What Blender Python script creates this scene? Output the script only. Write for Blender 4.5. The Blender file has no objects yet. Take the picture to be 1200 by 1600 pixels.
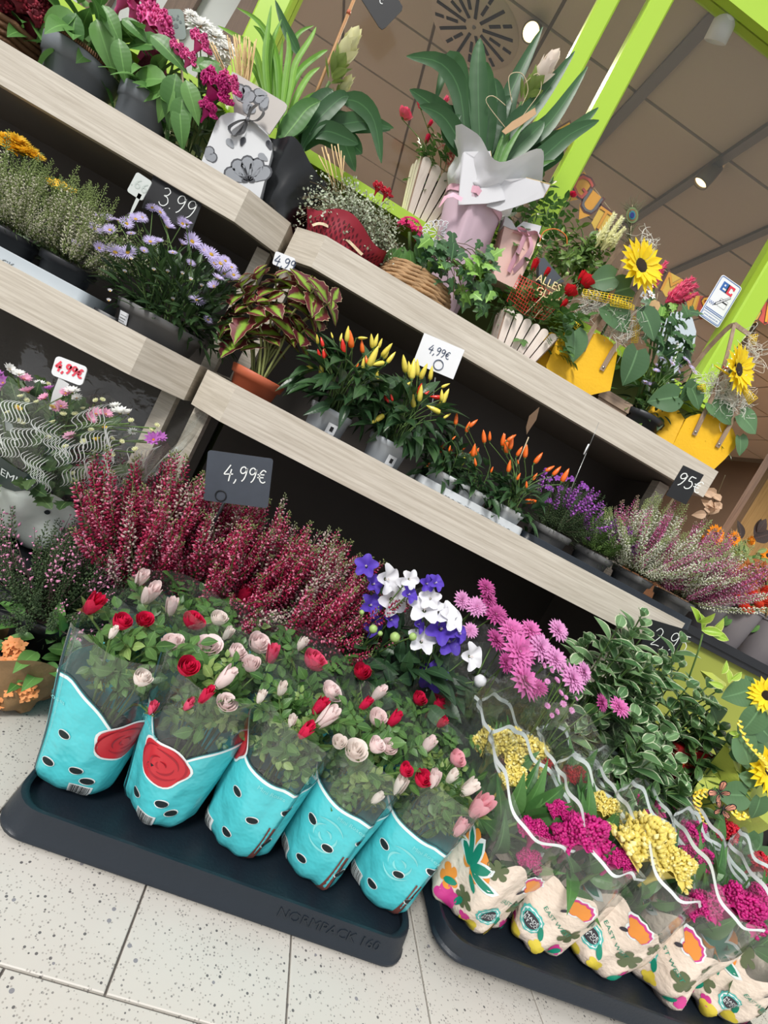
import bpy, math, random
import numpy as np
from mathutils import Vector, Matrix, noise

V = Vector
PI = math.pi
SC = bpy.context.scene
COL = SC.collection

# ---------------------------------------------------------------- camera
FPX = 810.53                                   # focal length in pixels of the 1200 x 1600 frame
YAW, PITCH, ROLL = [math.radians(a) for a in (-9.66342625, 5.75591455, 28.14580565)]
FLOOR_TURN = math.radians(0.92)
CAM = V((0, 0, 0.72))
_f = V((-math.sin(YAW) * math.cos(PITCH), math.cos(YAW) * math.cos(PITCH), -math.sin(PITCH)))
_r = V((math.cos(YAW), math.sin(YAW), 0))
_u = _r.cross(_f)
RIGHT = math.cos(ROLL) * _r + math.sin(ROLL) * _u
UP = -math.sin(ROLL) * _r + math.cos(ROLL) * _u
cd = bpy.data.cameras.new('camera')
cd.sensor_fit = 'VERTICAL'; cd.sensor_height = 36.0; cd.lens = FPX / 1600 * 36.0
cd.clip_start = 0.02; cd.clip_end = 60
cam = bpy.data.objects.new('camera', cd); COL.objects.link(cam)
cam.matrix_world = Matrix(((RIGHT.x, UP.x, -_f.x, CAM.x), (RIGHT.y, UP.y, -_f.y, CAM.y), (RIGHT.z, UP.z, -_f.z, CAM.z), (0, 0, 0, 1)))
SC.camera = cam


def ray(px, py):
    return RIGHT * ((px - 600) / FPX) - UP * ((py - 800) / FPX) + _f


def P(px, py, Y):
    d = ray(px, py); return CAM + d * (Y / d.y)


def PZ(px, py, z):
    d = ray(px, py); return CAM + d * ((z - CAM.z) / d.z)


def M_PER_PX(Y):
    return Y / _f.y / FPX


# ---------------------------------------------------------------- world, sun, exposure
w = bpy.data.worlds.new('sky'); SC.world = w; w.use_nodes = True
nt = w.node_tree; nt.nodes.clear()
o_ = nt.nodes.new('ShaderNodeOutputWorld'); b_ = nt.nodes.new('ShaderNodeBackground')
tc = nt.nodes.new('ShaderNodeTexCoord'); sx = nt.nodes.new('ShaderNodeSeparateXYZ'); rp = nt.nodes.new('ShaderNodeValToRGB')
nt.links.new(tc.outputs['Generated'], sx.inputs[0]); nt.links.new(sx.outputs['Z'], rp.inputs[0])
rp.color_ramp.elements[0].position = 0.0; rp.color_ramp.elements[0].color = (0.50, 0.52, 0.55, 1)
rp.color_ramp.elements[1].position = 0.75; rp.color_ramp.elements[1].color = (0.97, 0.99, 1.03, 1)
nt.links.new(rp.outputs[0], b_.inputs[0]); b_.inputs[1].default_value = 0.95
nt.links.new(b_.outputs[0], o_.inputs[0])
sd = bpy.data.lights.new('sun', 'SUN'); sd.energy = 2.6; sd.angle = math.radians(14); sd.color = (1, 0.97, 0.93)
sun = bpy.data.objects.new('sun', sd); COL.objects.link(sun)
sun.rotation_euler = V((0.42, 0.62, -0.66)).to_track_quat('-Z', 'Y').to_euler()
SC.view_settings.view_transform = 'Standard'; SC.view_settings.look = 'None'
SC.view_settings.exposure = 0.1; SC.view_settings.gamma = 1.0; SC.view_settings.use_curve_mapping = False
SC.cycles.transparent_max_bounces = 32
SC.cycles.max_bounces = 7; SC.cycles.diffuse_bounces = 3; SC.cycles.glossy_bounces = 2
SC.cycles.transmission_bounces = 4
SC.cycles.caustics_reflective = False; SC.cycles.caustics_refractive = False
SC.cycles.sample_clamp_indirect = 4.0

# ---------------------------------------------------------------- materials
MATS = {}


def _mat(name):
    m = bpy.data.materials.new(name); m.use_nodes = True
    n = m.node_tree.nodes; n.clear()
    out = n.new('ShaderNodeOutputMaterial')
    return m, n, m.node_tree.links, out


def lin(c):
    return tuple(((x / 255 / 12.92) if x / 255 <= 0.04045 else ((x / 255 + 0.055) / 1.055) ** 2.4) for x in c) + (1,)


def bump(n, l, bs, scale, dist, detail=3, stretch=None, coord='Object'):
    t = n.new('ShaderNodeTexCoord'); no = n.new('ShaderNodeTexNoise'); no.inputs['Scale'].default_value = scale
    no.inputs['Detail'].default_value = detail
    if stretch:
        mp = n.new('ShaderNodeMapping'); mp.inputs['Scale'].default_value = stretch
        l.new(t.outputs[coord], mp.inputs[0]); l.new(mp.outputs[0], no.inputs['Vector'])
    else:
        l.new(t.outputs[coord], no.inputs['Vector'])
    bp = n.new('ShaderNodeBump'); bp.inputs['Distance'].default_value = dist; bp.inputs['Strength'].default_value = 1
    l.new(no.outputs[0], bp.inputs['Height']); l.new(bp.outputs[0], bs.inputs['Normal'])
    return no


def plain(name, c, rough=0.5, var=0.12, vscale=30, bumpd=0.0, bscale=60, metal=0.0, spec=0.5, stretch=None, trans=0.0):
    """Principled surface with a little procedural colour variation (noise, per piece)."""
    if name in MATS: return MATS[name]
    m, n, l, out = _mat(name)
    b = n.new('ShaderNodeBsdfPrincipled'); b.inputs['Roughness'].default_value = rough; b.inputs['Metallic'].default_value = metal
    b.inputs['Specular IOR Level'].default_value = spec
    t = n.new('ShaderNodeTexCoord'); no = n.new('ShaderNodeTexNoise'); no.inputs['Scale'].default_value = vscale; no.inputs['Detail'].default_value = 4
    if stretch:
        mp = n.new('ShaderNodeMapping'); mp.inputs['Scale'].default_value = stretch
        l.new(t.outputs['Object'], mp.inputs[0]); l.new(mp.outputs[0], no.inputs['Vector'])
    else:
        l.new(t.outputs['Object'], no.inputs['Vector'])
    g = n.new('ShaderNodeNewGeometry')
    ad = n.new('ShaderNodeMath'); ad.operation = 'ADD'; l.new(no.outputs[0], ad.inputs[0])
    mu = n.new('ShaderNodeMath'); mu.operation = 'MULTIPLY_ADD'; mu.inputs[1].default_value = 0.8; mu.inputs[2].default_value = -0.4
    l.new(g.outputs['Random Per Island'], mu.inputs[0]); l.new(mu.outputs[0], ad.inputs[1])
    r = n.new('ShaderNodeValToRGB'); c1 = lin(c)
    r.color_ramp.elements[0].position = 0.1; r.color_ramp.elements[1].position = 0.9
    r.color_ramp.elements[0].color = tuple(x * (1 - var) for x in c1[:3]) + (1,)
    r.color_ramp.elements[1].color = tuple(min(1, x * (1 + var)) for x in c1[:3]) + (1,)
    l.new(ad.outputs[0], r.inputs[0]); l.new(r.outputs[0], b.inputs['Base Color'])
    if bumpd: bump(n, l, b, bscale, bumpd)
    if trans:
        tr = n.new('ShaderNodeBsdfTranslucent'); l.new(r.outputs[0], tr.inputs[0])
        mx = n.new('ShaderNodeMixShader'); mx.inputs[0].default_value = trans
        l.new(b.outputs[0], mx.inputs[1]); l.new(tr.outputs[0], mx.inputs[2]); l.new(mx.outputs[0], out.inputs[0])
    else:
        l.new(b.outputs[0], out.inputs[0])
    MATS[name] = m
    return m


def leafm(name, c1, c2, rough=0.42, margin=None, mpos=0.72, trans=0.22, center=None, rim=None):
    """Leaf: colour between c1 and c2 per leaf, midrib, optional pale margin / coloured centre (by the leaf's UV)."""
    if name in MATS: return MATS[name]
    m, n, l, out = _mat(name)
    b = n.new('ShaderNodeBsdfPrincipled'); b.inputs['Roughness'].default_value = rough
    g = n.new('ShaderNodeNewGeometry'); oi = n.new('ShaderNodeObjectInfo')
    ad = n.new('ShaderNodeMath'); ad.operation = 'ADD'; l.new(g.outputs['Random Per Island'], ad.inputs[0]); l.new(oi.outputs['Random'], ad.inputs[1])
    fr = n.new('ShaderNodeMath'); fr.operation = 'FRACT'; l.new(ad.outputs[0], fr.inputs[0])
    mx = n.new('ShaderNodeMix'); mx.data_type = 'RGBA'; mx.inputs['A'].default_value = lin(c1); mx.inputs['B'].default_value = lin(c2)
    l.new(fr.outputs[0], mx.inputs['Factor'])
    uv = n.new('ShaderNodeUVMap'); uv.uv_map = 'uv'
    sp = n.new('ShaderNodeSeparateXYZ'); l.new(uv.outputs[0], sp.inputs[0])
    v1 = n.new('ShaderNodeMath'); v1.operation = 'MULTIPLY_ADD'; v1.inputs[1].default_value = 2; v1.inputs[2].default_value = -1; l.new(sp.outputs['Y'], v1.inputs[0])
    av = n.new('ShaderNodeMath'); av.operation = 'ABSOLUTE'; l.new(v1.outputs[0], av.inputs[0])
    no = n.new('ShaderNodeTexNoise'); no.inputs['Scale'].default_value = 4; l.new(uv.outputs[0], no.inputs['Vector'])
    nn = n.new('ShaderNodeMath'); nn.operation = 'MULTIPLY_ADD'; nn.inputs[1].default_value = 0.35; nn.inputs[2].default_value = -0.17; l.new(no.outputs[0], nn.inputs[0])
    avn = n.new('ShaderNodeMath'); avn.operation = 'ADD'; l.new(av.outputs[0], avn.inputs[0]); l.new(nn.outputs[0], avn.inputs[1])
    cur = mx.outputs['Result']

    def blend(col, lo, hi, src, cur):
        rr = n.new('ShaderNodeMapRange'); rr.inputs['From Min'].default_value = lo; rr.inputs['From Max'].default_value = hi
        l.new(src, rr.inputs['Value'])
        q = n.new('ShaderNodeMix'); q.data_type = 'RGBA'; q.inputs['B'].default_value = lin(col)
        l.new(rr.outputs[0], q.inputs['Factor']); l.new(cur, q.inputs['A']); return q.outputs['Result']
    if center: cur = blend(center, 0.46, 0.16, avn.outputs[0], cur)
    else: cur = blend(tuple(min(255, x * 1.10 + 8) for x in c2), 0.09, 0.02, av.outputs[0], cur)
    if margin: cur = blend(margin, mpos, mpos + 0.12, avn.outputs[0], cur)
    if rim: cur = blend(rim, 0.9, 0.97, av.outputs[0], cur)
    l.new(cur, b.inputs['Base Color'])
    tr = n.new('ShaderNodeBsdfTranslucent'); l.new(cur, tr.inputs[0])
    ms = n.new('ShaderNodeMixShader'); ms.inputs[0].default_value = trans
    wv = n.new('ShaderNodeTexWave'); wv.inputs['Scale'].default_value = 3.2; wv.inputs['Distortion'].default_value = 1.5; l.new(uv.outputs[0], wv.inputs['Vector'])
    bp = n.new('ShaderNodeBump'); bp.inputs['Strength'].default_value = 0.10; bp.inputs['Distance'].default_value = 0.001
    l.new(wv.outputs[1], bp.inputs['Height']); l.new(bp.outputs[0], b.inputs['Normal'])
    l.new(b.outputs[0], ms.inputs[1]); l.new(tr.outputs[0], ms.inputs[2]); l.new(ms.outputs[0], out.inputs[0])
    MATS[name] = m
    return m


def film(name, tint=(250, 252, 251), haze=0.03, gloss=0.5, rough=0.09, wr=0.004, wscale=14, base=0.035):
    """Clear plastic film: transparent, a faint milky haze, wrinkled sheen."""
    if name in MATS: return MATS[name]
    m, n, l, out = _mat(name)
    tr = n.new('ShaderNodeBsdfTransparent'); tr.inputs[0].default_value = lin(tint)
    gl = n.new('ShaderNodeBsdfGlossy'); gl.inputs['Roughness'].default_value = rough
    di = n.new('ShaderNodeBsdfDiffuse'); di.inputs[0].default_value = (0.85, 0.88, 0.88, 1)
    if wr: bump(n, l, gl, wscale, wr, detail=4)
    lw = n.new('ShaderNodeLayerWeight'); lw.inputs[0].default_value = 0.5
    pw = n.new('ShaderNodeMath'); pw.operation = 'POWER'; pw.inputs[1].default_value = 3.5; l.new(lw.outputs['Facing'], pw.inputs[0])
    f2 = n.new('ShaderNodeMath'); f2.operation = 'MULTIPLY_ADD'; f2.inputs[1].default_value = gloss; f2.inputs[2].default_value = base + 0.05 * gloss; f2.use_clamp = True; l.new(pw.outputs[0], f2.inputs[0])
    m1 = n.new('ShaderNodeMixShader'); m1.inputs[0].default_value = haze; l.new(tr.outputs[0], m1.inputs[1]); l.new(di.outputs[0], m1.inputs[2])
    m2 = n.new('ShaderNodeMixShader'); l.new(f2.outputs[0], m2.inputs[0]); l.new(m1.outputs[0], m2.inputs[1]); l.new(gl.outputs[0], m2.inputs[2])
    l.new(m2.outputs[0], out.inputs[0])
    MATS[name] = m
    return m


def glow(name, c, s):
    m, n, l, out = _mat(name)
    e = n.new('ShaderNodeEmission'); e.inputs[0].default_value = lin(c); e.inputs[1].default_value = s
    l.new(e.outputs[0], out.inputs[0]); MATS[name] = m
    return m


def wood(name, c1, c2, axis='X', rough=0.55, s=1.0):
    if name in MATS: return MATS[name]
    m, n, l, out = _mat(name)
    b = n.new('ShaderNodeBsdfPrincipled'); b.inputs['Roughness'].default_value = rough
    t = n.new('ShaderNodeTexCoord'); mp = n.new('ShaderNodeMapping')
    st = {'X': (2.2, 30, 60), 'Y': (30, 2.2, 60), 'Z': (40, 40, 2.2), 'D': (3, 3, 60)}[axis]
    mp.inputs['Scale'].default_value = tuple(x * s for x in st)
    l.new(t.outputs['Object'], mp.inputs[0])
    no = n.new('ShaderNodeTexNoise'); no.inputs['Scale'].default_value = 2.2; no.inputs['Detail'].default_value = 7; no.inputs['Roughness'].default_value = 0.65
    no.inputs['Distortion'].default_value = 0.6
    l.new(mp.outputs[0], no.inputs['Vector'])
    r = n.new('ShaderNodeValToRGB'); r.color_ramp.elements[0].position = 0.33; r.color_ramp.elements[1].position = 0.66
    r.color_ramp.elements[0].color = lin(c1); r.color_ramp.elements[1].color = lin(c2)
    l.new(no.outputs[0], r.inputs[0]); l.new(r.outputs[0], b.inputs['Base Color'])
    bp = n.new('ShaderNodeBump'); bp.inputs['Distance'].default_value = 0.0006; bp.inputs['Strength'].default_value = 0.5
    l.new(no.outputs[0], bp.inputs['Height']); l.new(bp.outputs[0], b.inputs['Normal'])
    l.new(b.outputs[0], out.inputs[0]); MATS[name] = m
    return m


def terrazzo(name, base):
    m, n, l, out = _mat(name)
    b = n.new('ShaderNodeBsdfPrincipled'); b.inputs['Roughness'].default_value = 0.42
    t = n.new('ShaderNodeTexCoord')
    cur = None
    oi = n.new('ShaderNodeObjectInfo')
    sh = n.new('ShaderNodeVectorMath'); sh.operation = 'ADD'
    mm = n.new('ShaderNodeVectorMath'); mm.operation = 'SCALE'; mm.inputs[0].default_value = (7, 13, 5); l.new(oi.outputs['Random'], mm.inputs['Scale'])
    l.new(t.outputs['Object'], sh.inputs[0]); l.new(mm.outputs[0], sh.inputs[1])
    no = n.new('ShaderNodeTexNoise'); no.inputs['Scale'].default_value = 6; no.inputs['Detail'].default_value = 5; l.new(sh.outputs[0], no.inputs['Vector'])
    mx = n.new('ShaderNodeMix'); mx.data_type = 'RGBA'; c = lin(base)
    mx.inputs['A'].default_value = tuple(x * 0.92 for x in c[:3]) + (1,); mx.inputs['B'].default_value = tuple(x * 1.06 for x in c[:3]) + (1,)
    l.new(no.outputs[0], mx.inputs['Factor']); cur = mx.outputs['Result']
    for sc, th, keep, col in ((190, 0.26, 0.22, (140, 136, 132)), (120, 0.24, 0.12, (104, 101, 100)), (260, 0.32, 0.34, (172, 166, 158)), (75, 0.22, 0.05, (140, 138, 142))):
        vo = n.new('ShaderNodeTexVoronoi'); vo.inputs['Scale'].default_value = sc; l.new(sh.outputs[0], vo.inputs['Vector'])
        lt = n.new('ShaderNodeMath'); lt.operation = 'LESS_THAN'; lt.inputs[1].default_value = th; l.new(vo.outputs['Distance'], lt.inputs[0])
        se = n.new('ShaderNodeSeparateColor'); l.new(vo.outputs['Color'], se.inputs[0])
        l2 = n.new('ShaderNodeMath'); l2.operation = 'LESS_THAN'; l2.inputs[1].default_value = keep; l.new(se.outputs[0], l2.inputs[0])
        mu = n.new('ShaderNodeMath'); mu.operation = 'MULTIPLY'; l.new(lt.outputs[0], mu.inputs[0]); l.new(l2.outputs[0], mu.inputs[1])
        q = n.new('ShaderNodeMix'); q.data_type = 'RGBA'; q.inputs['B'].default_value = lin(col)
        l.new(mu.outputs[0], q.inputs['Factor']); l.new(cur, q.inputs['A']); cur = q.outputs['Result']
    l.new(cur, b.inputs['Base Color']); l.new(b.outputs[0], out.inputs[0]); MATS[name] = m
    return m


# ---------------------------------------------------------------- mesh helpers
class MB:
    """Collects vertices and faces of one mesh."""

    def __init__(s):
        s.v = []; s.f = []; s.mi = []; s.uv = {}

    def add(s, vs, fs, mi=0, uv=None):
        o = len(s.v); s.v.extend([tuple(x) for x in vs])
        for k, f in enumerate(fs):
            s.f.append(tuple(i + o for i in f)); s.mi.append(mi if isinstance(mi, int) else mi[k])
        if uv is not None:
            for i, q in enumerate(uv): s.uv[o + i] = q
        return s

    def tmpl(s, t, M, off=0):
        M = np.array(M); vv = t.np @ M[:3, :3].T + M[:3, 3]
        return s.add(vv.tolist(), t.f, [m + off for m in t.mi] if t.f else 0, t.uvl)

    def grid(s, fn, nu, nv, mi=0, closed=False, uv=True):
        vs = []; uvs = []
        for i in range(nu + (0 if closed else 1)):
            for j in range(nv + 1):
                vs.append(fn(i / nu, j / nv)); uvs.append((i / nu, j / nv))
        fs = []
        W = nv + 1; NU = nu if closed else nu + 1
        for i in range(nu):
            for j in range(nv):
                a = i * W + j; b = ((i + 1) % NU) * W + j
                fs.append((a, b, b + 1, a + 1))
        return s.add(vs, fs, mi, uvs)

    def tube(s, pts, r, n=5, mi=0, cap=True):
        pts = [V(p) for p in pts]
        k = len(pts); rs = r if isinstance(r, (list, tuple)) else [r] * k
        vs = []; a = None
        for i, p in enumerate(pts):
            d = (pts[min(i + 1, k - 1)] - pts[max(i - 1, 0)])
            d = d.normalized() if d.length > 1e-9 else V((0, 0, 1))
            if a is None:
                a = d.orthogonal().normalized()
            else:
                a = a - d * a.dot(d); a = a.normalized() if a.length > 1e-6 else d.orthogonal().normalized()
            b = d.cross(a)
            for q in range(n):
                t = 2 * PI * q / n; vs.append(p + (a * math.cos(t) + b * math.sin(t)) * rs[i])
        fs = []
        for i in range(k - 1):
            for q in range(n):
                fs.append((i * n + q, i * n + (q + 1) % n, (i + 1) * n + (q + 1) % n, (i + 1) * n + q))
        if cap:
            fs.append(tuple(range(n - 1, -1, -1))); fs.append(tuple((k - 1) * n + q for q in range(n)))
        return s.add(vs, fs, mi)

    def lathe(s, prof, n=24, c=(0, 0, 0), mi=0, sx=1.0, sy=1.0, cap=False):
        vs = []; fs = []; k = len(prof)
        for q in range(n):
            t = 2 * PI * q / n
            for (r, z) in prof: vs.append((c[0] + r * math.cos(t) * sx, c[1] + r * math.sin(t) * sy, c[2] + z))
        for q in range(n):
            for i in range(k - 1):
                a = q * k + i; b = ((q + 1) % n) * k + i
                fs.append((a, b, b + 1, a + 1))
        if cap:
            fs.append(tuple(q * k for q in range(n - 1, -1, -1))); fs.append(tuple(q * k + k - 1 for q in range(n)))
        return s.add(vs, fs, mi)

    def box(s, lo, hi, mi=0):
        x0, y0, z0 = lo; x1, y1, z1 = hi
        return s.add([(x0, y0, z0), (x1, y0, z0), (x1, y1, z0), (x0, y1, z0), (x0, y0, z1), (x1, y0, z1), (x1, y1, z1), (x0, y1, z1)],
                     [(0, 3, 2, 1), (4, 5, 6, 7), (0, 1, 5, 4), (1, 2, 6, 5), (2, 3, 7, 6), (3, 0, 4, 7)], mi)

    def prism(s, poly, ax, mi=0):
        """Extrude the 3-D polygon by the vector ax (both caps)."""
        n = len(poly); a = V(ax)
        vs = [V(p) for p in poly] + [V(p) + a for p in poly]
        return s.add(vs, [tuple(range(n)), tuple(range(2 * n - 1, n - 1, -1))] + [(i, i + n, (i + 1) % n + n, (i + 1) % n) for i in range(n)], mi)

    def strip(s, pts, wid, side, mi=0, uv=True, fold=0.0):
        """Flat ribbon along pts; side = direction of its width (vector or list)."""
        k = len(pts); vs = []; fs = []; uvs = []
        for i, p in enumerate(pts):
            p = V(p); d = V(pts[min(i + 1, k - 1)]) - V(pts[max(i - 1, 0)])
            sd_ = V(side[i] if isinstance(side, list) else side); d = d.normalized() if d.length > 1e-9 else V((1, 0, 0))
            q = sd_ - d * sd_.dot(d); q = q.normalized() if q.length > 1e-6 else d.orthogonal().normalized()
            nn = d.cross(q); ww = wid[i] if isinstance(wid, (list, tuple)) else wid
            vs += [p - q * ww * 0.5 + nn * fold * ww, p, p + q * ww * 0.5 + nn * fold * ww]
            uvs += [(i / (k - 1), 0), (i / (k - 1), 0.5), (i / (k - 1), 1)]
        for i in range(k - 1):
            a = i * 3; fs += [(a, a + 1, a + 4, a + 3), (a + 1, a + 2, a + 5, a + 4)]
        return s.add(vs, fs, mi, uvs)

    def mesh(s, name, mats, smooth=True):
        me = bpy.data.meshes.new(name); me.from_pydata(s.v, [], s.f)
        for m in mats: me.materials.append(m)
        if len(mats) > 1: me.polygons.foreach_set('material_index', s.mi)
        if s.uv:
            L = me.uv_layers.new(name='uv'); n = len(me.loops); vi = np.empty(n, dtype=np.int32)
            me.loops.foreach_get('vertex_index', vi)
            arr = np.zeros((len(s.v), 2), dtype=np.float32)
            for i, q in s.uv.items(): arr[i] = q
            L.data.foreach_set('uv', arr[vi].ravel())
        me.polygons.foreach_set('use_smooth', [smooth] * len(me.polygons))
        me.update()
        return me

    def build(s, name, mats, parent=None, smooth=True, loc=None, kind=None, label=None, flat_angle=None):
        if not isinstance(mats, (list, tuple)): mats = [mats]
        me = s.mesh(name, mats, smooth)
        if smooth and flat_angle:
            me.set_sharp_from_angle(angle=math.radians(flat_angle))
        o = bpy.data.objects.new(name, me); COL.objects.link(o)
        if parent is not None: o.parent = parent
        if loc is not None: o.location = loc
        if kind: o['kind'] = kind
        if label: o['label'] = label
        return o


class T:
    """A template shape: numpy vertices, faces, UVs; becomes one shared mesh or is merged into an MB."""

    def __init__(s, mb, name, mats, smooth=True):
        s.np = np.array(mb.v, dtype=float); s.f = mb.f; s.mi = mb.mi
        s.uvl = [mb.uv.get(i, (0.5, 0.5)) for i in range(len(mb.v))] if mb.uv else None
        s.mb = mb; s.name = name; s.mats = mats; s.me = None; s.smooth = smooth

    def put(s, name, parent, M, label=None):
        if s.me is None: s.me = s.mb.mesh(s.name, s.mats, s.smooth)
        o = bpy.data.objects.new(name, s.me); COL.objects.link(o); o.parent = parent; o.matrix_basis = M
        if label: o['label'] = label
        return o


def thing(name, label, cat, loc=(0, 0, 0), rz=0.0, group=None):
    o = bpy.data.objects.new(name, None); COL.objects.link(o); o.empty_display_size = 0.03
    o.location = loc; o.rotation_euler = (0, 0, rz); o['label'] = label; o['category'] = cat
    if group: o['group'] = group
    return o


def tag(o, label, cat, group=None):
    o['label'] = label; o['category'] = cat
    if group: o['group'] = group
    return o


def struct(o):
    o['kind'] = 'structure'; return o


def MX(loc, d, n=(0, 0, 1), s=1.0, sy=None):
    """X along d, Z towards n."""
    d = V(d).normalized(); n = V(n); n = n - d * n.dot(d)
    n = n.normalized() if n.length > 1e-5 else d.orthogonal().normalized()
    y = n.cross(d); sy = s if sy is None else sy
    return Matrix(((d.x * s, y.x * sy, n.x * s, loc[0]), (d.y * s, y.y * sy, n.y * s, loc[1]), (d.z * s, y.z * sy, n.z * s, loc[2]), (0, 0, 0, 1)))


def MZ(loc, d, rot=0.0, s=1.0):
    """Z along d, turned by rot about it."""
    d = V(d).normalized(); a = d.orthogonal().normalized(); b = d.cross(a)
    x = a * math.cos(rot) + b * math.sin(rot); y = d.cross(x)
    return Matrix(((x.x * s, y.x * s, d.x * s, loc[0]), (x.y * s, y.y * s, d.y * s, loc[1]), (x.z * s, y.z * s, d.z * s, loc[2]), (0, 0, 0, 1)))


def rdir(R, zmin=-1.0):
    while True:
        v = V((R.uniform(-1, 1), R.uniform(-1, 1), R.uniform(-1, 1)))
        if 0.05 < v.length < 1 and v.z / v.length >= zmin: return v.normalized()


def smooth_path(pts, n=4):
    pts = [V(p) for p in pts]; out = []
    for i in range(len(pts) - 1):
        p0 = pts[max(i - 1, 0)]; p1 = pts[i]; p2 = pts[i + 1]; p3 = pts[min(i + 2, len(pts) - 1)]
        for k in range(n):
            t = k / n
            out.append(0.5 * ((2 * p1) + (p2 - p0) * t + (2 * p0 - 5 * p1 + 4 * p2 - p3) * t * t + (3 * p1 - p0 - 3 * p2 + p3) * t ** 3))
    out.append(pts[-1]); return out


# ---------------------------------------------------------------- plant templates
def leaf_mb(L=1.0, W=0.5, peak=0.4, n=6, fold=0.12, curl=0.25, wave=0.0, serr=0.0, heart=0.0, tip=1.0, mi=0, stalk=0.0, mb=None, M=None):
    mb = mb or MB(); vs = []; uvs = []; fs = []
    for i in range(n + 1):
        t = i / n
        if t < peak: h = math.sin(PI / 2 * (t / peak)) ** (0.7 if heart == 0 else 0.35)
        else: h = math.cos(PI / 2 * ((t - peak) / (1 - peak))) ** tip
        if i == 0 and heart: h = 0.45
        h = max(h, 0.02)
        if serr and 0 < i < n: h *= 1 + serr * (1 if i % 2 else -1)
        hw = W / 2 * h; x = L * (t + stalk); z = -curl * L * t * t
        for k, sgn in enumerate((-1, -0.5, 0, 0.5, 1)):
            zz = z + fold * hw * abs(sgn) * 1.6 + wave * L * math.sin(t * 9 + sgn * 2) * abs(sgn)
            xx = x - heart * L * 0.22 * abs(sgn) * max(0, 1 - t * 3.0)
            vs.append((xx, hw * sgn, zz)); uvs.append((t, 0.5 + sgn * 0.5))
    for i in range(n):
        for k in range(4):
            a = i * 5 + k; fs.append((a, a + 5, a + 6, a + 1))
    if M is not None: vs = [M @ V(v) for v in vs]
    mb.add(vs, fs, mi, uvs)
    return mb


def compound_mb(n=5, L=0.034):
    """Rose leaf: five leaflets on a stalk."""
    mb = MB(); mb.tube([(0, 0, 0), (L * 0.9, 0, -0.001), (L * 1.5, 0, -0.004)], [0.0009, 0.0008, 0.0005], 3, 1)
    spots = [(1.45, 0, 1.0), (0.95, 1, 0.9), (0.95, -1, 0.9), (0.42, 1, 0.72), (0.42, -1, 0.72)][:n]
    for x, sd_, s in spots:
        a = sd_ * math.radians(62)
        M = Matrix.Translation((x * L, 0, -0.002)) @ Matrix.Rotation(a, 4, 'Z') @ Matrix.Rotation(0.15 * sd_, 4, 'X')
        leaf_mb(L * s, L * s * 0.64, 0.45, 6, 0.12, 0.22, 0, 0.04, mb=mb, M=M)
    return mb


def petal_cup(mb, ang, r0, r1, z0, z1, wid, tilt, mi, n=4, curl=0.0, pinch=0.0):
    """One petal: a curved patch standing on radius r0, opening to r1 at height z1, rim curling out."""
    def fn(u, t):
        s = (u - 0.5) * 2
        ww = wid * (0.35 + 0.65 * math.sin(PI * min(1, t * 0.75 + 0.08))) * (1 - pinch * t * t)
        r = r0 + (r1 - r0) * math.sin(min(t * 1.25, 1) * PI / 2) ** 0.9 - 0.10 * r1 * max(0, t - 0.55) + curl * max(0, t - 0.7) * 3
        z = z0 + (z1 - z0) * (t - 0.12 * s * s * t) - curl * max(0, t - 0.8) * 2
        a = ang + s * ww
        return (r * math.cos(a), r * math.sin(a), z)
    mb.grid(fn, n, n, mi)


def rose_mb(opn=0.7, seed=0):
    """Unit rose bloom, about 2 wide, stem end at the origin; sepals are material 1."""
    R = random.Random(seed); mb = MB(); k = 0
    H = 1.5 - 0.4 * opn
    rings = [(3, 0.04, 0.14), (4, 0.14, 0.28), (4, 0.26, 0.42), (5, 0.40, 0.60), (5, 0.5, 0.78)]
    rings = rings[:3 if opn < 0.35 else 5]
    for q, (n, a, b) in enumerate(rings):
        for j in range(n):
            k += 1
            ang = 2.4 * k + R.uniform(-.15, .15)
            b2 = b * (0.72 + 0.36 * opn) if opn >= 0.35 else b * 0.85
            petal_cup(mb, ang, a * 0.75, b2, 0.12, H * (1 - 0.085 * q * (0.4 + 0.6 * opn)) + R.uniform(-.05, .05), 1.25 - 0.1 * q, 0, 0, 4, 0.10 * opn * (q > 2) + 0.02, 0.35 if opn < 0.35 else 0.0)
    for j in range(5):
        a = j * 2 * PI / 5
        M = Matrix.Rotation(a, 4, 'Z') @ Matrix.Translation((0.16, 0, 0.1)) @ Matrix.Rotation(-1.0 + 0.5 * opn, 4, 'Y')
        leaf_mb(0.62, 0.26, 0.3, 3, 0.2, 0.3, mi=1, mb=mb, M=M)
    mb.lathe([(0.0, -0.05), (0.1, -0.02), (0.17, 0.1), (0.16, 0.24), (0.06, 0.3)], 7, mi=1)
    return mb


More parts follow.
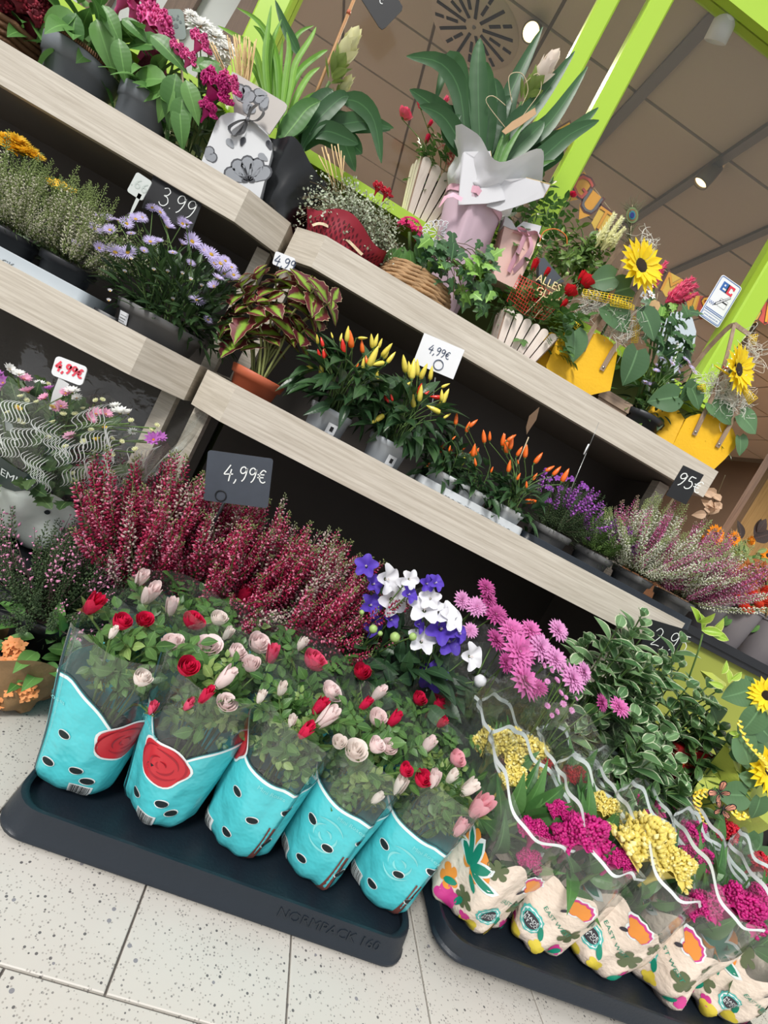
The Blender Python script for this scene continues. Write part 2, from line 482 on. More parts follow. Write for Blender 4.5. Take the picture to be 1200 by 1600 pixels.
def daisy_mb(n=20, L=1.0, W=0.18, disc=0.24, cup=0.15, layers=1, seed=0, droop=0.1, tip=0.8, dz=0.12):
    """Composite flower facing +Z, radius 1: ray petals (0) and a domed disc (1)."""
    R = random.Random(seed); mb = MB()
    for q in range(layers):
        nn = max(6, int(n * (1 - 0.16 * q))); Lq = L * (1 - 0.17 * q)
        for j in range(nn):
            a = 2 * PI * (j + 0.5 * (q % 2)) / nn + R.uniform(-.08, .08)
            el = cup + 0.24 * q + R.uniform(-.07, .07)
            M = Matrix.Rotation(a, 4, 'Z') @ Matrix.Translation((disc * 0.6, 0, 0.03 * q)) @ Matrix.Rotation(-el, 4, 'Y')
            leaf_mb(Lq - disc * 0.6, W * R.uniform(.85, 1.1), 0.55, 3, 0.15, droop, tip=tip, mb=mb, M=M)
    if disc: mb.lathe([(disc, -0.02), (disc * 0.95, dz * 0.6), (disc * 0.6, dz), (0.0, dz * 1.05)], 10, mi=1)
    mb.lathe([(0.03, -0.3), (0.16, -0.16), (disc * 0.9 + 0.04, -0.02)], 6, mi=2)
    return mb


def bell_mb(seed=0):
    """Balloon-flower: five joined pointed lobes, radius 1, facing +Z."""
    R = random.Random(seed); mb = MB()

    def fn(u, t):
        a = u * 2 * PI; lob = abs(math.cos(2.5 * a)) ** 1.6
        r = 0.10 + t * (0.60 + 0.36 * lob * t)
        z = 0.05 + 0.62 * t - 0.20 * t * t * lob - 0.30 * max(0, t - 0.7) * (1 + 0.4 * lob)
        return (r * math.cos(a), r * math.sin(a), z)
    mb.grid(fn, 30, 4, 0, closed=True)
    mb.lathe([(0.0, -0.25), (0.1, -0.2), (0.14, 0.0), (0.10, 0.08)], 7, mi=1)
    mb.tube([(0, 0, 0.05), (0, 0, 0.34)], [0.05, 0.03], 4, 2)
    for j in range(5):
        a = j * 2 * PI / 5; mb.tube([(0, 0, 0.34), (0.1 * math.cos(a), 0.1 * math.sin(a), 0.38)], 0.02, 3, 2)
    return mb


def blob(mb, c, r, d=(0, 0, 1), mi=0, el=1.0):
    d = V(d).normalized(); a = d.orthogonal().normalized(); b = d.cross(a); c = V(c)
    vs = [c - d * r * el, c + d * r * el] + [c + (a * math.cos(t) + b * math.sin(t)) * r * 0.8 for t in (0, PI / 2, PI, 1.5 * PI)]
    mb.add(vs, [(0, 3, 2), (0, 4, 3), (0, 5, 4), (0, 2, 5), (1, 2, 3), (1, 3, 4), (1, 4, 5), (1, 5, 2)], mi)


def spike_mb(L=0.2, r=0.009, n=80, seed=0, bare=0.2, tipg=0.1, fl=0.0033, bend=0.25, nm=2):
    """Heather spike along +X: florets of nm colours (materials 0..), green tip and stem (material nm)."""
    R = random.Random(seed); mb = MB()

    def cen(t): return V((L * t, 0, bend * L * t * t))
    mb.tube([cen(i / 5) for i in range(6)], [0.0014, 0.0013, 0.0012, 0.001, 0.0008, 0.0004], 3, nm)
    for i in range(n):
        t = bare + (1 - bare) * (i + 0.5) / n
        a = i * 2.4 + R.uniform(-.3, .3); c = cen(t)
        tap = min(1, (1.03 - t) * 4.0) * min(1, (t - bare) * 8 + 0.4)
        rr = r * (0.35 + 0.65 * tap) * R.uniform(.8, 1.15)
        o = V((0, math.cos(a), math.sin(a)))
        m = nm if t > 1 - tipg or R.random() < 0.02 else (0 if (nm == 1 or R.random() < 0.68) else 1)
        blob(mb, c + o * rr, fl * (0.55 + 0.45 * tap) * R.uniform(.8, 1.2), o + V((0.8, 0, 0)), m, 1.5)
    for i in range(int(n * 0.3)):
        t = R.uniform(0.02, 0.7); a = R.uniform(0, 2 * PI); o = V((0.7, math.cos(a), math.sin(a)))
        p = cen(t); mb.add([p + V((0, 0.0007, 0)), p - V((0, 0.0007, 0)), p + o * r * 0.9], [(0, 1, 2)], nm)
    return mb


def pepper_mb(L=1.0, r=0.2, seed=0):
    """Pepper fruit along +X from its cap (material 1)."""
    mb = MB(); n = 7; k = 7
    prof = [(0, 0.5), (0.08, 0.9), (0.3, 1.0), (0.55, 0.86), (0.78, 0.55), (0.93, 0.25), (1.0, 0.03)]

    def fn(u, t):
        i = min(int(t * 6), 5); f_ = t * 6 - i; x = prof[i][0] * (1 - f_) + prof[i + 1][0] * f_; q = prof[i][1] * (1 - f_) + prof[i + 1][1] * f_
        a = u * 2 * PI; return (x * L, r * q * math.cos(a), r * q * math.sin(a) + 0.06 * L * x * x)
    mb.grid(fn, n, 6, 0, closed=True)
    mb.lathe([(0.0, -0.02), (r * 0.5, 0.0), (r * 0.62, -0.03), (0.05, -0.1), (0.035, -0.32)], 6, mi=1)
    vs = mb.v
    for i in range(n * 7, len(vs)):
        x, y, z = vs[i]; vs[i] = (z, y, x)
    return mb


def crest_mb(seed=0, W=1.0, H=0.7, D=0.35, n=170, pale=0.0):
    """Cockscomb: a fan-shaped crest built from many ruffled knobs."""
    R = random.Random(seed); mb = MB()

    def pt(u, v):
        a = PI * (0.06 + 0.88 * u); rr = 1 + 0.13 * math.sin(u * 17 + seed) + 0.08 * math.sin(u * 29)
        x = math.cos(a) * W * 0.5 * rr; z = 0.25 + math.sin(a) * H * rr * 0.75
        th = math.sin(PI * v); y = (v - 0.5) * D * (1 + 0.3 * math.sin(u * 11 + seed))
        k = 0.55 + 0.45 * th
        return V((x * k, y * 1.0, 0.2 + (z - 0.2) * k))
    mb.grid(lambda u, v: pt(u, v) * 0.93, 22, 8, 0)
    mb.lathe([(0.05, -0.3), (0.08, 0.0), (W * 0.2, 0.28), (W * 0.28, 0.4)], 8, mi=0, sy=0.6)
    for i in range(n):
        u, v = R.random(), R.uniform(0.05, 0.95); p = pt(u, v)
        o = V((p.x, p.y * 2.2, p.z - 0.15)).normalized()
        blob(mb, p * 0.97 + o * 0.02, R.uniform(0.032, 0.056), o + rdir(R) * 0.5, 0 if R.random() > pale else 1, 1.2)
    return mb


def plume_mb(seed=0, n=120, L=1.0, r=0.2):
    """Plume celosia: a feathery cone along +Z."""
    R = random.Random(seed); mb = MB()
    mb.lathe([(0.03, -0.2), (r * 0.5, 0.05), (r * 0.6, 0.3), (r * 0.3, 0.75), (0.0, L * 0.98)], 7)
    for i in range(n):
        t = R.random() ** 0.8; a = R.uniform(0, 2 * PI); rr = r * (0.95 - 0.75 * t)
        p = V((rr * 0.6 * math.cos(a), rr * 0.6 * math.sin(a), t * L * 0.95)); o = V((math.cos(a), math.sin(a), 1.1)).normalized()
        q = o.orthogonal().normalized() * 0.03
        e = p + o * r * R.uniform(.5, .95) * (1.1 - 0.5 * t)
        mb.add([p + q, p - q, p + o.cross(q), e], [(0, 1, 3), (1, 2, 3), (2, 0, 3)], 0 if R.random() < 0.7 else 1)
    return mb


def text_polys(s, size=1.0, sx=1.0, spacing=1.0):
    """Flat text as (vertices2d, faces), centred."""
    cu = bpy.data.curves.new('t', 'FONT'); cu.body = s; cu.size = size; cu.align_x = 'CENTER'; cu.align_y = 'CENTER'; cu.resolution_u = 2
    cu.space_character = spacing; cu.space_line = 0.85
    ob = bpy.data.objects.new('t', cu); COL.objects.link(ob)
    bpy.context.view_layer.update()
    me = ob.to_mesh(); vs = [(v.co.x * sx, v.co.y) for v in me.vertices]; fs = [tuple(p.vertices) for p in me.polygons]
    ob.to_mesh_clear(); bpy.data.objects.remove(ob); bpy.data.curves.remove(cu)
    return vs, fs


STROKES = {
    '4': (0.62, [[(.42, 1), (.2, .62), (.04, .34), (.3, .36), (.62, .4)], [(.5, .72), (.42, .3), (.36, -.12)]]),
    '9': (0.56, [[(.5, .8), (.36, .98), (.16, .9), (.1, .66), (.24, .52), (.44, .66), (.52, .9), (.48, .5), (.36, .15), (.22, -.02)]]),
    ',': (0.26, [[(.16, .08), (.12, -.08), (.02, -.24)]]),
    '€': (0.62, [[(.56, .82), (.38, .92), (.2, .72), (.14, .42), (.24, .14), (.42, .06), (.56, .16)], [(.0, .58), (.2, .6), (.46, .62)], [(.0, .38), (.2, .4), (.42, .42)]]),
    '3': (0.54, [[(.1, .9), (.3, 1), (.46, .84), (.36, .62), (.2, .54), (.4, .5), (.5, .26), (.36, .03), (.16, 0), (.04, .12)]]),
    '5': (0.56, [[(.52, .98), (.34, .97), (.18, .95), (.14, .6), (.34, .62), (.5, .42), (.42, .12), (.2, .0), (.05, .08)]]),
    '2': (0.54, [[(.06, .78), (.24, .98), (.44, .84), (.4, .56), (.2, .24), (.04, .02), (.28, .06), (.52, .04)]]),
    '6': (0.54, [[(.46, .94), (.26, .8), (.12, .45), (.14, .12), (.32, 0), (.48, .18), (.42, .42), (.22, .42), (.12, .26)]]),
    '8': (0.54, [[(.28, .52), (.44, .74), (.32, .98), (.12, .86), (.14, .66), (.34, .46), (.46, .2), (.28, 0), (.1, .14), (.28, .52)]]),
    '.': (0.2, [[(.08, .0), (.1, .06)]]), ' ': (0.3, []),
}


def hand(mb, s, org, ex, ey, size, wid, mi=0, lift=(0, 0, 0)):
    """Handwriting: ribbons in the plane ex, ey."""
    x = 0; n = V(ex).cross(V(ey))
    for ch in s:
        w_, st = STROKES[ch]
        for ln in st:
            pts = [V(org) + V(ex) * ((x + a) * size) + V(ey) * (b * size) + V(lift) for a, b in ln]
            pts = smooth_path(pts, 4)
            k = len(pts); vs = []
            for i, p in enumerate(pts):
                d = (pts[min(i + 1, k - 1)] - pts[max(i - 1, 0)]).normalized(); q = n.cross(d).normalized() * wid * 0.5
                vs += [p - q, p + q]
            mb.add(vs, [(2 * i, 2 * i + 1, 2 * i + 3, 2 * i + 2) for i in range(k - 1)], mi)
        x += w_ + 0.06
    return x * size


def round_rect(w_, h, r, n=5):
    pts = []
    for cx, cy, a0 in ((w_ / 2 - r, h / 2 - r, 0), (-w_ / 2 + r, h / 2 - r, PI / 2), (-w_ / 2 + r, -h / 2 + r, PI), (w_ / 2 - r, -h / 2 + r, 1.5 * PI)):
        for i in range(n + 1):
            a = a0 + PI / 2 * i / n; pts.append((cx + r * math.cos(a), cy + r * math.sin(a)))
    return pts


class Plate:
    """A flat plate facing the street, given by three corner pixels (top left, top right, bottom left) at depth Y."""

    def __init__(s, tl, tr, bl, Y, Y2=None):
        a, b, c = P(*tl, Y), P(*tr, Y if Y2 is None else Y2), P(*bl, Y)
        s.ex = (b - a).normalized(); u = a - c; u -= s.ex * u.dot(s.ex); s.ey = u.normalized()
        s.w = (b - a).length; s.h = u.length; s.n = s.ex.cross(s.ey)      # towards the street
        s.c = (a + b) / 2 - s.ey * s.h / 2

    def pt(s, x, y, z=0.0): return s.c + s.ex * x + s.ey * y + s.n * z

    def slab(s, mb, th=0.002, r=0.004, mi=0, poly=None, z=0.0):
        pl = poly or round_rect(s.w, s.h, r)
        return mb.prism([s.pt(x, y, z) for x, y in pl], -s.n * th, mi)

    def text(s, mb, txt, x, y, size, sx=1.0, z=0.0006, mi=0, rot=0.0, mirror=False):
        vs, fs = text_polys(txt, size, sx); c, sn = math.cos(rot), math.sin(rot)
        m_ = -1 if mirror else 1
        mb.add([s.pt(x + m_ * (a * c - b * sn), y + a * sn + b * c, z) for a, b in vs], fs, mi)


# ---------------------------------------------------------------- sleeves (plastic or paper cones with prints)
class Sleeve:
    def __init__(s, c, r0, r1, h, seed=0, squash=0.0, lean=(0, 0), rim=None, seam=0.6, fold=0.010, wr=0.004, pw=0.8, sq_ang=0.0, cuff=0.0):
        s.c = V(c); s.r0 = r0; s.r1 = r1; s.h = h; s.R = random.Random(seed); s.squash = squash; s.lean = lean
        s.rim = rim or (lambda a: 1.0); s.seam = seam; s.fold = fold; s.wr = wr; s.pw = pw; s.sq = sq_ang; s.cuff = cuff
        s.ph = [s.R.uniform(0, 6.28) for _ in range(6)]

    def pt(s, a, t, off=0.0):
        """Angle a, height fraction t (1 = the rim)."""
        z = t * s.h * s.rim(a)
        r = s.r0 + (s.r1 - s.r0) * max(0.0, t) ** s.pw
        r *= 1 - 0.38 * max(0, 1 - t / 0.10) ** 2
        e = math.exp(-t * 3.2)
        r += s.wr * (math.sin(5 * a + s.ph[0] + 4 * t) * 0.8 + math.sin(9 * a + s.ph[1] - 9 * t) * 0.6 + math.sin(3 * a + s.ph[2] + 7 * t)) * (0.35 + 1.1 * e)
        z += 0.7 * s.wr * math.sin(7 * a + s.ph[3]) * max(0, 1 - t * 5)
        for sa in (s.seam, s.seam + PI):
            d = (a - sa + PI) % (2 * PI) - PI
            r += s.fold * math.exp(-(d / 0.13) ** 2) * (0.25 + t)
        r += off + s.cuff * max(0, t - 0.8) * 5
        x = r * math.cos(a); y = r * math.sin(a)
        if s.squash:
            ca, sa_ = math.cos(s.sq), math.sin(s.sq); u = x * ca + y * sa_; v = -x * sa_ + y * ca
            k = s.squash * t; u *= 1 + k * 0.45; v *= 1 - k; x = u * ca - v * sa_; y = u * sa_ + v * ca
        return s.c + V((x + s.lean[0] * t, y + s.lean[1] * t, z))

    def wall(s, name, mat, parent, t0, t1, nu=60, nv=10, label=None):
        f0 = t0 if callable(t0) else (lambda a: t0); f1 = t1 if callable(t1) else (lambda a: t1)
        mb = MB()
        mb.grid(lambda u, v: s.pt(u * 2 * PI, f0(u * 2 * PI) + (f1(u * 2 * PI) - f0(u * 2 * PI)) * v), nu, nv, 0, closed=True)
        if f0(0) == 0:
            n0 = len(mb.v); ring = [i * (nv + 1) for i in range(nu)]
            mb.v.append(tuple(s.c + V((0, 0, 0.004)))); mb.f += [(ring[i], n0, ring[(i + 1) % nu]) for i in range(nu)]; mb.mi += [0] * nu
            mb.uv[n0] = (0, 0)
        return mb.build(name, mat, parent, label=label)

    def line(s, mb, fa, a0, a1, wid, n=40, off=0.0012, mi=0):
        """Ribbon along the height function fa(angle)."""
        def fn(u, v):
            a = a0 + (a1 - a0) * u; return s.pt(a, fa(a) + (v - 0.5) * wid / s.h, off)
        mb.grid(fn, n, 1, mi)

    def vline(s, mb, fa, t0, t1, wid, n=14, off=0.0012, mi=0):
        """Ribbon running up the wall at angle fa(t)."""
        def fn(u, v):
            t = t0 + (t1 - t0) * u; r = s.r0 + (s.r1 - s.r0) * t; return s.pt(fa(t) + (v - 0.5) * wid / r, t, off)
        mb.grid(fn, n, 1, mi)

    def star(s, mb, a0, t0, rf, rings=3, n=24, off=0.0014, mi=0, rot=0.0, sx=1.0):
        """Star-shaped print: rf(angle) is the outline radius in metres."""
        r = s.r0 + (s.r1 - s.r0) * max(t0, 0) ** s.pw; vs = [s.pt(a0, t0, off)]; fs = []
        for q in range(1, rings + 1):
            for i in range(n):
                b = 2 * PI * i / n; R_ = rf(b) * q / rings; x = R_ * math.cos(b + rot) * sx; y = R_ * math.sin(b + rot)
                vs.append(s.pt(a0 + x / r, t0 + y / s.h, off))
        for i in range(n):
            j = (i + 1) % n; fs.append((0, 1 + i, 1 + j))
            for q in range(rings - 1):
                fs.append((1 + q * n + i, 1 + (q + 1) * n + i, 1 + (q + 1) * n + j, 1 + q * n + j))
        mb.add(vs, fs, mi)

    def text(s, mb, txt, a0, t0, size, off=0.0016, mi=0, rot=0.0, sx=1.0):
        vs, fs = text_polys(txt, size, sx); r = s.r0 + (s.r1 - s.r0) * max(t0, 0) ** s.pw; c, sn = math.cos(rot), math.sin(rot)
        mb.add([s.pt(a0 + (x * c - y * sn) / r, t0 + (x * sn + y * c) / s.h, off) for x, y in vs], fs, mi)


def pot_mb(r0, r1, h, rim=0.006, rimh=0.02, n=28, soil=True, mb=None, c=(0, 0, 0)):
    """Plant pot (material 0) with its soil (material 1)."""
    mb = mb or MB(); k = rimh / h; rm = r0 + (r1 - r0) * (1 - k)
    mb.lathe([(0.0, 0.0), (r0 * 0.97, 0.0), (r0, 0.003), (rm, h - rimh), (rm + rim, h - rimh + 0.002), (r1 + rim, h - 0.002), (r1 + rim - 0.002, h), (r1 - 0.002, h), (r1 - 0.004, h - 0.012), (r1 - 0.006, h - 0.018)], n, c)
    if soil: mb.lathe([(0.0, h - 0.014), (r1 * 0.5, h - 0.013), (r1 - 0.003, h - 0.017)], n, c, 1)
    return mb


def stems(root, base, tips, mat, r=0.0016, name='stems', spread=0.02, R=None, mids=0.35):
    """All stems of a plant, from around base to the tips."""
    R = R or random.Random(1); mb = MB(); b = V(base)
    for t in tips:
        t = V(t); o = V((R.uniform(-1, 1), R.uniform(-1, 1), 0)) * spread
        m = b + o + (t - b) * 0.5 + V((0, 0, 0.02)) - V((t.x - b.x, t.y - b.y, 0)) * 0.15
        mb.tube(smooth_path([b + o, m, t], 3), [r * 1.2] * 4 + [r] * 3, 4, 0, cap=False)
    o = mb.build(name, mat, root); o['kind'] = 'stuff'
    return o


def dome(R, n, rx, ry, z0, z1, shell=(0.7, 1.0), front=0.0, zmin=0.0):
    """Points and outward directions over a dome; front > 0 favours the side towards the street."""
    out = []
    while len(out) < n:
        d = rdir(R, zmin)
        if front and R.random() < front and d.y > 0.2: continue
        k = R.uniform(*shell)
        out.append((V((d.x * rx * k, d.y * ry * k, z0 + (z1 - z0) * (d.z * k))), d))
    return out


def leafy(root, R, tmpls, n_obj, n_stuff, rx, ry, z0, z1, size, front=0.6, droop=0.3, name='leaf', shell=(0.78, 1.02), zmin=-0.05, c=(0, 0, 0), jit=0.6, nrm=(0, -0.35, 1)):
    """n_obj leaves as parts on the outside of a dome plus n_stuff joined ones inside it."""
    c = V(c)
    for p, d in dome(R, n_obj, rx, ry, z0, z1, shell, front, zmin):
        dd = (d + rdir(R) * jit + V((0, -0.25, -droop))).normalized()
        up = (V(nrm) + d * 0.5 + rdir(R) * 0.35)
        R.choice(tmpls).put(name, root, MX(p + c, dd, up, size * R.uniform(.75, 1.15)))
    if n_stuff:
        mb = MB()
        for p, d in dome(R, n_stuff, rx, ry, z0, z1, (0.25, 0.9), 0, -0.3):
            dd = (d + rdir(R) * 0.8 + V((0, 0, -droop))).normalized()
            mb.tmpl(R.choice(tmpls), MX(p + c, dd, V(nrm) + rdir(R) * 0.5, size * R.uniform(.7, 1.05)))
        o = mb.build('foliage', tmpls[0].mats, root); o['kind'] = 'stuff'
# ---------------------------------------------------------------- materials used all over
OAK = wood('pale_oak', (184, 174, 158), (216, 208, 194), 'X')
OAKD = wood('pale_oak_side', (180, 170, 153), (212, 203, 188), 'D')
PANEL = plain('dark_panel', (80, 74, 69), 0.6, 0.06, 8)
SHELFG = plain('shelf_board_grey', (112, 105, 97), 0.6, 0.05, 10)
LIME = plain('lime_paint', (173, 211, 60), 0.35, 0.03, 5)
LIMED = plain('lime_wall_shaded', (104, 116, 58), 0.7, 0.05, 5)  # lime paint darkened to olive, shade behind the plants put into the colour
TILE = terrazzo('terrazzo', (207, 202, 193))
GROUT = plain('grout', (112, 106, 100), 0.8, 0.05)
CEIL = plain('ceiling_board', (192, 179, 168), 0.85, 0.03, 90, 0.0005, 300)
TRAYB = plain('tray_black', (25, 33, 42), 0.42, 0.08, 20, 0.0004, 200)
TRAYW = plain('tray_white', (196, 201, 204), 0.45, 0.04, 20)
TRAYG = plain('tray_grey', (165, 174, 180), 0.45, 0.05, 20)
SOIL = plain('soil', (50, 38, 30), 0.95, 0.4, 120, 0.004, 200)
STEM = plain('stem_green', (92, 122, 62), 0.55, 0.2)
BSTEM = plain('stem_brown', (98, 82, 52), 0.7, 0.2)
GLASS = film('window_glass', (246, 246, 245), 0.004, 0.3, 0.02, 0.0, 14, 0.004)
FILM = film('clear_sleeve', (252, 254, 253), 0.030, 0.8, 0.10, 0.006, 16)
FILMD = film('thin_sleeve', (252, 253, 253), 0.02, 1.3, 0.12, 0.012, 22)
WHITE = plain('white_plastic', (236, 238, 240), 0.4, 0.03)
PAPER = plain('white_paper', (238, 240, 243), 0.7, 0.02)
SLATE = plain('slate_sign', (62, 68, 78), 0.65, 0.12, 40)
BLACK = plain('black_sign', (20, 22, 26), 0.6, 0.1, 40)
CHALK = plain('chalk_white', (235, 238, 236), 0.8, 0.03)
REDPEN = plain('red_pen', (232, 72, 92), 0.6, 0.1)
BLUEPEN = plain('blue_pen', (70, 84, 110), 0.6, 0.1)
BLACKP = plain('black_print', (28, 28, 30), 0.6, 0.1)
GREYM = plain('grey_metal', (120, 122, 120), 0.4, 0.05, metal=0.6)
WIRE = plain('wire', (170, 172, 170), 0.35, 0.05, metal=0.8)
STICK = wood('pale_stick', (196, 176, 140), (222, 205, 170), 'Z')
STRAP = wood('strap_wood', (140, 118, 98), (172, 148, 124), 'Z')

# ---------------------------------------------------------------- floor, walls, ceiling
bx = MB().box((-3.0, -2.0, -0.10), (4.6, 7.2, -0.004)); floor = struct(bx.build('floor', GROUT, None, False))
floor_rot = Matrix.Rotation(FLOOR_TURN, 4, 'Z')
TW, TL = 0.2347, 0.469
mb = MB(); g = 0.0016
mb.add([(g, g, -0.004), (TW - g, g, -0.004), (TW - g, TL - g, -0.004), (g, TL - g, -0.004),
        (g, g, -0.001), (TW - g, g, -0.001), (TW - g, TL - g, -0.001), (g, TL - g, -0.001),
        (g + .0012, g + .0012, 0), (TW - g - .0012, g + .0012, 0), (TW - g - .0012, TL - g - .0012, 0), (g + .0012, TL - g - .0012, 0)],
       [(0, 1, 5, 4), (1, 2, 6, 5), (2, 3, 7, 6), (3, 0, 4, 7), (4, 5, 9, 8), (5, 6, 10, 9), (6, 7, 11, 10), (7, 4, 8, 11), (8, 9, 10, 11)])
tile_t = T(mb, 'tile', [TILE], False)
X0 = 0.0705 + 0.0087; Y0 = 0.541
for r_ in range(-3, 3):
    for c_ in range(-5, 9):
        xx = X0 + c_ * TW + (r_ % 2) * TW * 0.5; yy = Y0 + r_ * TL
        tile_t.put('tile', floor, floor_rot @ Matrix.Translation((xx, yy, 0)))
PAVE = plain('pavement', (150, 146, 140), 0.8, 0.08, 6)
struct(MB().box((-14, -16, -0.12), (14, -2.0, -0.02)).build('floor_pavement', PAVE, None, False))
BROWNW = plain('shop_wall_brown', (104, 84, 68), 0.8, 0.10, 4)
PLAST = plain('shop_wall', (196, 180, 164), 0.85, 0.04, 4)
struct(MB().box((-3.0, 7.0, -0.1), (4.6, 7.1, 2.9)).build('wall_back', BROWNW, None, False))
struct(MB().box((-3.1, 1.95, -0.1), (-3.0, 7.1, 2.9)).build('wall_left', PLAST, None, False))
struct(MB().box((4.6, 1.95, -0.1), (4.7, 7.1, 2.9)).build('wall_right', BROWNW, None, False))
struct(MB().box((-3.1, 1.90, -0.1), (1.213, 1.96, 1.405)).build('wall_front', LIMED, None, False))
struct(MB().box((-3.1, 1.86, 2.72), (4.7, 1.98, 4.2)).build('wall_facade', PLAST, None, False))
CZ = 2.66
ceil = struct(MB().box((-3.1, 1.96, CZ + 0.012), (4.7, 7.1, CZ + 0.06)).build('ceiling', plain('ceiling_grid', (118, 108, 98), 0.8, 0.03), None, False))
TC = 0.489; q = 0.008
mb = MB().box((q, q, 0), (TC - q, TC - q, 0.012)); ceil_t = T(mb, 'ceiling_tile', [CEIL], False)
for i in range(-5, 8):
    for j in range(-1, 7):
        ceil_t.put('ceiling_tile', ceil, Matrix.Translation((0.549 + i * TC, 2.468 + j * TC, CZ)))

# shop window: lime frames, glass
YW = 1.90


def post(x0, x1, z0=1.438, z1=2.72, y0=YW - 0.03, y1=YW + 0.05):
    m = MB(); e = 0.006
    m.prism([(x0, y1, z0), (x0, y0 + e, z0), (x0 + e, y0, z0), (x1 - e, y0, z0), (x1, y0 + e, z0), (x1, y1, z0)], (0, 0, z1 - z0))
    return m


def pane(x0, x1, z0, z1): return MB().box((x0, YW + 0.012, z0), (x1, YW + 0.018, z1))


for k, (x0, x1, px0, px1) in enumerate(((-3.0, -0.785, None, (-0.785, -0.695)), (-0.695, 0.145, None, (0.145, 0.209)), (0.209, 0.296, None, (0.296, 0.368)), (0.368, 1.137, None, (1.137, 1.215)))):
    wdw = bpy.data.objects.new('window_%d' % (k + 1), None); COL.objects.link(wdw); wdw['kind'] = 'structure'
    post(*px1).build('frame_post', LIME, wdw, False)
    MB().box((x0, YW - 0.02, 2.60), (x1, YW + 0.05, 2.72)).build('frame_beam', LIME, wdw, False)
    MB().box((x0, YW - 0.11, 1.405), (x1 + 0.07, YW + 0.05, 1.438)).build('sill', LIME, wdw, False)
    pane(x0, x1, 1.438, 2.60).build('pane', GLASS, wdw, False)
dr = bpy.data.objects.new('door_1', None); COL.objects.link(dr); dr['kind'] = 'structure'
post(2.6, 2.7, 0, 2.72).build('frame_post', LIME, dr, False)
MB().box((1.215, YW - 0.02, 2.60), (2.6, YW + 0.05, 2.72)).build('frame_beam', LIME, dr, False)
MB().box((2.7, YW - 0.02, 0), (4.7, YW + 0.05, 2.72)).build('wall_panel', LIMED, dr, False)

# ceiling fittings
mb = MB(); mb.box((1.02, 1.97, CZ - 0.030), (1.06, 6.9, CZ)); rail1 = tag(mb.build('track_rail', GREYM, None, False), 'dark grey ceiling track rail carrying the lit round spotlight at right', 'track rail')
mb = MB(); mb.box((0.525, 1.97, CZ - 0.022), (0.575, 6.9, CZ)); tag(mb.build('track_rail', GREYM, None, False), 'grey ceiling track rail running behind the right lime window post', 'track rail')
mb = MB(); mb.box((1.50, 1.97, CZ - 0.022), (1.54, 6.9, CZ)); tag(mb.build('track_rail', GREYM, None, False), 'faint ceiling track rail above the doorway at far right', 'track rail')
LAMPB = plain('lamp_body', (120, 112, 104), 0.45, 0.05)
GLOW = glow('lamp_light', (255, 218, 150), 5)


def spot(loc, d, label, power=14, body=LAMPB, name='track_spotlight', on=True):
    t = thing(name, label, 'spotlight', loc)
    d = V(d).normalized(); m = MB()
    prof = [(0.028, -0.085), (0.036, -0.08), (0.040, -0.03), (0.040, 0.018), (0.036, 0.02), (0.033, 0.0)]
    m.lathe(prof, 20, cap=False); M = MZ((0, 0, 0), d)
    m.v = [tuple(M @ V(v)) for v in m.v]; m.build('housing', body, t, True)
    m = MB(); m.lathe([(0.0, 0.006), (0.034, 0.006)], 20); m.v = [tuple(M @ V(v)) for v in m.v]
    m.build('lens', GLOW if on else WHITE, t)
    m = MB(); m.tube([tuple(-d * 0.06), (0, 0, CZ - loc[2] - 0.04), (0, 0, CZ - loc[2] - 0.018)], 0.009, 6); m.build('bracket', body, t)
    if on:
        l = bpy.data.lights.new('lamp', 'SPOT'); l.energy = power; l.color = (1, 0.86, 0.68); l.spot_size = 1.5; l.spot_blend = 0.7; l.shadow_soft_size = 0.03
        o = bpy.data.objects.new('lamp', l); COL.objects.link(o); o.parent = t; o.location = d * 0.03
        o.rotation_euler = d.to_track_quat('-Z', 'Y').to_euler()
    return t


c = P(1092, 288, 2.72); c = V((1.04, 2.74, 2.56)); spot(PZ(1098, 282, 2.575), (-0.22, 0.16, -0.95), 'grey track spotlight glowing warm on the ceiling rail at right', 40)
spot(PZ(830, 50, 2.60), (-0.1, -0.75, -0.65), 'bright glaring spotlight on the ceiling beside the round air diffuser', 40)
spot(PZ(1122, 55, 2.58), (0.2, 0.5, -0.8), 'pale spotlight shape standing in for a lamp reflection at top right', 0, WHITE, on=False)  # pale housing stands in for a faint lamp reflection
for (x, y, lb) in ((2.2, 3.4, 'ceiling spotlight over the tan wooden counter'), (3.2, 4.4, 'added fill spotlight far inside the shop at right'), (-1.4, 3.6, 'added fill spotlight over the slatted crate at left')):
    spot((x, y, 2.57), (0.15, 0.1, -0.95), lb, 60)  # the far right and far left spots are added interior fill
PANELG = glow('fill_panel', (255, 240, 220), 5)  # unseen panels added to brighten the shop interior and its ceiling
for k, (x, y) in enumerate(((-2.5, 3.6), (0.6, 5.2), (2.4, 5.4), (3.4, 3.2))):
    t = thing('fill_light', ('square fill panel added on the shop ceiling, far left', 'square fill panel added deep inside the shop', 'square fill panel added near the back wall', 'square fill panel added above the doorway side')[k], 'ceiling light', (x, y, CZ - 0.05))
    MB().box((-0.3, -0.3, 0.012), (0.3, 0.3, 0.05)).build('housing', WHITE, t, False); MB().box((-0.28, -0.28, 0.0), (0.28, 0.28, 0.012)).build('diffuser', PANELG, t, False)
    l = bpy.data.lights.new('fill_lamp', 'AREA'); l.energy = 62; l.size = 0.55; l.color = (1, 0.95, 0.88); o = bpy.data.objects.new('fill_lamp', l); COL.objects.link(o); o.parent = t; o.location = (0, 0, -0.01)
struct(MB().box((-3.0, 1.96, -0.004), (4.6, 7.0, 0.002)).build('floor_shop', plain('shop_floor', (150, 138, 126), 0.5, 0.06, 3), None, False))
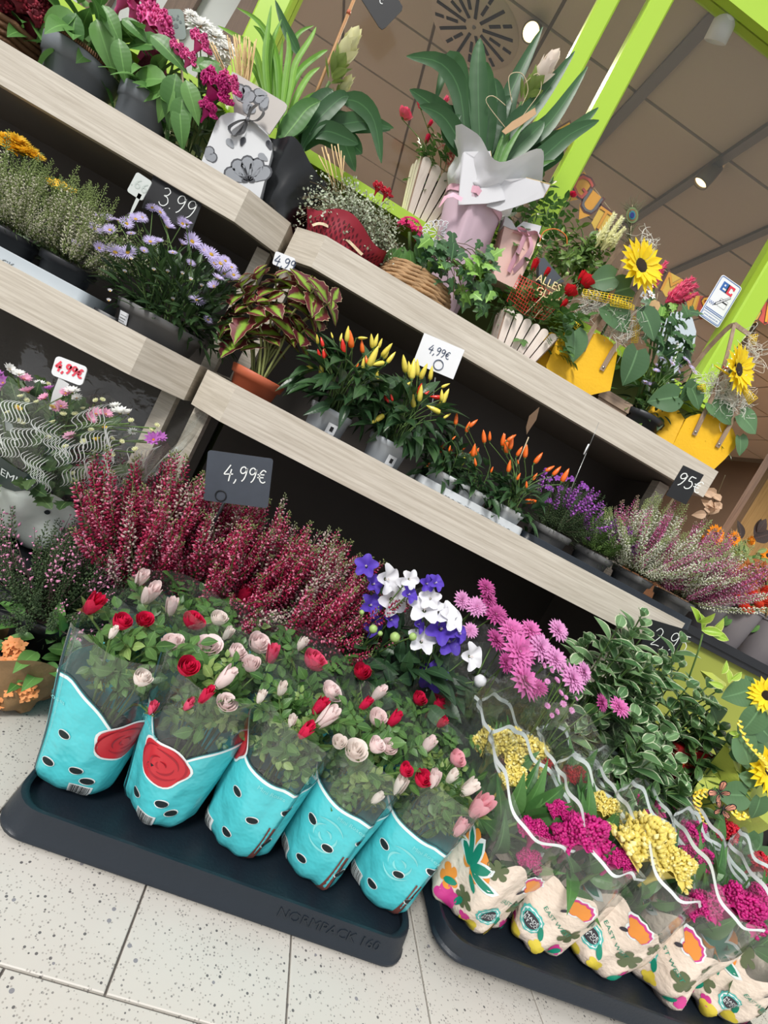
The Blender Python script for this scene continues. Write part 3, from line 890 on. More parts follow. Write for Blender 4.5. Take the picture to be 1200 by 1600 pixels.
dif = thing('air_diffuser', 'round swirl air diffuser with dark radial slots in the ceiling', 'air vent', (-0.245, 2.70, CZ - 0.006))
m = MB(); m.lathe([(0.0, 0.0), (0.225, 0.0), (0.229, 0.006)], 40); m.build('plate', CEIL, dif)
SLOT = plain('slot_dark', (16, 16, 16), 0.7, 0.05)
for k in range(18):
    a = 2 * PI * k / 18; c1, s1 = math.cos(a), math.sin(a)
    for (ra, rb, off) in (((0.045, 0.20, 0.0),) if k % 2 else ((0.085, 0.145, 0), (0.16, 0.205, 0))):
        m = MB(); hw = 0.0075
        pts = [(ra, -hw), (rb, -hw), (rb, hw), (ra, hw)]
        m.prism([(x * c1 - y * s1, x * s1 + y * c1, -0.003) for x, y in pts], (0, 0, 0.004)); m.build('slot', SLOT, dif, False)
m = MB(); m.lathe([(0.0, -0.006), (0.008, -0.005), (0.01, 0)], 10); m.build('screw', GREYM, dif)

# inside the shop: a pale shelf with brown slats behind the left pane, wooden pieces by the doorway
t = thing('slatted_crate', 'white board with brown wooden slats behind the left window', 'crate', (-1.30, 2.35, 1.5))
MB().box((-0.4, 0.05, 0.0), (0.40, 0.08, 1.1)).build('board', PAPER, t, False)
BR = wood('brown_slat', (112, 84, 66), (140, 108, 88), 'Z')
for x in (-0.28, -0.02, 0.20): MB().prism([(x, 0.02, 0), (x + 0.09, 0.02, 0), (x + 0.2, 0.02, 1.1), (x + 0.11, 0.02, 1.1)], (0, 0.025, 0)).build('slat', BR, t, False)
MB().box((-0.4, 0.0, -1.5), (0.45, 0.1, 0.0)).build('base', BR, t, False)
TAN = wood('tan_wood', (176, 132, 88), (204, 160, 112), 'Z')
t = thing('wooden_counter', 'tall tan wooden panel lit warmly inside the doorway', 'counter', (2.46, 2.9, 0))
MB().box((0, 0, 0), (1.3, 0.04, 2.1)).build('board', TAN, t, False)
MB().box((-0.02, -0.012, 0), (0.02, 0.05, 2.1)).build('edge_trim', BR, t, False)
t = thing('brown_cabinet', 'dark brown cabinet deep inside the shop behind the doorway', 'cabinet', (0.9, 3.6, 0))
MB().box((0, 0, 0), (1.9, 0.5, 1.05)).build('body', wood('brown_cab', (92, 66, 48), (120, 88, 66), 'X'), t, False)
MB().box((-0.02, -0.03, 1.05), (1.92, 0.5, 1.08)).build('worktop', BR, t, False)

# ---------------------------------------------------------------- display stands (two-tier)
YL, YU, YB = 1.25, 1.45, 1.83        # fronts of the lower and upper tier, back panel
ZL0, ZL1, ZU0, ZU1 = 0.605, 0.697, 1.055, 1.142
SL, SU = 0.652, 1.100                # shelf surfaces (the fascia stands proud of them)


def tier(t, x0, x1, yf, z0, z1, zs, chl, chr_):
    """One tier: fascia, chamfered end boards, shelf board; chl / chr_ = (dx, dy) of the chamfer or None for a square end."""
    th = 0.022
    MB().box((x0, yf, z0), (x1, yf + th, z1)).build('fascia', OAK, t, False)
    out = [(x0, yf + th), (x1, yf + th)]
    if chr_:
        a, b = (x1, yf), (x1 + chr_[0], yf + chr_[1])
        MB().prism([(a[0], a[1], z0), (b[0], b[1], z0), (b[0] - 0.012, b[1] + th, z0), (a[0] - 0.004, a[1] + th, z0)], (0, 0, z1 - z0)).build('chamfer_board', OAKD, t, False)
        MB().box((b[0] - 0.02, b[1] + 0.004, z0), (b[0], YB, z1)).build('end_board', OAKD, t, False)
        out += [(b[0] - 0.02, b[1] + th), (b[0] - 0.02, YB)]
    else:
        MB().box((x1 - 0.022, yf + th, z0), (x1, YB, z1)).build('end_board', OAKD, t, False)
        out += [(x1 - 0.022, yf + th), (x1 - 0.022, YB)]
    if chl:
        a, b = (x0, yf), (x0 - chl[0], yf + chl[1])
        MB().prism([(a[0], a[1], z0), (a[0] + 0.004, a[1] + th, z0), (b[0] + 0.012, b[1] + th, z0), (b[0], b[1], z0)], (0, 0, z1 - z0)).build('chamfer_board', OAKD, t, False)
        MB().box((b[0], b[1] + 0.004, z0), (b[0] + 0.02, YB, z1)).build('end_board', OAKD, t, False)
        out += [(b[0] + 0.02, YB), (b[0] + 0.02, b[1] + th)]
    else:
        MB().box((x0, yf + th, z0), (x0 + 0.022, YB, z1)).build('end_board', OAKD, t, False)
        out += [(x0 + 0.022, YB), (x0 + 0.022, yf + th)]
    MB().prism([(x, y, z0 + 0.004) for x, y in out], (0, 0, zs - z0 - 0.004)).build('shelf_board', SHELFG, t, False)


def stand(name, label, x0, x1, chl, chr_, legs, ext):
    t = thing(name, label, 'display shelf')
    tier(t, x0, x1, YL, ZL0, ZL1, SL, chl, chr_); tier(t, x0, x1, YU, ZU0, ZU1, SU, chl, chr_)
    MB().box((ext[0], YB, 0.0), (ext[1], YB + 0.02, ZU0 + 0.03)).build('back_panel', PANEL, t, False)
    for x in legs: MB().box((x - 0.019, 1.34, 0.0), (x + 0.019, 1.38, ZL0)).build('leg', OAKD, t, False)
    for x in legs: MB().box((x - 0.019, 1.56, SL), (x + 0.019, 1.60, ZU0)).build('upright', OAKD, t, False)
    if ext[1] > 1: MB().box((1.05, 1.385, 0.0), (1.066, YB, ZL0)).build('side_panel', PANEL, t, False); MB().box((1.05, 1.605, SL), (1.066, YB, ZU0)).build('side_panel', PANEL, t, False)
    return t


stand('display_stand', 'two-tier pale oak display stand at left, ending by the terracotta pot', -2.3, -0.445, None, (0.11, 0.065), (-0.378, -2.2), (-2.3, -0.335))
stand('display_stand', 'two-tier pale oak display stand at right, holding peppers and yellow tubs', -0.228, 1.09, (0.088, 0.065), None, (-0.292, 1.03), (-0.316, 1.09))


# ---------------------------------------------------------------- nursery trays
def tray_outline(w_, d, r, n=6): return round_rect(w_, d, r, n)


def tray(label, loc, w_, d, h, mat, r=0.045, txt=None, txs=0.02, feet=(), group=None, zin=0.02, cups=None, tsx=1.0, tx=0.0, name='nursery_tray', flare=0.008, sk=0.016):
    t = thing(name, label, 'tray', loc, group=group); m = MB(); n = 6
    lv = [(w_ - 0.012, d - 0.012, h - zin), (w_ - 0.02, d - 0.02, h - 0.004), (w_ - 0.012, d - 0.012, h), (w_ - 0.002, d - 0.002, h), (w_, d, h - 0.003), (w_ + flare, d + flare, sk), (w_ + flare + 0.006, d + flare + 0.006, sk - 0.004), (w_ + flare + 0.006, d + flare + 0.006, sk - 0.008), (w_ + flare - 0.004, d + flare - 0.004, sk - 0.008), (w_ - 0.03, d - 0.03, max(sk - 0.004, h - zin - 0.012))]
    k = 4 * (n + 1)
    for (a, b, z) in lv: m.v += [(x, y, z) for x, y in tray_outline(a, b, r, n)]
    for i in range(len(lv) - 1):
        for j in range(k): m.f.append((i * k + j, i * k + (j + 1) % k, (i + 1) * k + (j + 1) % k, (i + 1) * k + j))
    m.f.append(tuple(range(k))); m.mi = [0] * len(m.f)
    m.build('body', mat, t, True, flat_angle=40)
    for (x, y) in feet: MB().box((x - 0.02, y - 0.012, 0), (x + 0.02, y + 0.012, 0.012)).build('foot', mat, t, False)
    if txt:
        vs, fs = text_polys(txt, txs, tsx); m = MB(); s = 0.0
        nv = len(vs); yo = -d / 2 - flare * 0.25
        zc = 0.016 + (h - 0.018) * 0.52
        tilt = flare * 0.5 / (h - 0.018)
        def q(x, z, o): return (x + tx, -d / 2 - (h - 0.003 - (zc + z)) / (h - 0.019) * flare * 0.5 - o, zc + z)
        m.add([q(x, z, 0.0018) for x, z in vs] + [q(x, z, -0.001) for x, z in vs], fs)
        ed = {}
        for f_ in fs:
            for a, b in zip(f_, f_[1:] + f_[:1]): ed[(a, b)] = 1
        m.f += [(a, a + nv, b + nv, b) for a, b in ed if (b, a) not in ed]; m.mi = [0] * len(m.f)
        m.build('raised_lettering', mat, t, False)
    if cups:
        for (x, y, rr) in cups:
            mm = MB(); mm.lathe([(rr * 0.86, 0.0), (rr * 0.9, 0.003), (rr, h * 0.6), (rr, h - zin - 0.004)], 28); mm.lathe([(0, 0.001), (rr * 0.87, 0.0)], 28); mm.build('cup', mat, t)
    return t


tray('black nursery tray on the floor holding the teal-wrapped roses', (0.166, 0.885, 0.0), 0.65, 0.39, 0.052, TRAYB, 0.045, 'NORMPACK 160', 0.021, ((-0.26, -0.18), (-0.07, -0.18), (0.05, -0.18), (0.24, -0.18), (-0.26, 0.18), (0.24, 0.18)), tx=0.185, tsx=1.15)
cups = [(x, y * 1.05, 0.060) for x in (-0.29, -0.145, 0, 0.145, 0.29) for y in (-0.13, 0.0, 0.13)]
tray('black cup tray on the floor holding the patterned cockscomb bags', (0.905, 0.905, 0.0), 0.72, 0.40, 0.072, TRAYB, 0.05, None, cups=cups, zin=0.012, flare=-0.002, sk=0.046)
# ================================================================ floor level
ROSEL = leafm('rose_leaf', (58, 98, 46), (98, 138, 72), 0.38)
ROSEL2 = leafm('rose_leaf_young', (124, 156, 78), (150, 174, 104), 0.45)
SEPAL = plain('sepal', (104, 128, 70), 0.5, 0.15, trans=0.15)


def petal(name, c, var=0.10): return plain(name, c, 0.55, var, 3, spec=0.3, trans=0.25)


PINKP = petal('petal_pale_pink', (255, 234, 232), 0.03); CREAMP = petal('petal_cream', (255, 243, 236), 0.03)
REDP = petal('petal_crimson', (222, 36, 82), 0.18); ROSEP = petal('petal_rose', (238, 96, 132), 0.12)
REDP2 = petal('petal_red', (212, 26, 40), 0.18); PINKM = petal('petal_mid_pink', (252, 190, 200), 0.06)
ROSE = {}
for nm, m_ in (('pale', PINKP), ('cream', CREAMP), ('crim', REDP), ('pink', PINKM), ('red', REDP2), ('rose', ROSEP)):
    ROSE[nm] = [T(rose_mb(o, s), 'rose_bloom', [m_, SEPAL]) for o, s in ((0.12, 1), (0.2, 5), (0.55, 2), (0.75, 3), (1.0, 4))]
CL5 = T(compound_mb(5), 'rose_leaf', [ROSEL, STEM]); CL3 = T(compound_mb(3, 0.036), 'rose_leaf', [ROSEL, STEM]); CLY = T(compound_mb(5, 0.028), 'rose_leaf', [ROSEL2, STEM])

# blooms of the roses: px, py, kind (b bud, h half open, o open), colour, width in pixels
BL = '''145,946,b,crim,24 190,972,h,crim,28 226,968,o,crim,30 220,905,b,pale,18 233,930,b,pale,24 267,950,b,pale,18 303,970,o,crim,40 342,967,h,cream,26
270,1003,o,pale,38 327,1007,o,pale,42 293,1042,h,crim,32 370,1020,h,pale,28 392,1038,h,pale,28 405,1005,o,pale,42 350,1062,b,pale,24 355,1097,o,pale,36 380,932,b,crim,20
222,1060,h,cream,28 492,1032,o,rose,46 424,1026,b,rose,20 470,1008,b,cream,15 520,1080,o,pale,40 508,1123,b,pale,26 477,1143,b,crim,20 498,1105,b,crim,19 565,1050,h,crim,28
590,1085,b,pale,18 570,1101,b,crim,15 590,1122,h,pale,30 530,1160,h,cream,24 556,1173,o,cream,46 588,1165,h,pale,28 608,1167,o,pale,32 615,1125,b,crim,18 655,1092,h,crim,24
687,1098,o,crim,34 668,1165,b,pale,20 714,1186,h,pink,28 634,1203,h,crim,24 660,1217,h,crim,30 624,1230,b,cream,22 678,1220,b,pale,20 705,1215,b,cream,17 730,1233,b,cream,22
748,1262,b,pink,32 717,1295,b,pink,20 588,1248,b,cream,15 320,1088,b,crim,18 440,1078,b,cream,16 294,1102,b,rose,14 238,1108,b,rose,14 176,990,b,cream,12 355,992,b,cream,14
690,1130,b,crim,14 407,1090,b,cream,14 456,1128,b,cream,14'''.split()
TEALP = plain('teal_print', (82, 200, 208), 0.26, 0.04, 12, 0.007, 20, spec=0.6)
TEALD = plain('teal_dark_line', (30, 62, 70), 0.35, 0.1)
TEALL = plain('teal_light_print', (128, 214, 216), 0.3, 0.03, spec=0.6)
WPRINT = plain('white_print', (232, 240, 240), 0.3, 0.02)
ROSEPR = plain('rose_print_red', (206, 46, 58), 0.3, 0.12, 60)
ROSEPD = plain('rose_print_dark', (158, 26, 42), 0.3, 0.1)
BROWNPR = plain('brown_print', (112, 66, 60), 0.35, 0.15)
HOLE = plain('punched_hole', (14, 30, 34), 0.7, 0.1)
FX = [-0.105, 0.035, 0.175, 0.310, 0.445]
RROW = [0.800, 0.925, 1.045]
SEAMS = [-PI / 2 - 0.85, -PI / 2 - 1.25, -PI / 2 + 0.42, -PI / 2 + 0.32, -PI / 2 + 0.30]
ROSEANG = [-PI / 2 + 0.82, -PI / 2 - 0.30, -PI / 2 - 1.45, -PI / 2 + 2.9, -PI / 2 + 2.9]
pots = {}
for j, y in enumerate(RROW):
    for i in range(5):
        x = FX[i] + (0, 0.012, 0.02)[j]
        pots[(i, j)] = dict(loc=V((x, y, 0.033)), bl=[])
for e in BL:
    px, py, k, cn, wd = e.split(','); px, py, wd = float(px), float(py), float(wd)
    a, b = P(px, py, 0.7), P(px, py, 1.1); tt = min(1, max(0, (a.z - 0.315) / (a.z - b.z)))
    Yb = 0.7 + 0.4 * tt; Yb = max(0.715, Yb); p = P(px, py, Yb)
    key = min(pots, key=lambda q: (pots[q]['loc'].x - p.x) ** 2 + (pots[q]['loc'].y - p.y) ** 2)
    pots[key]['bl'].append((p, k, cn, wd * 1.15 * M_PER_PX(Yb)))
ORD = ['leftmost', 'second from left', 'middle', 'fourth from left', 'rightmost']
FRONTL = ['leftmost teal-wrapped mini rose, printed red rose at its right side', 'teal-wrapped mini rose with a whole red rose print, second from left',
          'teal-wrapped mini rose in the middle of the front row', 'teal-wrapped mini rose with a brown seam, fourth from left in front', 'teal-wrapped mini rose at the right end of the front row']
for (i, j), q in pots.items():
    R = random.Random(100 + i * 7 + j * 31); L = q['loc']
    lab = FRONTL[i] if j == 0 else '%s mini rose in clear sleeve, %s row of the black tray' % (ORD[i], ('', 'second', 'back')[j])
    t = thing('potted_rose', lab, 'potted rose', L, group='mini roses in the black tray')
    ar = ROSEANG[i] + (0 if j == 0 else R.uniform(-2, 2)); h = 0.285

    def rim(a, i=i): return 1 + 0.045 * math.cos(a - PI / 2) - 0.03 * math.cos(a + PI / 2 - 0.9)
    s = Sleeve((0, 0, 0), 0.058, 0.086, h, i * 5 + j, squash=0.10, lean=(-0.006, -0.012), rim=rim, seam=SEAMS[i], sq_ang=SEAMS[i], fold=0.012, wr=0.0022)

    def tb(a, ar=ar):
        d = (a - ar + PI) % (2 * PI) - PI
        if i > 1: return 0.645 + 0.012 * math.sin(a * 2 + i)
        return 0.655 + 0.075 * math.sin(min(PI, abs(d))) ** 2 * (1 if d < 0 else 0.3) - 0.17 * math.exp(-(d / 0.55) ** 2)
    hi = j == 0
    pr = s.wall('printed_sleeve', TEALP, t, 0, tb, 64 if hi else 36, 14 if hi else 6, 'printed teal lower part of the sleeve')
    s.wall('clear_sleeve', FILM, t, tb, 1.0, 64 if hi else 36, 8 if hi else 5, 'clear film top of the sleeve')
    m = MB(); pot_mb(0.038, 0.048, 0.085, mb=m, c=(0, 0, 0.006)); m.build('pot', [TRAYB, SOIL], t)
    if hi:
        m = MB()
        s.line(m, lambda a: tb(a) - 0.012, 0, 2 * PI, 0.0055, 64, 0.0008, 0); s.line(m, lambda a: tb(a) + 0.012, 0, 2 * PI, 0.0018, 64, 0.0008, 1)
        m.build('print_border', [WPRINT, TEALD], pr)
        if i < 3:
            def ro(b): return 0.034 * (1 + 0.06 * math.sin(5 * b + 1) + 0.04 * math.sin(3 * b))
            m = MB(); tr_ = tb(ar) - 0.02
            s.star(m, ar, tr_, lambda b: ro(b) + 0.0035, 4, 36, 0.0012, 0, 0, 1.18); s.star(m, ar, tr_, ro, 4, 36, 0.0018, 1, 0, 1.18)
            for k in range(4):
                r_ = 0.0055 + 0.0075 * k; a0 = k * 1.9
                for w0 in (a0, a0 + 2.6):
                    pts = [s.pt(ar + 1.18 * r_ * (1 + 0.2 * u / 10) * math.cos(w0 + u * 0.2) / 0.07, tr_ + r_ * (1 + 0.2 * u / 10) * math.sin(w0 + u * 0.2) / h, 0.0022) for u in range(11)]
                    m.strip(pts, [0.0006 + 0.003 * math.sin(PI * u / 10) for u in range(11)], [(p_ - s.pt(ar, tr_, 0)) for p_ in pts], 2)
            m.build('rose_print', [WPRINT, ROSEPR, ROSEPD], pr, label='printed red rose with white outline')
        else:
            m = MB()
            for k in range(3):
                r_ = 0.010 + 0.010 * k
                for w0 in (k * 1.9, k * 1.9 + 3.0):
                    pts = [s.pt(-PI / 2 - 0.35 + r_ * math.cos(w0 + u * 0.2) / 0.07, 0.42 + r_ * math.sin(w0 + u * 0.2) / h, 0.0010) for u in range(10)]
                    m.strip(pts, [0.0004 + 0.0035 * math.sin(PI * u / 9) for u in range(10)], [(p_ - s.pt(-PI / 2 - 0.35, 0.42, 0)) for p_ in pts], 0)
            m.build('swirl_print', [TEALL], pr)
        holes = [(-0.55, 0.44), (0.05, 0.36), (-0.35, 0.18), (0.62, 0.5), (0.66, 0.22)] if i > 1 else [(-0.45, 0.42), (-0.62, 0.20), (0.05, 0.24), (0.35, 0.18)]
        for (da, tt) in holes:
            m = MB(); a = -PI / 2 + da - math.atan2(L.x, L.y) * 0.6
            s.star(m, a, tt, lambda b: 0.0084 + 0.0008 * math.sin(2 * b), 1, 14, 0.0012, 0, 0, 1.25); s.star(m, a, tt, lambda b: 0.0070 + 0.0007 * math.sin(2 * b + 1), 1, 14, 0.0017, 1, 0, 1.25)
            m.build('hole', [WPRINT, HOLE], pr, label='small dark punched hole with pale edge')
        m = MB(); sa = SEAMS[i]
        if i > 1: s.vline(m, lambda t_: sa - 0.10 + 0.12 * math.sin(t_ * 5) * (1 - t_), 0.02, 0.36, 0.010, 10, 0.0012, 0)
        s.vline(m, lambda t_: sa + 0.05, 0.05, 0.99, 0.0022, 16, 0.0014, 1); s.vline(m, lambda t_: sa + 0.12, 0.1, 0.99, 0.0014, 16, 0.0014, 2)
        m.build('seam', [BROWNPR, TEALD, FILM], pr, label='dark welded seam with brown stripe')
        m = MB(); a0 = (-PI / 2 + 0.35) if i == 0 else (-PI / 2 - 0.22) if i == 1 else -PI / 2 - 1.25
        m.grid(lambda u, v: s.pt(a0 - 0.26 + 0.52 * u, 0.055 + 0.085 * v, 0.0012), 6, 2, 0)
        x = -0.22
        while x < 0.2:
            w_ = R.choice((0.010, 0.016, 0.026)); m.grid(lambda u, v: s.pt(a0 + x + w_ * u, 0.062 + 0.072 * v, 0.0017), 1, 2, 1); x += w_ + R.choice((0.012, 0.018))
        m.build('barcode', [WPRINT, BLACKP], pr, label='black and white barcode near the bottom')
        m = MB(); s.text(m, 'Mini Roses', -PI / 2 + (0.0 if i > 1 else -0.9), 0.575, 0.011, mi=0); m.build('lettering', [TEALL], pr)
    tips = []
    for (p, k, cn, wd) in q['bl']:
        lp = p - L; d = V((R.uniform(-.3, .3), R.uniform(-.5, -.1), 1)); tm = ROSE[cn]
        if k == 'b': tp = R.choice(tm[:2]); sc = wd / 2 / 0.40
        elif k == 'h': tp = tm[2]; sc = wd / 2 / 0.78
        else: tp = R.choice(tm[3:]); sc = wd / 2 / 1.0
        M = MZ(lp - d.normalized() * sc * 0.6, d, R.uniform(0, 6), sc); tp.put('bloom', t, M, {'b': 'closed rose bud', 'h': 'half-open rose', 'o': 'open rose'}[k]); tips.append(M.translation)
    for k in range(5): tips.append(V((R.uniform(-.06, .06), R.uniform(-.06, .06), R.uniform(.2, .27))))
    stems(t, (0, 0, 0.085), tips, STEM, 0.0017, R=R)
    leafy(t, R, [CL5, CL3, CLY, CL5], (44, 26, 18)[j], 34, 0.046, 0.046, 0.185, 0.268, 0.52, 0.6, -0.1, shell=(0.5, 1.0), jit=0.9, zmin=-0.3, nrm=(0, -1.1, 0.5))
    for k in range((22, 10, 5)[j]):
        a_ = -PI / 2 + R.uniform(-1.5, 1.3) - 0.3; r_ = R.uniform(.045, .062); d_ = V((math.cos(a_), math.sin(a_), 0))
        R.choice((CL5, CL3, CLY)).put('rose_leaf', t, MX(d_ * (r_ - 0.012) + V((0, 0, R.uniform(.185, .262))), V((-d_.y, d_.x, 0)) * R.choice((-1, 1)) + V((0, 0, R.uniform(-.5, 1.0))), d_ + V((0, 0, .3)) + rdir(R) * .35, R.uniform(.62, .85)))
    for k in range((7, 8, 8)[j]):
        a_ = R.uniform(0, 6.28); CL5.put('rose_leaf', t, MX((0.05 * math.cos(a_), 0.05 * math.sin(a_) - 0.01, R.uniform(.235, .275)), (math.cos(a_), math.sin(a_), R.uniform(0.1, 1)), (0, -0.4, 1), R.uniform(.6, .8)))

# ---------------------------------------------------------------- cockscombs in patterned bags
CEL = {'mag': plain('comb_magenta', (202, 32, 128), 0.5, 0.2, 8, trans=0.15), 'yel': plain('comb_yellow', (236, 216, 112), 0.6, 0.12, 8, trans=0.15), 'red': plain('comb_red', (206, 20, 48), 0.45, 0.22, 8, trans=0.1)}
CELD = {'mag': plain('comb_magenta_dark', (160, 22, 96), 0.5, 0.2), 'yel': plain('comb_yellow_pale', (244, 232, 160), 0.6, 0.1), 'red': plain('comb_red_dark', (150, 12, 40), 0.45, 0.2)}
CREST = {k: [T(crest_mb(s, 1.05, 0.75, 0.5, 420, 0.25), 'cockscomb', [CEL[k], CELD[k]]) for s in (1, 2)] for k in CEL}
CLEAF = leafm('cockscomb_leaf', (58, 104, 52), (88, 136, 72), 0.4)
CLF = [T(leaf_mb(1, 0.42, 0.36, 8, 0.2, 0.35, 0.012, tip=1.1), 'leaf', [CLEAF]), T(leaf_mb(1, 0.34, 0.33, 8, 0.28, 0.55, 0.015, tip=1.1), 'leaf', [CLEAF])]
CREAMB = plain('cream_print', (232, 216, 200), 0.35, 0.03, 12, 0.006, 38)
ORPR = plain('orange_print', (238, 150, 62), 0.35, 0.06, 40); MAGPR = plain('magenta_print', (206, 62, 142), 0.35, 0.05); GRPR = plain('green_print', (22, 136, 110), 0.35, 0.05)
OLPR = plain('olive_print', (92, 104, 72), 0.35, 0.08); YEPR = plain('yellow_print', (222, 202, 74), 0.35, 0.05); NAVY = plain('navy_print', (52, 50, 58), 0.4, 0.05)
TEALPR = plain('teal_ring_print', (86, 186, 178), 0.35, 0.05)
PRN = [WPRINT, ORPR, MAGPR, GRPR, OLPR, YEPR, NAVY, TEALPR, BROWNPR]


def lobes(n, r, d, ph=0.0): return lambda b: r * (1 - d + d * abs(math.cos(n * b / 2 + ph)) ** 0.6)


def ell(a, b_): return lambda t: a * b_ / math.sqrt((b_ * math.cos(t)) ** 2 + (a * math.sin(t)) ** 2)


def fan(r): return lambda b: r * (0.25 + 0.75 * max(0, math.cos(b - PI / 2)) ** 0.35) * (1 + 0.05 * math.sin(14 * b))


def bag_prints(s, t, pr, R, front=True):
    A = -PI / 2 - math.atan2(t.location.x, t.location.y) * 0.75; r_ = 0.075; sh = R.choice((0.0, 0.0))
    sh = {0: 0.022, 1: -0.030, 2: -0.040, 3: -0.055, 4: 0.01}.get(round((t.location.x - 0.6) / 0.142), 0)

    def at(dx, dz): return A + dx / r_, dz / s.h

    def leafpr(m, x, z, L, W, rot, mi, off=0.0022):
        c_, sn = math.cos(rot), math.sin(rot); a, tt = at(x + c_ * L * 0.5, z + sn * L * 0.5); s.star(m, a, tt, ell(L * 0.5, W * 0.5), 2, 16, off, mi, rot)
    m = MB(); x0 = sh + R.uniform(-.006, .006)
    a, tt = at(-0.046 + x0, 0.135); s.star(m, a, tt, lobes(6, 0.037, 0.45), 3, 36, 0.0012, 1)
    for rot, L in ((2.2, 0.05), (1.55, 0.055), (0.95, 0.05), (0.2, 0.05), (2.9, 0.035)):
        leafpr(m, -0.046 + x0, 0.115, L + 0.008, 0.021, rot, 0, 0.0016)
        leafpr(m, -0.046 + x0, 0.115, L, 0.015, rot, 3, 0.0022)
    m.build('leaf_print', PRN, pr, label='orange leaf and green sprig print')
    m = MB(); a, tt = at(0.062 + x0, 0.145); s.star(m, a, tt, lambda b: fan(0.034)(b) + 0.004, 3, 30, 0.0012, 0, -0.5); s.star(m, a, tt, fan(0.034), 3, 30, 0.0017, 2, -0.5); s.star(m, a, tt, fan(0.029), 3, 30, 0.0022, 1, -0.5)
    leafpr(m, 0.058 + x0, 0.142, 0.02, 0.006, -2.2, 6)
    m.build('flower_print', PRN, pr, label='orange trumpet flower print with magenta edge')
    m = MB(); a, tt = at(0.02 + x0, 0.068); s.star(m, a, tt, lambda b: 0.0215 + 0.0012 * math.cos(11 * b), 2, 44, 0.0012, 7); s.star(m, a, tt, lambda b: 0.0185, 2, 30, 0.0016, 0); s.star(m, a, tt, lambda b: 0.0165 + 0.0012 * math.cos(11 * b), 2, 44, 0.0018, 7); s.star(m, a, tt, lambda b: 0.0135, 2, 24, 0.0022, 6)
    s.text(m, 'MADE\nBY.CO', a, tt, 0.0088, 0.0027, 0); m.build('round_logo', PRN, pr, label='round teal-edged black logo reading MADE BY.CO')
    m = MB(); a, tt = at(0.055 + x0, 0.098); s.text(m, 'EAST WEST', a, tt, 0.013, 0.0018, 3, -0.32); m.build('lettering', PRN, pr, label='green letters EAST WEST')
    for (dx, dz, mi, f_) in ((-0.07, 0.06, 1, lobes(5, 0.02, 0.4)), (-0.055, 0.032, 2, lobes(4, 0.022, 0.4)), (-0.03, 0.06, 4, lobes(5, 0.019, 0.5)), (0.0, 0.022, 5, lobes(4, 0.018, 0.3)), (0.05, 0.03, 5, lobes(4, 0.015, 0.4)), (-0.012, 0.035, 2, lobes(3, 0.010, 0.4)), (0.09, 0.085, 4, lobes(5, 0.024, 0.5)), (0.10, 0.04, 2, fan(0.02)), (-0.01, 0.165, 4, lobes(5, 0.021, 0.55)), (0.115, 0.13, 4, lobes(5, 0.016, 0.5))):
        m = MB(); a, tt = at(dx + x0, dz); s.star(m, a, tt, f_, 2, 30, 0.0013, 0, R.uniform(0, 6)); m.build('print_patch', PRN[mi], pr)
    for (dx, dz, rot) in ((-0.075, 0.05, 0.6), (-0.04, 0.03, 1.2), (0.085, 0.02, 1.0), (-0.02, 0.09, 2.4), (0.05, 0.045, 2.0)): m = MB(); leafpr(m, dx + x0, dz, 0.028, 0.011, rot, 0); m.build('leaf_print', GRPR, pr)


KX = [0.600, 0.748, 0.890, 1.030, 1.165]; KROW = [0.800, 0.925, 1.045]
COMBS = '''775,1165,yel,62 812,1172,yel,66 905,1300,mag,78 838,1300,mag,44 985,1312,yel,110 1035,1345,yel,72 893,1212,red,40 842,1192,red,34 950,1200,mag,60 992,1216,red,46 1120,1297,red,52 1145,1410,mag,72 1092,1412,mag,60
1075,1300,mag,50 1190,1400,mag,50 960,1340,mag,46 820,1340,mag,40 1050,1250,mag,42 795,1215,yel,46 1085,1335,mag,44 1180,1345,red,40 935,1260,yel,50 1010,1265,mag,46 866,1265,mag,40'''.split()
kp = {(i, j): dict(loc=V((KX[i] + 0.015 * j, KROW[j], 0.062)), bl=[]) for j in range(3) for i in range(5)}
for e in COMBS:
    px, py, cn, wd = e.split(','); px, py, wd = float(px), float(py), float(wd)
    a, b = P(px, py, 0.72), P(px, py, 1.1); tt = min(1, max(0, (a.z - 0.315) / (a.z - b.z))); Yb = max(0.75, 0.72 + 0.38 * tt); p = P(px, py, Yb)
    key = min(kp, key=lambda q: (kp[q]['loc'].x - p.x) ** 2 + (kp[q]['loc'].y - p.y) ** 2)
    kp[key]['bl'].append((p, cn, wd * 1.4 * M_PER_PX(Yb)))
KL = ['patterned cockscomb bag at the left end of the cup tray, orange and pink leaves', 'patterned cockscomb bag, second from left in front', 'patterned cockscomb bag, middle of the front row', 'patterned cockscomb bag, fourth from left in front', 'patterned cockscomb bag at the right end in front']
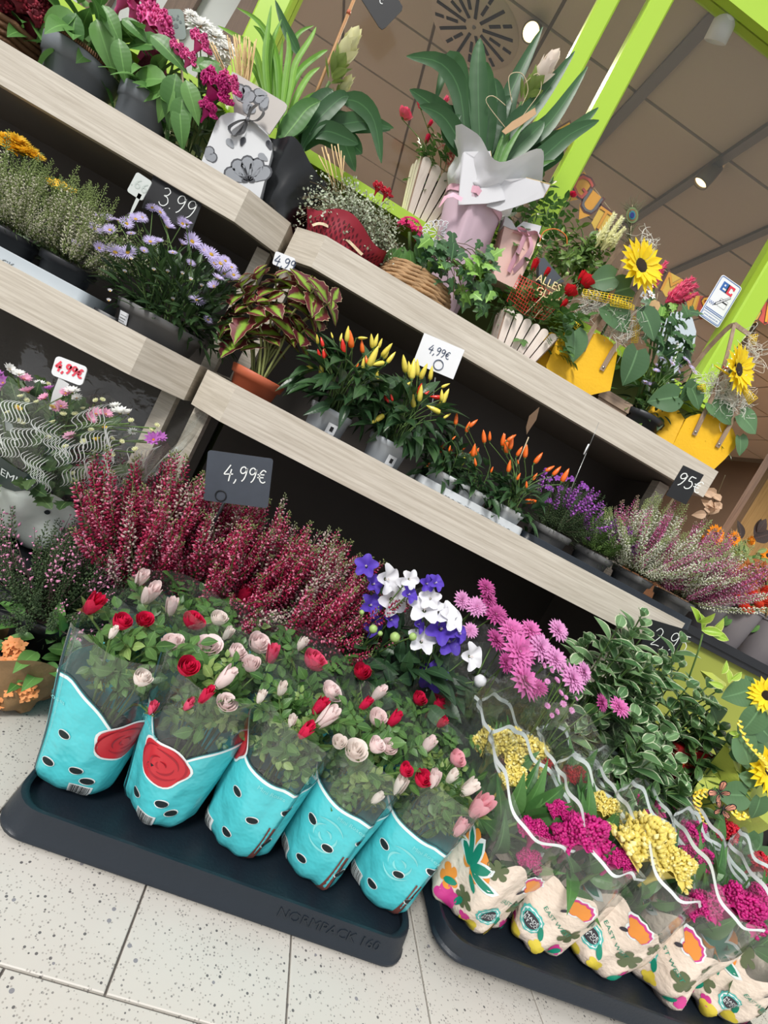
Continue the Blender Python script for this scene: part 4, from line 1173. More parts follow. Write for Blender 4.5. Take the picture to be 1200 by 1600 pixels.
for (i, j), q in kp.items():
    R = random.Random(300 + i * 11 + j * 17); L = q['loc']; h = 0.275
    lab = KL[i] if j == 0 else '%s cockscomb in clear white-edged sleeve, %s row of cup tray' % (ORD[i], ('', 'second', 'back')[j])
    t = thing('potted_cockscomb', lab, 'potted celosia', L, group='cockscombs in patterned bags')
    dip = -PI / 2 + 0.75
    def rim(a): return 1 - 0.17 * math.cos(a - dip) + 0.035 * math.sin(4 * a)
    s = Sleeve((0, 0, 0), 0.060, 0.098, h, 50 + i * 5 + j, squash=0.08, lean=(0, -0.012), rim=rim, seam=-PI / 2 + 1.0, sq_ang=0.5, fold=0.012, wr=0.0055)
    def tb(a): return (0.545 + 0.05 * math.sin(3 * a + i) + 0.03 * math.sin(7 * a)) / rim(a)
    hi = j == 0
    pr = s.wall('printed_bag', CREAMB, t, 0, tb, 60 if hi else 32, 14 if hi else 6, 'cream printed lower part of the bag')
    s.wall('clear_sleeve', FILM, t, tb, 1.0, 60 if hi else 32, 8 if hi else 5, 'clear film top of the bag')
    if hi: bag_prints(s, t, pr, R)
    m = MB(); s.line(m, lambda a: 0.965 + 0.016 * math.sin(9 * a), 0, 2 * PI, 0.0072, 90, 0.0008); m.build('white_edge_line', [WPRINT], t, label='white wavy line along the film edge')
    m = MB(); pot_mb(0.038, 0.046, 0.085, mb=m, c=(0, 0, 0.006)); m.build('pot', [TRAYB, SOIL], t)
    tips = []
    bl = q['bl'] or [(L + V((R.uniform(-.03, .03), R.uniform(-.03, .03), 0.21)), R.choice(('mag', 'mag', 'yel', 'red')), 0.05)]
    for (p, cn, wd) in bl:
        lp = p - L; M = MX(lp - V((0, 0, wd * 0.4)), (1, R.uniform(-.5, .5), R.uniform(-.3, .3)), (R.uniform(-.2, .2), -0.25, 1), wd); R.choice(CREST[cn]).put('bloom', t, M, {'mag': 'magenta', 'yel': 'yellow', 'red': 'red'}[cn] + ' ruffled cockscomb'); tips.append(M.translation)
    stems(t, (0, 0, 0.085), tips, STEM, 0.003, R=R)
    leafy(t, R, CLF, 16 if j < 2 else 9, 12, 0.040, 0.040, 0.12, 0.235, 0.085, 0.55, -0.6, zmin=0.1, jit=0.55, nrm=(0, -1, 0.5))

# ---------------------------------------------------------------- crimson heathers behind the roses
def hspk(name, cols, tip, L=0.2, r=0.0078, n=170, bare=0.12, tipg=0.03, fl=0.0026, seeds=(1, 2, 3)):
    ms = [plain('%s_%d' % (name, k), c, 0.6, 0.22, 5, trans=0.1) for k, c in enumerate(cols)] + [plain(name + '_green', tip, 0.6, 0.25)]
    return [T(spike_mb(L, r, n, s, bare, tipg, fl, 0.12 + 0.1 * k, len(cols)), 'flower_spike', ms) for k, s in enumerate(seeds)]


CRIM = hspk('heather_crimson', ((156, 16, 66), (222, 130, 158)), (110, 118, 70))
CRIMD = hspk('heather_dull', ((196, 176, 168), (132, 40, 76)), (112, 120, 84), n=120)
NEED = plain('heather_needles', (58, 72, 44), 0.6, 0.3)
HPOT = plain('black_pot', (34, 36, 40), 0.45, 0.08)


def heather(name, label, loc, pot, spikes, n, L, el=(0.35, 1.45), R=None, group=None, cat='potted heather', potm=None, lean=(0, 0), spread=0.03, needles=True, fr=0.6):
    t = thing(name, label, cat, loc, group=group); r0, r1, h = pot
    m = MB(); pot_mb(r0, r1, h, mb=m); m.build('pot', [potm or HPOT, SOIL], t)
    mb = MB()
    for k in range(n):
        for _ in range(20):
            az = R.uniform(0, 2 * PI)
            if math.sin(az) < 0.25 or R.random() > fr: break
        e = el[0] + (el[1] - el[0]) * R.random() ** 0.8
        d = V((math.cos(az) * math.cos(e) + lean[0], math.sin(az) * math.cos(e) + lean[1], math.sin(e)))
        p = V((d.x, d.y, 0)) * spread + V((R.uniform(-1, 1) * r1 * 0.5, R.uniform(-1, 1) * r1 * 0.5, h + 0.005))
        R.choice(spikes).put('flower_spike', t, MX(p, d, V((0, 0, 1)) + rdir(R) * 0.3, L / 0.2 * R.uniform(.72, 1.12)))
    if needles:
        for k in range(260):
            d = rdir(R, 0.05); p = V((d.x * r1 * 1.3, d.y * r1 * 1.3, h + L * 0.45 * d.z)) * R.uniform(.6, 1); q_ = d.orthogonal().normalized() * 0.0012; e_ = p + (d + rdir(R) * 0.6).normalized() * 0.022
            mb.add([p + q_, p - q_, e_], [(0, 1, 2)])
        mb.build('foliage', NEED, t)['kind'] = 'stuff'
    return t


HG = 'crimson heathers on the floor behind the roses'
for k, (x, y, lb, ln) in enumerate(((-0.195, 1.12, 'crimson heather at the left of the clump, behind the leftmost roses', (-0.15, 0)), (-0.125, 1.19, 'crimson heather standing behind the slate price sign', (0, 0)), (-0.055, 1.16, 'crimson heather just right of the slate price sign', (0.1, -0.05)), (0.05, 1.165, 'crimson heather in the middle of the clump, leaning right', (0.3, -0.05)), (0.135, 1.15, 'crimson heather at the right of the clump, beside the balloon flowers', (0.35, -0.1)))):
    R = random.Random(500 + k)
    heather('potted_heather', lb, (x, y, 0.0), (0.055, 0.07, 0.21), CRIM * 4 + CRIMD, 85, 0.27, (0.45, 1.45), R, HG, lean=ln)

# slate price sign in the heather
BLW = [SLATE, CHALK]


def sign(name, label, tl, tr, bl, Y, txt, mats, size=0.42, org=(0.2, 0.42), r=0.006, wid=0.0022, ring=None, stake=None, th=0.003, cat='price sign', txt2=None, Y2=None, stm=None, slot=None):
    t = thing(name, label, cat); pl = Plate(tl, tr, bl, Y, Y2); t.location = pl.c
    pl.c = V((0, 0, 0)); m = MB(); pl.slab(m, th, r); m.build('plate', mats[0], t, False)
    m = MB()
    if txt: hand(m, txt, pl.pt(-pl.w / 2 + org[0] * pl.w, -pl.h / 2 + org[1] * pl.h, 0.0009), pl.ex, pl.ey, size * pl.h, wid)
    if txt2: pl.text(m, *txt2)
    if m.v: m.build('price_lettering', mats[1], t, False)
    if ring:
        x, y, rr = ring; m = MB(); k = 20
        m.tube([pl.pt(x * pl.w + rr * math.cos(a * 2 * PI / k), y * pl.h + rr * math.sin(a * 2 * PI / k), 0.0016) for a in range(k + 1)], 0.0012, 5, cap=False); m.build('ring', mats[2] if len(mats) > 2 else mats[1], t)
    if stake:
        a, b, wd = stake; m = MB(); A = V(a) - t.location; B = V(b) - t.location
        if stm: m.tube([A, B], wd / 2, 6)
        else: m.strip([A, A * 0.5 + B * 0.5, B], [wd, wd * 0.8, wd * 0.2], pl.ex)
        m.build('stake', stm or mats[0], t)
    return t


sign('price_sign', 'slate price sign reading 4,99 € standing among the crimson heather', (325, 703), (427, 717), (304, 780), 1.06, '4,99€', [SLATE, CHALK, BLACK], 0.29, (0.27, 0.48), 0.006, 0.0024, (-0.24, -0.36, 0.0105), stake=(P(350, 785, 1.062), P(318, 850, 1.10), 0.006), stm=BLACK)

# ---------------------------------------------------------------- balloon flowers
PLW = [T(bell_mb(k), 'bellflower', [petal('bell_white', (244, 244, 248), 0.03), SEPAL, CREAMP]) for k in range(1)][0]
PLV = T(bell_mb(1), 'bellflower', [petal('bell_violet', (96, 70, 190), 0.15), SEPAL, CREAMP])
mbb = MB()
for a in range(1): mbb.lathe([(0, -1), (0.6, -0.8), (1.0, 0), (0.75, 0.7), (0, 1.05)], 10)
PGB = T(mbb, 'balloon_bud', [plain('bud_green', (160, 190, 110), 0.5, 0.1)]); PWB = T(mbb, 'balloon_bud', [MATS['bell_white']])
PLEAF = leafm('bell_leaf', (34, 62, 40), (56, 88, 54), 0.4)
PLF = [T(leaf_mb(1, 0.5, 0.4, 6, 0.15, 0.3, serr=0.03), 'leaf', [PLEAF])]
BELLS = '''607,905,w,46 634,916,w,44 615,938,w,50 664,950,w,54 706,966,w,46 660,1000,w,46 738,1026,w,44 697,958,w,40 641,905,w,30 672,935,w,34 572,884,v,36 585,912,v,30 640,928,v,30 580,945,v,36 612,968,v,28 584,976,v,40 690,982,v,50 702,1002,v,46 677,1056,v,50 668,912,v,26 655,975,v,30 720,990,v,30 682,910,v,28'''.split()
bp = [dict(loc=V((0.30, 1.12, 0.0)), bl=[]), dict(loc=V((0.43, 1.06, 0.0)), bl=[])]
for e in BELLS:
    px, py, cn, wd = e.split(','); px, py, wd = float(px), float(py), float(wd); Yb = 1.06 if px < 640 else 1.02
    p = P(px, py, Yb); k = 0 if px < 650 else 1; bp[k]['bl'].append((p, cn, wd * M_PER_PX(Yb)))
for k, q in enumerate(bp):
    R = random.Random(600 + k); L = q['loc']
    t = thing('potted_bellflower', ('white and violet balloon flower at left, beside the crimson heather', 'white and violet balloon flower at right, beside the pink chrysanthemums')[k], 'potted flower', L)
    m = MB(); pot_mb(0.05, 0.062, 0.18, mb=m); m.build('pot', [HPOT, SOIL], t); tips = []
    for (p, cn, wd) in q['bl']:
        d = V((R.uniform(-.6, .6), R.uniform(-1.0, -.3), R.uniform(.15, .9))); lp = p - L; M = MZ(lp - d.normalized() * wd * 0.2, d, R.uniform(0, 6), wd / 1.8)
        (PLW if cn == 'w' else PLV).put('bloom', t, M, {'w': 'white', 'v': 'violet'}[cn] + ' star-shaped bell'); tips.append(M.translation)
    for (px, py, wd, tm) in ((617, 996, 18, PGB), (645, 995, 14, PGB), (594, 990, 9, PGB), (565, 957, 9, PGB), (750, 1064, 22, PWB), (583, 983, 15, PGB)):
        if (px < 650) == (k == 0):
            lp = P(px, py, 1.0) - L; tm.put('bud', t, MZ(lp, (0, -.3, 1), 0, wd * M_PER_PX(1.0) / 2)); tips.append(lp)
    stems(t, (0, 0, 0.18), tips, STEM, 0.0016, R=R)
    leafy(t, R, PLF, 110, 80, 0.13, 0.11, 0.22, 0.40, 0.062, 0.65, 0.3, nrm=(0, -.8, .7), zmin=-0.3)
    s = Sleeve((0, 0, 0.10), 0.070, 0.095, 0.12, 70 + k, rim=lambda a: 1 + 0.05 * math.sin(5 * a), wr=0.006, seam=1.0); s.wall('clear_sleeve', FILMD, t, 0.0, 1.0, 40, 8)

# ---------------------------------------------------------------- pink chrysanthemums in film
MUMP = petal('mum_pink', (222, 122, 186), 0.16); MUMD = petal('mum_pink_dark', (190, 84, 150), 0.16); MUMC = petal('mum_centre', (206, 130, 170), 0.1); MUML = petal('mum_lilac', (226, 160, 208), 0.10)
MUM = [T(daisy_mb(17, 1, 0.27, 0.10, 0.10, 5, s, 0.10, 0.55), 'mum_bloom', [m_, MUMC, SEPAL]) for s, m_ in ((1, MUMP), (2, MUMD), (3, MUML))]
MUMB = T(daisy_mb(12, 1, 0.4, 0.35, 0.5, 2, 4, 0.2, 0.7), 'mum_bud', [MUML, MUMC, SEPAL])
MLEAF = leafm('mum_leaf', (48, 74, 40), (84, 108, 62), 0.5)
MLF = [T(leaf_mb(1, 0.55, 0.5, 8, 0.12, 0.25, 0, 0.22), 'leaf', [MLEAF])]
MB_ = '''812,1018,0,70 820,1065,0,72 800,985,0,50 775,1000,1,44 745,948,2,40 763,935,1,40 722,938,2,36 760,918,1,36 845,1012,2,56 868,1030,2,50 895,1060,2,58 912,1050,2,40 968,1105,0,42 940,1098,1,34 790,1035,1,40 842,1075,1,34 735,985,2,30 872,985,2,44 775,960,1,44 830,985,0,44'''.split()
MBUD = '''855,1065,12 870,1063,14 882,1062,13 876,1083,14 892,1078,12 855,1103,13 880,1100,14 870,1112,13 862,1118,11 893,1110,13 884,1090,10 900,1092,10 850,1040,12 862,1048,11'''.split()
mp = [(0.475, 1.17, 'pink chrysanthemum in film at back, beside the balloon flowers'), (0.565, 1.06, 'pink chrysanthemum with the largest bright blooms, in front'), (0.68, 1.13, 'pale pink chrysanthemum under glinting film, behind the euonymus'), (0.72, 1.01, 'pink chrysanthemum with small buds, left of the variegated shrub')]
md = [dict(loc=V((x, y, 0)), bl=[], lab=l_) for x, y, l_ in mp]
for e in MB_ + MBUD:
    f_ = e.split(','); px, py = float(f_[0]), float(f_[1]); wd = float(f_[-1]); bud = len(f_) == 3
    Yb = 0.96 + 0.16 * max(0, min(1, (1090 - py) / 160)); p = P(px, py, Yb)
    k = min(range(4), key=lambda i: (md[i]['loc'].x - p.x) ** 2 + (md[i]['loc'].y - 0.06 - p.y) ** 2); md[k]['bl'].append((p, -1 if bud else int(f_[2]), wd * M_PER_PX(Yb)))
for k, q in enumerate(md):
    R = random.Random(640 + k); L = q['loc']; t = thing('potted_chrysanthemum', q['lab'], 'potted flower', L)
    m = MB(); pot_mb(0.05, 0.06, 0.16, mb=m); m.build('pot', [HPOT, SOIL], t); tips = []
    for (p, c_, wd) in q['bl']:
        d = V((R.uniform(-.35, .35), R.uniform(-.9, -.4), R.uniform(.5, 1))); lp = p - L
        M = MZ(lp, d, R.uniform(0, 6), wd / 2)
        if c_ < 0: MUMB.put('bud', t, M)
        else: MUM[c_].put('bloom', t, M)
        tips.append(lp - d.normalized() * wd * 0.1)
    stems(t, (0, 0, 0.16), tips, STEM, 0.0016, R=R)
    leafy(t, R, MLF, 70, 60, 0.12, 0.105, 0.20, 0.37, 0.055, 0.65, 0.3, nrm=(0, -.8, .7), zmin=-0.3)
    s = Sleeve((0, 0, 0.10), 0.07, 0.14, 0.34, 80 + k, rim=lambda a: 1 + 0.08 * math.sin(4 * a + k), wr=0.007, seam=-PI / 2 - 0.6, fold=0.014, squash=0.06); s.wall('clear_sleeve', FILMD, t, 0.0, 1.0, 44, 9)

# ---------------------------------------------------------------- variegated euonymus
EUL = leafm('euonymus_leaf', (74, 116, 70), (128, 164, 114), 0.36, (214, 224, 190), 0.78, 0.2)
EULY = leafm('euonymus_young', (150, 190, 60), (176, 206, 84), 0.4, (226, 232, 150), 0.8, 0.25)
EUD = leafm('euonymus_dark', (58, 92, 48), (86, 122, 66), 0.36, (176, 196, 140), 0.9, 0.2)
EU = [T(leaf_mb(1, 0.66, 0.48, 6, 0.22, 0.16), 'leaf', [EUL]), T(leaf_mb(1, 0.56, 0.45, 6, 0.30, 0.3), 'leaf', [EUL])]
EUY = [T(leaf_mb(1, 0.5, 0.45, 6, 0.3, 0.2), 'leaf', [EULY])]; EUDK = [T(leaf_mb(1, 0.5, 0.45, 6, 0.25, 0.25), 'leaf', [EUD])]


def shoot_bush(t, R, tmpls, n, rx, ry, z0, z1, size, c=(0, 0, 0), pairs=4, front=0.6, stem_m=STEM, base_z=None, gap=0.6, droop=0.0, start=0.35, twigr=0.0016):
    """Shrub of shoots, each with opposite pairs of leaves."""
    tips = []; c = V(c)
    for p, d in dome(R, n, rx, ry, z0, z1, (0.72, 1.0), front, -0.05):
        p = p + c; b = c + V((0, 0, (base_z if base_z is not None else z0))); ax = ((p - b).normalized() + V((0, -0.15, 0.35 - droop))).normalized(); tips.append(p)
        x = ax.orthogonal().normalized(); y = ax.cross(x)
        for q_ in range(pairs):
            o = p - ax * size * gap * q_
            for sg in (-1, 1):
                a = q_ * PI / 2 + R.uniform(-.4, .4); side = (x * math.cos(a) + y * math.sin(a)) * sg
                dd = (side + ax * (0.9 - 0.18 * q_)).normalized()
                R.choice(tmpls).put('leaf', t, MX(o, dd, ax + V((0, -0.2, 0.3)), size * R.uniform(.8, 1.12) * (0.72 if q_ == 0 else 1)))
    return stems(t, c + V((0, 0, base_z if base_z is not None else z0)), tips, stem_m, twigr, 'twigs', 0.015, R)


for k, (x, y, z0, z1, rr, tm, n, lb) in enumerate(((0.84, 1.10, 0.38, 0.64, 0.15, EU, 44, 'variegated euonymus in front of the shelf end, pale leaf margins'), (1.00, 1.09, 0.36, 0.64, 0.15, EU, 44, 'variegated euonymus in front of the half-hidden black price sign'), (0.93, 0.99, 0.28, 0.46, 0.13, EUDK + EU, 32, 'darker green euonymus low in front of the variegated ones'), (1.13, 1.05, 0.30, 0.52, 0.13, EUDK, 36, 'plain green shrub beside the lime paper at right'))):
    R = random.Random(660 + k); t = thing('potted_shrub', lb, 'shrub', (x, y, 0))
    m = MB(); pot_mb(0.05, 0.065, 0.17, mb=m); m.build('pot', [HPOT, SOIL], t)
    shoot_bush(t, R, tm, n, rr, 0.10, z0, z1 + 0.05, 0.058, base_z=0.17, pairs=4)
    leafy(t, R, EUDK, 0, 90, rr * 0.9, 0.09, z0 - 0.06, z1 - 0.05, 0.055)
    if k == 1:
        for px, py, dx in ((1096, 985, -0.1), (1110, 990, 0.5), (1090, 972, -0.5)):
            for sg in (-1, 1): EUY[0].put('leaf', t, MX(P(px, py, 1.03) - V((x, y, 0)), (dx + sg * 0.5, -0.3, 0.5 - 0.25 * sg), (0, -1, 0.6), 0.045))
        m = MB(); m.tube(smooth_path([P(1076, 1060, 1.06) - V((x, y, 0)), P(1090, 1020, 1.03) - V((x, y, 0)), P(1098, 990, 1.03) - V((x, y, 0))], 4), 0.002, 5); m.build('stem', STEM, t)
sign('price_sign', 'black price sign half hidden behind the variegated euonymus', (1018, 968), (1075, 985), (1000, 1012), 1.22, '2,95', [BLACK, CHALK], 0.62, (0.2, 0.2), 0.004, 0.0022)
# ================================================================ lower shelves
def Z5(x, y): return 400 + x / 3.0, 400 + y / 3.0
def Z4(x, y): return 660 + x / 4.0, 640 + y / 4.0


def strap(root, pts, Y, wpx, mat, name='leaf', fold=0.18, taper=0.12, side=None, peak=0.4):
    """A long leaf along the pixel path pts at depth Y (number or list), widest in its middle."""
    n = len(pts); Ys = Y if isinstance(Y, (list, tuple)) else [Y] * n; o = root.location
    w3 = smooth_path([P(px, py, y) - o for (px, py), y in zip(pts, Ys)], 4); k = len(w3); wm = wpx * M_PER_PX(Ys[0]); ws = []
    for i in range(k):
        t = i / (k - 1); ws.append(wm * max(0.05, (math.sin(PI / 2 * min(1, t / peak)) if t < peak else math.cos(PI / 2 * (t - peak) / (1 - peak)) ** 0.8)) if t > 0 else wm * 0.45)
    m = MB(); m.strip(w3, ws, side if side is not None else [V((p2 - p1).cross(V((0.15, 1, 0.3)))) for p1, p2 in zip(w3, w3[1:] + [w3[-1] + (w3[-1] - w3[-2])])], fold=fold)
    return m.build(name, mat, root)


def fruits(t, tmpls, spec, Y, conv, jit=0.03, R=random.Random(3), rad=1.0):
    """Pepper fruits given by base and tip pixels."""
    tips = []
    for e in spec.split():
        bx, by, tx, ty, cn = e.split(','); b = conv(float(bx), float(by)); e_ = conv(float(tx), float(ty)); y = Y + R.uniform(-jit, jit)
        A = P(*b, y) - t.location; B = P(*e_, y + R.uniform(-.012, .006)) - t.location; Ln = (B - A).length
        tmpls[cn].put('fruit', t, MX(A, B - A, (0, -1, 0.2), Ln * 1.12, Ln * 1.0 * rad)); tips.append(A - (B - A).normalized() * Ln * 0.25)
    return tips


# coleus in a terracotta pot
TERRA = plain('terracotta_plastic', (190, 98, 66), 0.5, 0.06, 20)
COLE = leafm('coleus_leaf', (96, 34, 46), (124, 52, 56), 0.45, None, 0.7, 0.22, center=(150, 190, 70), rim=(214, 196, 150))
CLT = [T(leaf_mb(1, 0.84, 0.4, 9, 0.10, 0.12, 0.018, 0.10), 'leaf', [COLE]), T(leaf_mb(1, 0.74, 0.4, 9, 0.16, 0.32, 0.02, 0.10), 'leaf', [COLE])]
R = random.Random(11); c0 = P(404, 590, 1.36)
t = thing('potted_coleus', 'maroon and lime coleus in a terracotta pot at the left end of the right shelf', 'potted plant', (c0.x, 1.36, SL))
m = MB(); pot_mb(0.046, 0.062, 0.092, 0.007, 0.022, mb=m); m.build('pot', [TERRA, SOIL], t)
tips = []
for px, py in ((372, 440), (398, 428), (430, 432), (462, 438), (492, 452), (385, 478), (420, 468), (455, 470), (500, 488), (372, 512), (410, 520), (450, 510), (520, 470), (362, 475), (476, 515)):
    tip = P(px, py, 1.36 + R.uniform(-.06, .05)) - t.location; tips.append(tip); ax = V((tip.x * 1.5, tip.y * 1.5 - 0.02, 0.12)).normalized()
    for q_ in range(3):
        for sg in (-1, 1):
            a = q_ * PI / 2 + R.uniform(-.3, .3); x = ax.orthogonal().normalized(); y = ax.cross(x); sd_ = (x * math.cos(a) + y * math.sin(a)) * sg
            R.choice(CLT).put('leaf', t, MX(tip - ax * 0.014 * q_, (sd_ + ax * (0.35 - 0.2 * q_) + V((0, -0.2, -0.1))).normalized(), ax + V((0, -0.5, 0.3)), (0.040, 0.066, 0.078)[q_] * R.uniform(.85, 1.15)))
stems(t, (0, 0, 0.09), tips, plain('coleus_stem', (150, 158, 96), 0.5, 0.1), 0.003, R=R)

# ornamental peppers
PEPL = leafm('pepper_leaf', (42, 70, 44), (66, 98, 58), 0.32)
PLT = [T(leaf_mb(1, 0.42, 0.38, 6, 0.2, 0.3), 'leaf', [PEPL]), T(leaf_mb(1, 0.38, 0.38, 6, 0.28, 0.55), 'leaf', [PEPL])]
PC = {k: T(pepper_mb(1, rr), 'pepper_fruit', [plain('pepper_' + n_, c_, 0.22, 0.08, 2, spec=0.6), STEM]) for k, n_, c_, rr in (('y', 'yellow', (240, 222, 92), 0.19), ('r', 'red', (218, 44, 30), 0.22), ('o', 'orange', (244, 112, 36), 0.21), ('g', 'green', (170, 178, 70), 0.2))}
POTG = plain('pot_grey', (176, 182, 188), 0.4, 0.04, 20); POTW = plain('pot_white', (224, 228, 230), 0.4, 0.03, 20); POTD = plain('pot_dark_grey', (112, 112, 112), 0.4, 0.05, 20)
P1 = '''320,480,315,440,r 300,480,290,440,r 315,425,305,385,r 412,462,405,395,r 448,430,440,355,o 425,400,432,335,y 290,410,285,370,y 480,385,520,385,y 545,430,540,370,y 555,425,570,370,y 500,455,495,400,o 530,515,570,430,y
590,470,635,415,y 600,480,625,420,y 615,500,650,455,y 520,505,515,470,o 470,530,480,505,o 500,530,505,480,y 600,500,545,510,y 565,610,570,540,y 270,520,212,530,y 305,560,308,495,y 345,575,340,555,r 360,385,352,360,y 575,430,590,390,y 330,470,322,435,r 395,400,402,365,y'''
P2 = '''700,545,690,470,y 730,575,740,490,y 725,570,715,500,y 755,560,755,490,y 770,575,800,510,y 815,580,825,520,y 700,610,730,590,y 620,690,600,655,r 760,650,775,600,r 740,710,730,640,y 765,680,775,610,y 780,660,810,635,r 870,665,820,660,r
865,700,900,630,y 870,680,870,630,y 865,735,805,705,y 600,745,540,785,y 870,615,905,600,y 880,760,910,740,y 690,600,675,590,r 640,680,632,650,r'''
for k, (px, py, spec, lb, r_) in enumerate(((513, 655, P1, 'yellow and red ornamental pepper in a light grey pot, left of the white paper price', 0), (606, 700, P2, 'yellow and red ornamental pepper in a light grey pot, below the white paper price', 1))):
    R = random.Random(21 + k); c0 = P(px, py, 1.335); t = thing('potted_pepper', lb, 'potted pepper', (c0.x, 1.345, SL), group=None)
    m = MB(); pot_mb(0.044, 0.054, 0.102, 0.003, 0.016, mb=m); m.build('pot', [POTG, SOIL], t)
    m = MB(); m.grid(lambda u, v: (0.0525 * math.sin((u - 0.5) * 0.5 + 0.35), -0.0525 * math.cos((u - 0.5) * 0.5 + 0.35), 0.045 + 0.026 * v), 5, 1); m.add([(0.0535 * math.sin(0.35 + a), -0.0535 * math.cos(0.35 + a), z) for a, z in ((-.08, .052), (.08, .052), (.08, .064), (-.08, .064))], [(0, 1, 2, 3)], 1); m.build('plant_label', [PAPER, BLACKP], t, label='small white label with a black mark')
    tips = fruits(t, PC, spec, 1.30, Z5, 0.035, R)
    stems(t, (0, 0, 0.09), tips, STEM, 0.0015, R=R)
    cc = P((545, 650)[k], (600, 640)[k], 1.35) - t.location
    leafy(t, R, PLT, 70, 70, 0.115, 0.10, -0.02, 0.10, 0.07, 0.6, 0.35, c=(cc.x, cc.y, 0.15))
sign('price_sign', 'white paper price sign reading 4,99 € with a ring, above the yellow peppers', (663, 520), (726, 547), (644, 566), 1.40, '4,99€', [PAPER, BLUEPEN, BLUEPEN], 0.26, (0.22, 0.50), 0.001, 0.0022, (0.06, -0.26, 0.013), th=0.001, stake=(P(680, 590, 1.40), P(672, 660, 1.38), 0.004), stm=WIRE)
t = thing('potted_pepper_tray', 'white plant tray with raised lettering under the small orange peppers', 'tray')
bpy.data.objects.remove(t)
tray('white plant tray with raised lettering under the small orange peppers', (0.415, 1.365, SL), 0.31, 0.165, 0.064, TRAYW, 0.02, 'TOEVZING 7N/UG', 0.022, zin=0.03, tsx=1.1, tx=0.02)
OP = '''935,790,940,740,o 1000,800,1035,770,o 985,825,1000,780,o 1070,875,1065,820,o 1095,865,1095,825,o 1155,890,1160,835,o 1175,925,1175,865,o 1190,905,1200,845,o 920,860,935,845,o 970,910,975,885,o 1015,940,1025,885,o 965,980,978,940,g 1030,985,1025,950,o
1100,1015,1110,990,o 800,985,830,965,o 1185,1010,1190,960,o 860,895,855,875,o 905,915,910,890,o 700,335,745,275,o+ 770,385,820,355,o+ 815,410,860,360,o+ 870,450,910,375,o+ 525,270,520,195,o+ 590,290,620,235,o+ 640,300,650,225,o+ 535,390,545,325,o+ 640,572,722,576,o+
690,440,715,400,o+ 650,490,650,450,o+ 590,440,610,400,o+ 600,340,595,315,o+ 530,195,580,160,o+ 505,200,515,155,o+'''
ol = []
for e in OP.split():
    bx, by, tx, ty, cn = e.split(','); cv = Z4 if cn.endswith('+') else Z5; ol.append((cv(float(bx), float(by)), cv(float(tx), float(ty)), cn[0]))
for k, (px, py) in enumerate(((690, 748), (738, 772), (793, 800), (705, 715))):
    R = random.Random(31 + k); Yc = 1.345 if k < 3 else 1.42; c0 = P(px, py, Yc)
    t = thing('potted_pepper', ('small orange pepper at the left end of the white tray', 'small orange pepper in the middle of the white tray', 'small orange pepper at the right end of the white tray', 'small orange pepper in the back of the white tray')[k], 'potted pepper', (c0.x, Yc, SL + 0.034))
    m = MB(); pot_mb(0.032, 0.043, 0.062, 0.003, 0.014, mb=m); m.build('pot', [POTW, SOIL], t); tips = []
    lim = [0, 715, 765, 2000]
    for (b, e_, cn) in ol:
        if k < 3 and lim[k] <= b[0] < lim[k + 1]:
            y = 1.31 + R.uniform(-.03, .04); A = P(*b, y) - t.location; B = P(*e_, y) - t.location; Ln = (B - A).length
            PC[cn].put('fruit', t, MX(A, B - A, (0, -1, 0.2), Ln * 1.12, Ln)); tips.append(A - (B - A).normalized() * Ln * 0.25)
    if k == 3:
        for q_ in range(8):
            A = V((R.uniform(-.06, .06), R.uniform(-.06, .0), R.uniform(.09, .14))); PC['o'].put('fruit', t, MX(A, (R.uniform(-.5, .5), -.2, 1), (0, -1, 0), 0.03)); tips.append(A)
    stems(t, (0, 0, 0.06), tips, STEM, 0.0013, R=R)
    leafy(t, R, PLT, 46, 40, 0.075, 0.065, 0.055, 0.135, 0.046, 0.6, 0.2)
# brown flag pick and wire pick
t = thing('flag_pick', 'small brown paper flag on a wooden pick above the orange peppers', 'pick', P(812, 720, 1.42))
m = MB(); m.tube([(0, 0, -0.02), P(826, 683, 1.42) - t.location], 0.0016, 5); m.build('stick', STICK, t)
m = MB(); m.prism([P(*q_, 1.42) - t.location for q_ in ((843, 636), (838, 656), (827, 672), (823, 679), (822, 668), (827, 650))], (0, 0.002, 0)); m.build('flag', plain('kraft_brown', (110, 86, 64), 0.7, 0.1), t, False)
t = thing('wire_pick', 'thin wire plant pick with a pale joint rising from the purple flowers', 'pick', P(890, 775, 1.33))
m = MB(); m.tube([(0, 0, -0.03), P(916, 708, 1.33) - t.location], 0.0011, 5); m.tube([P(916, 708, 1.33) - t.location, P(936, 660, 1.33) - t.location], 0.0007, 4); m.build('wire', WIRE, t)
m = MB(); m.tube([P(912, 710, 1.33) - t.location, P(920, 694, 1.33) - t.location], 0.002, 6); m.build('joint', WHITE, t)

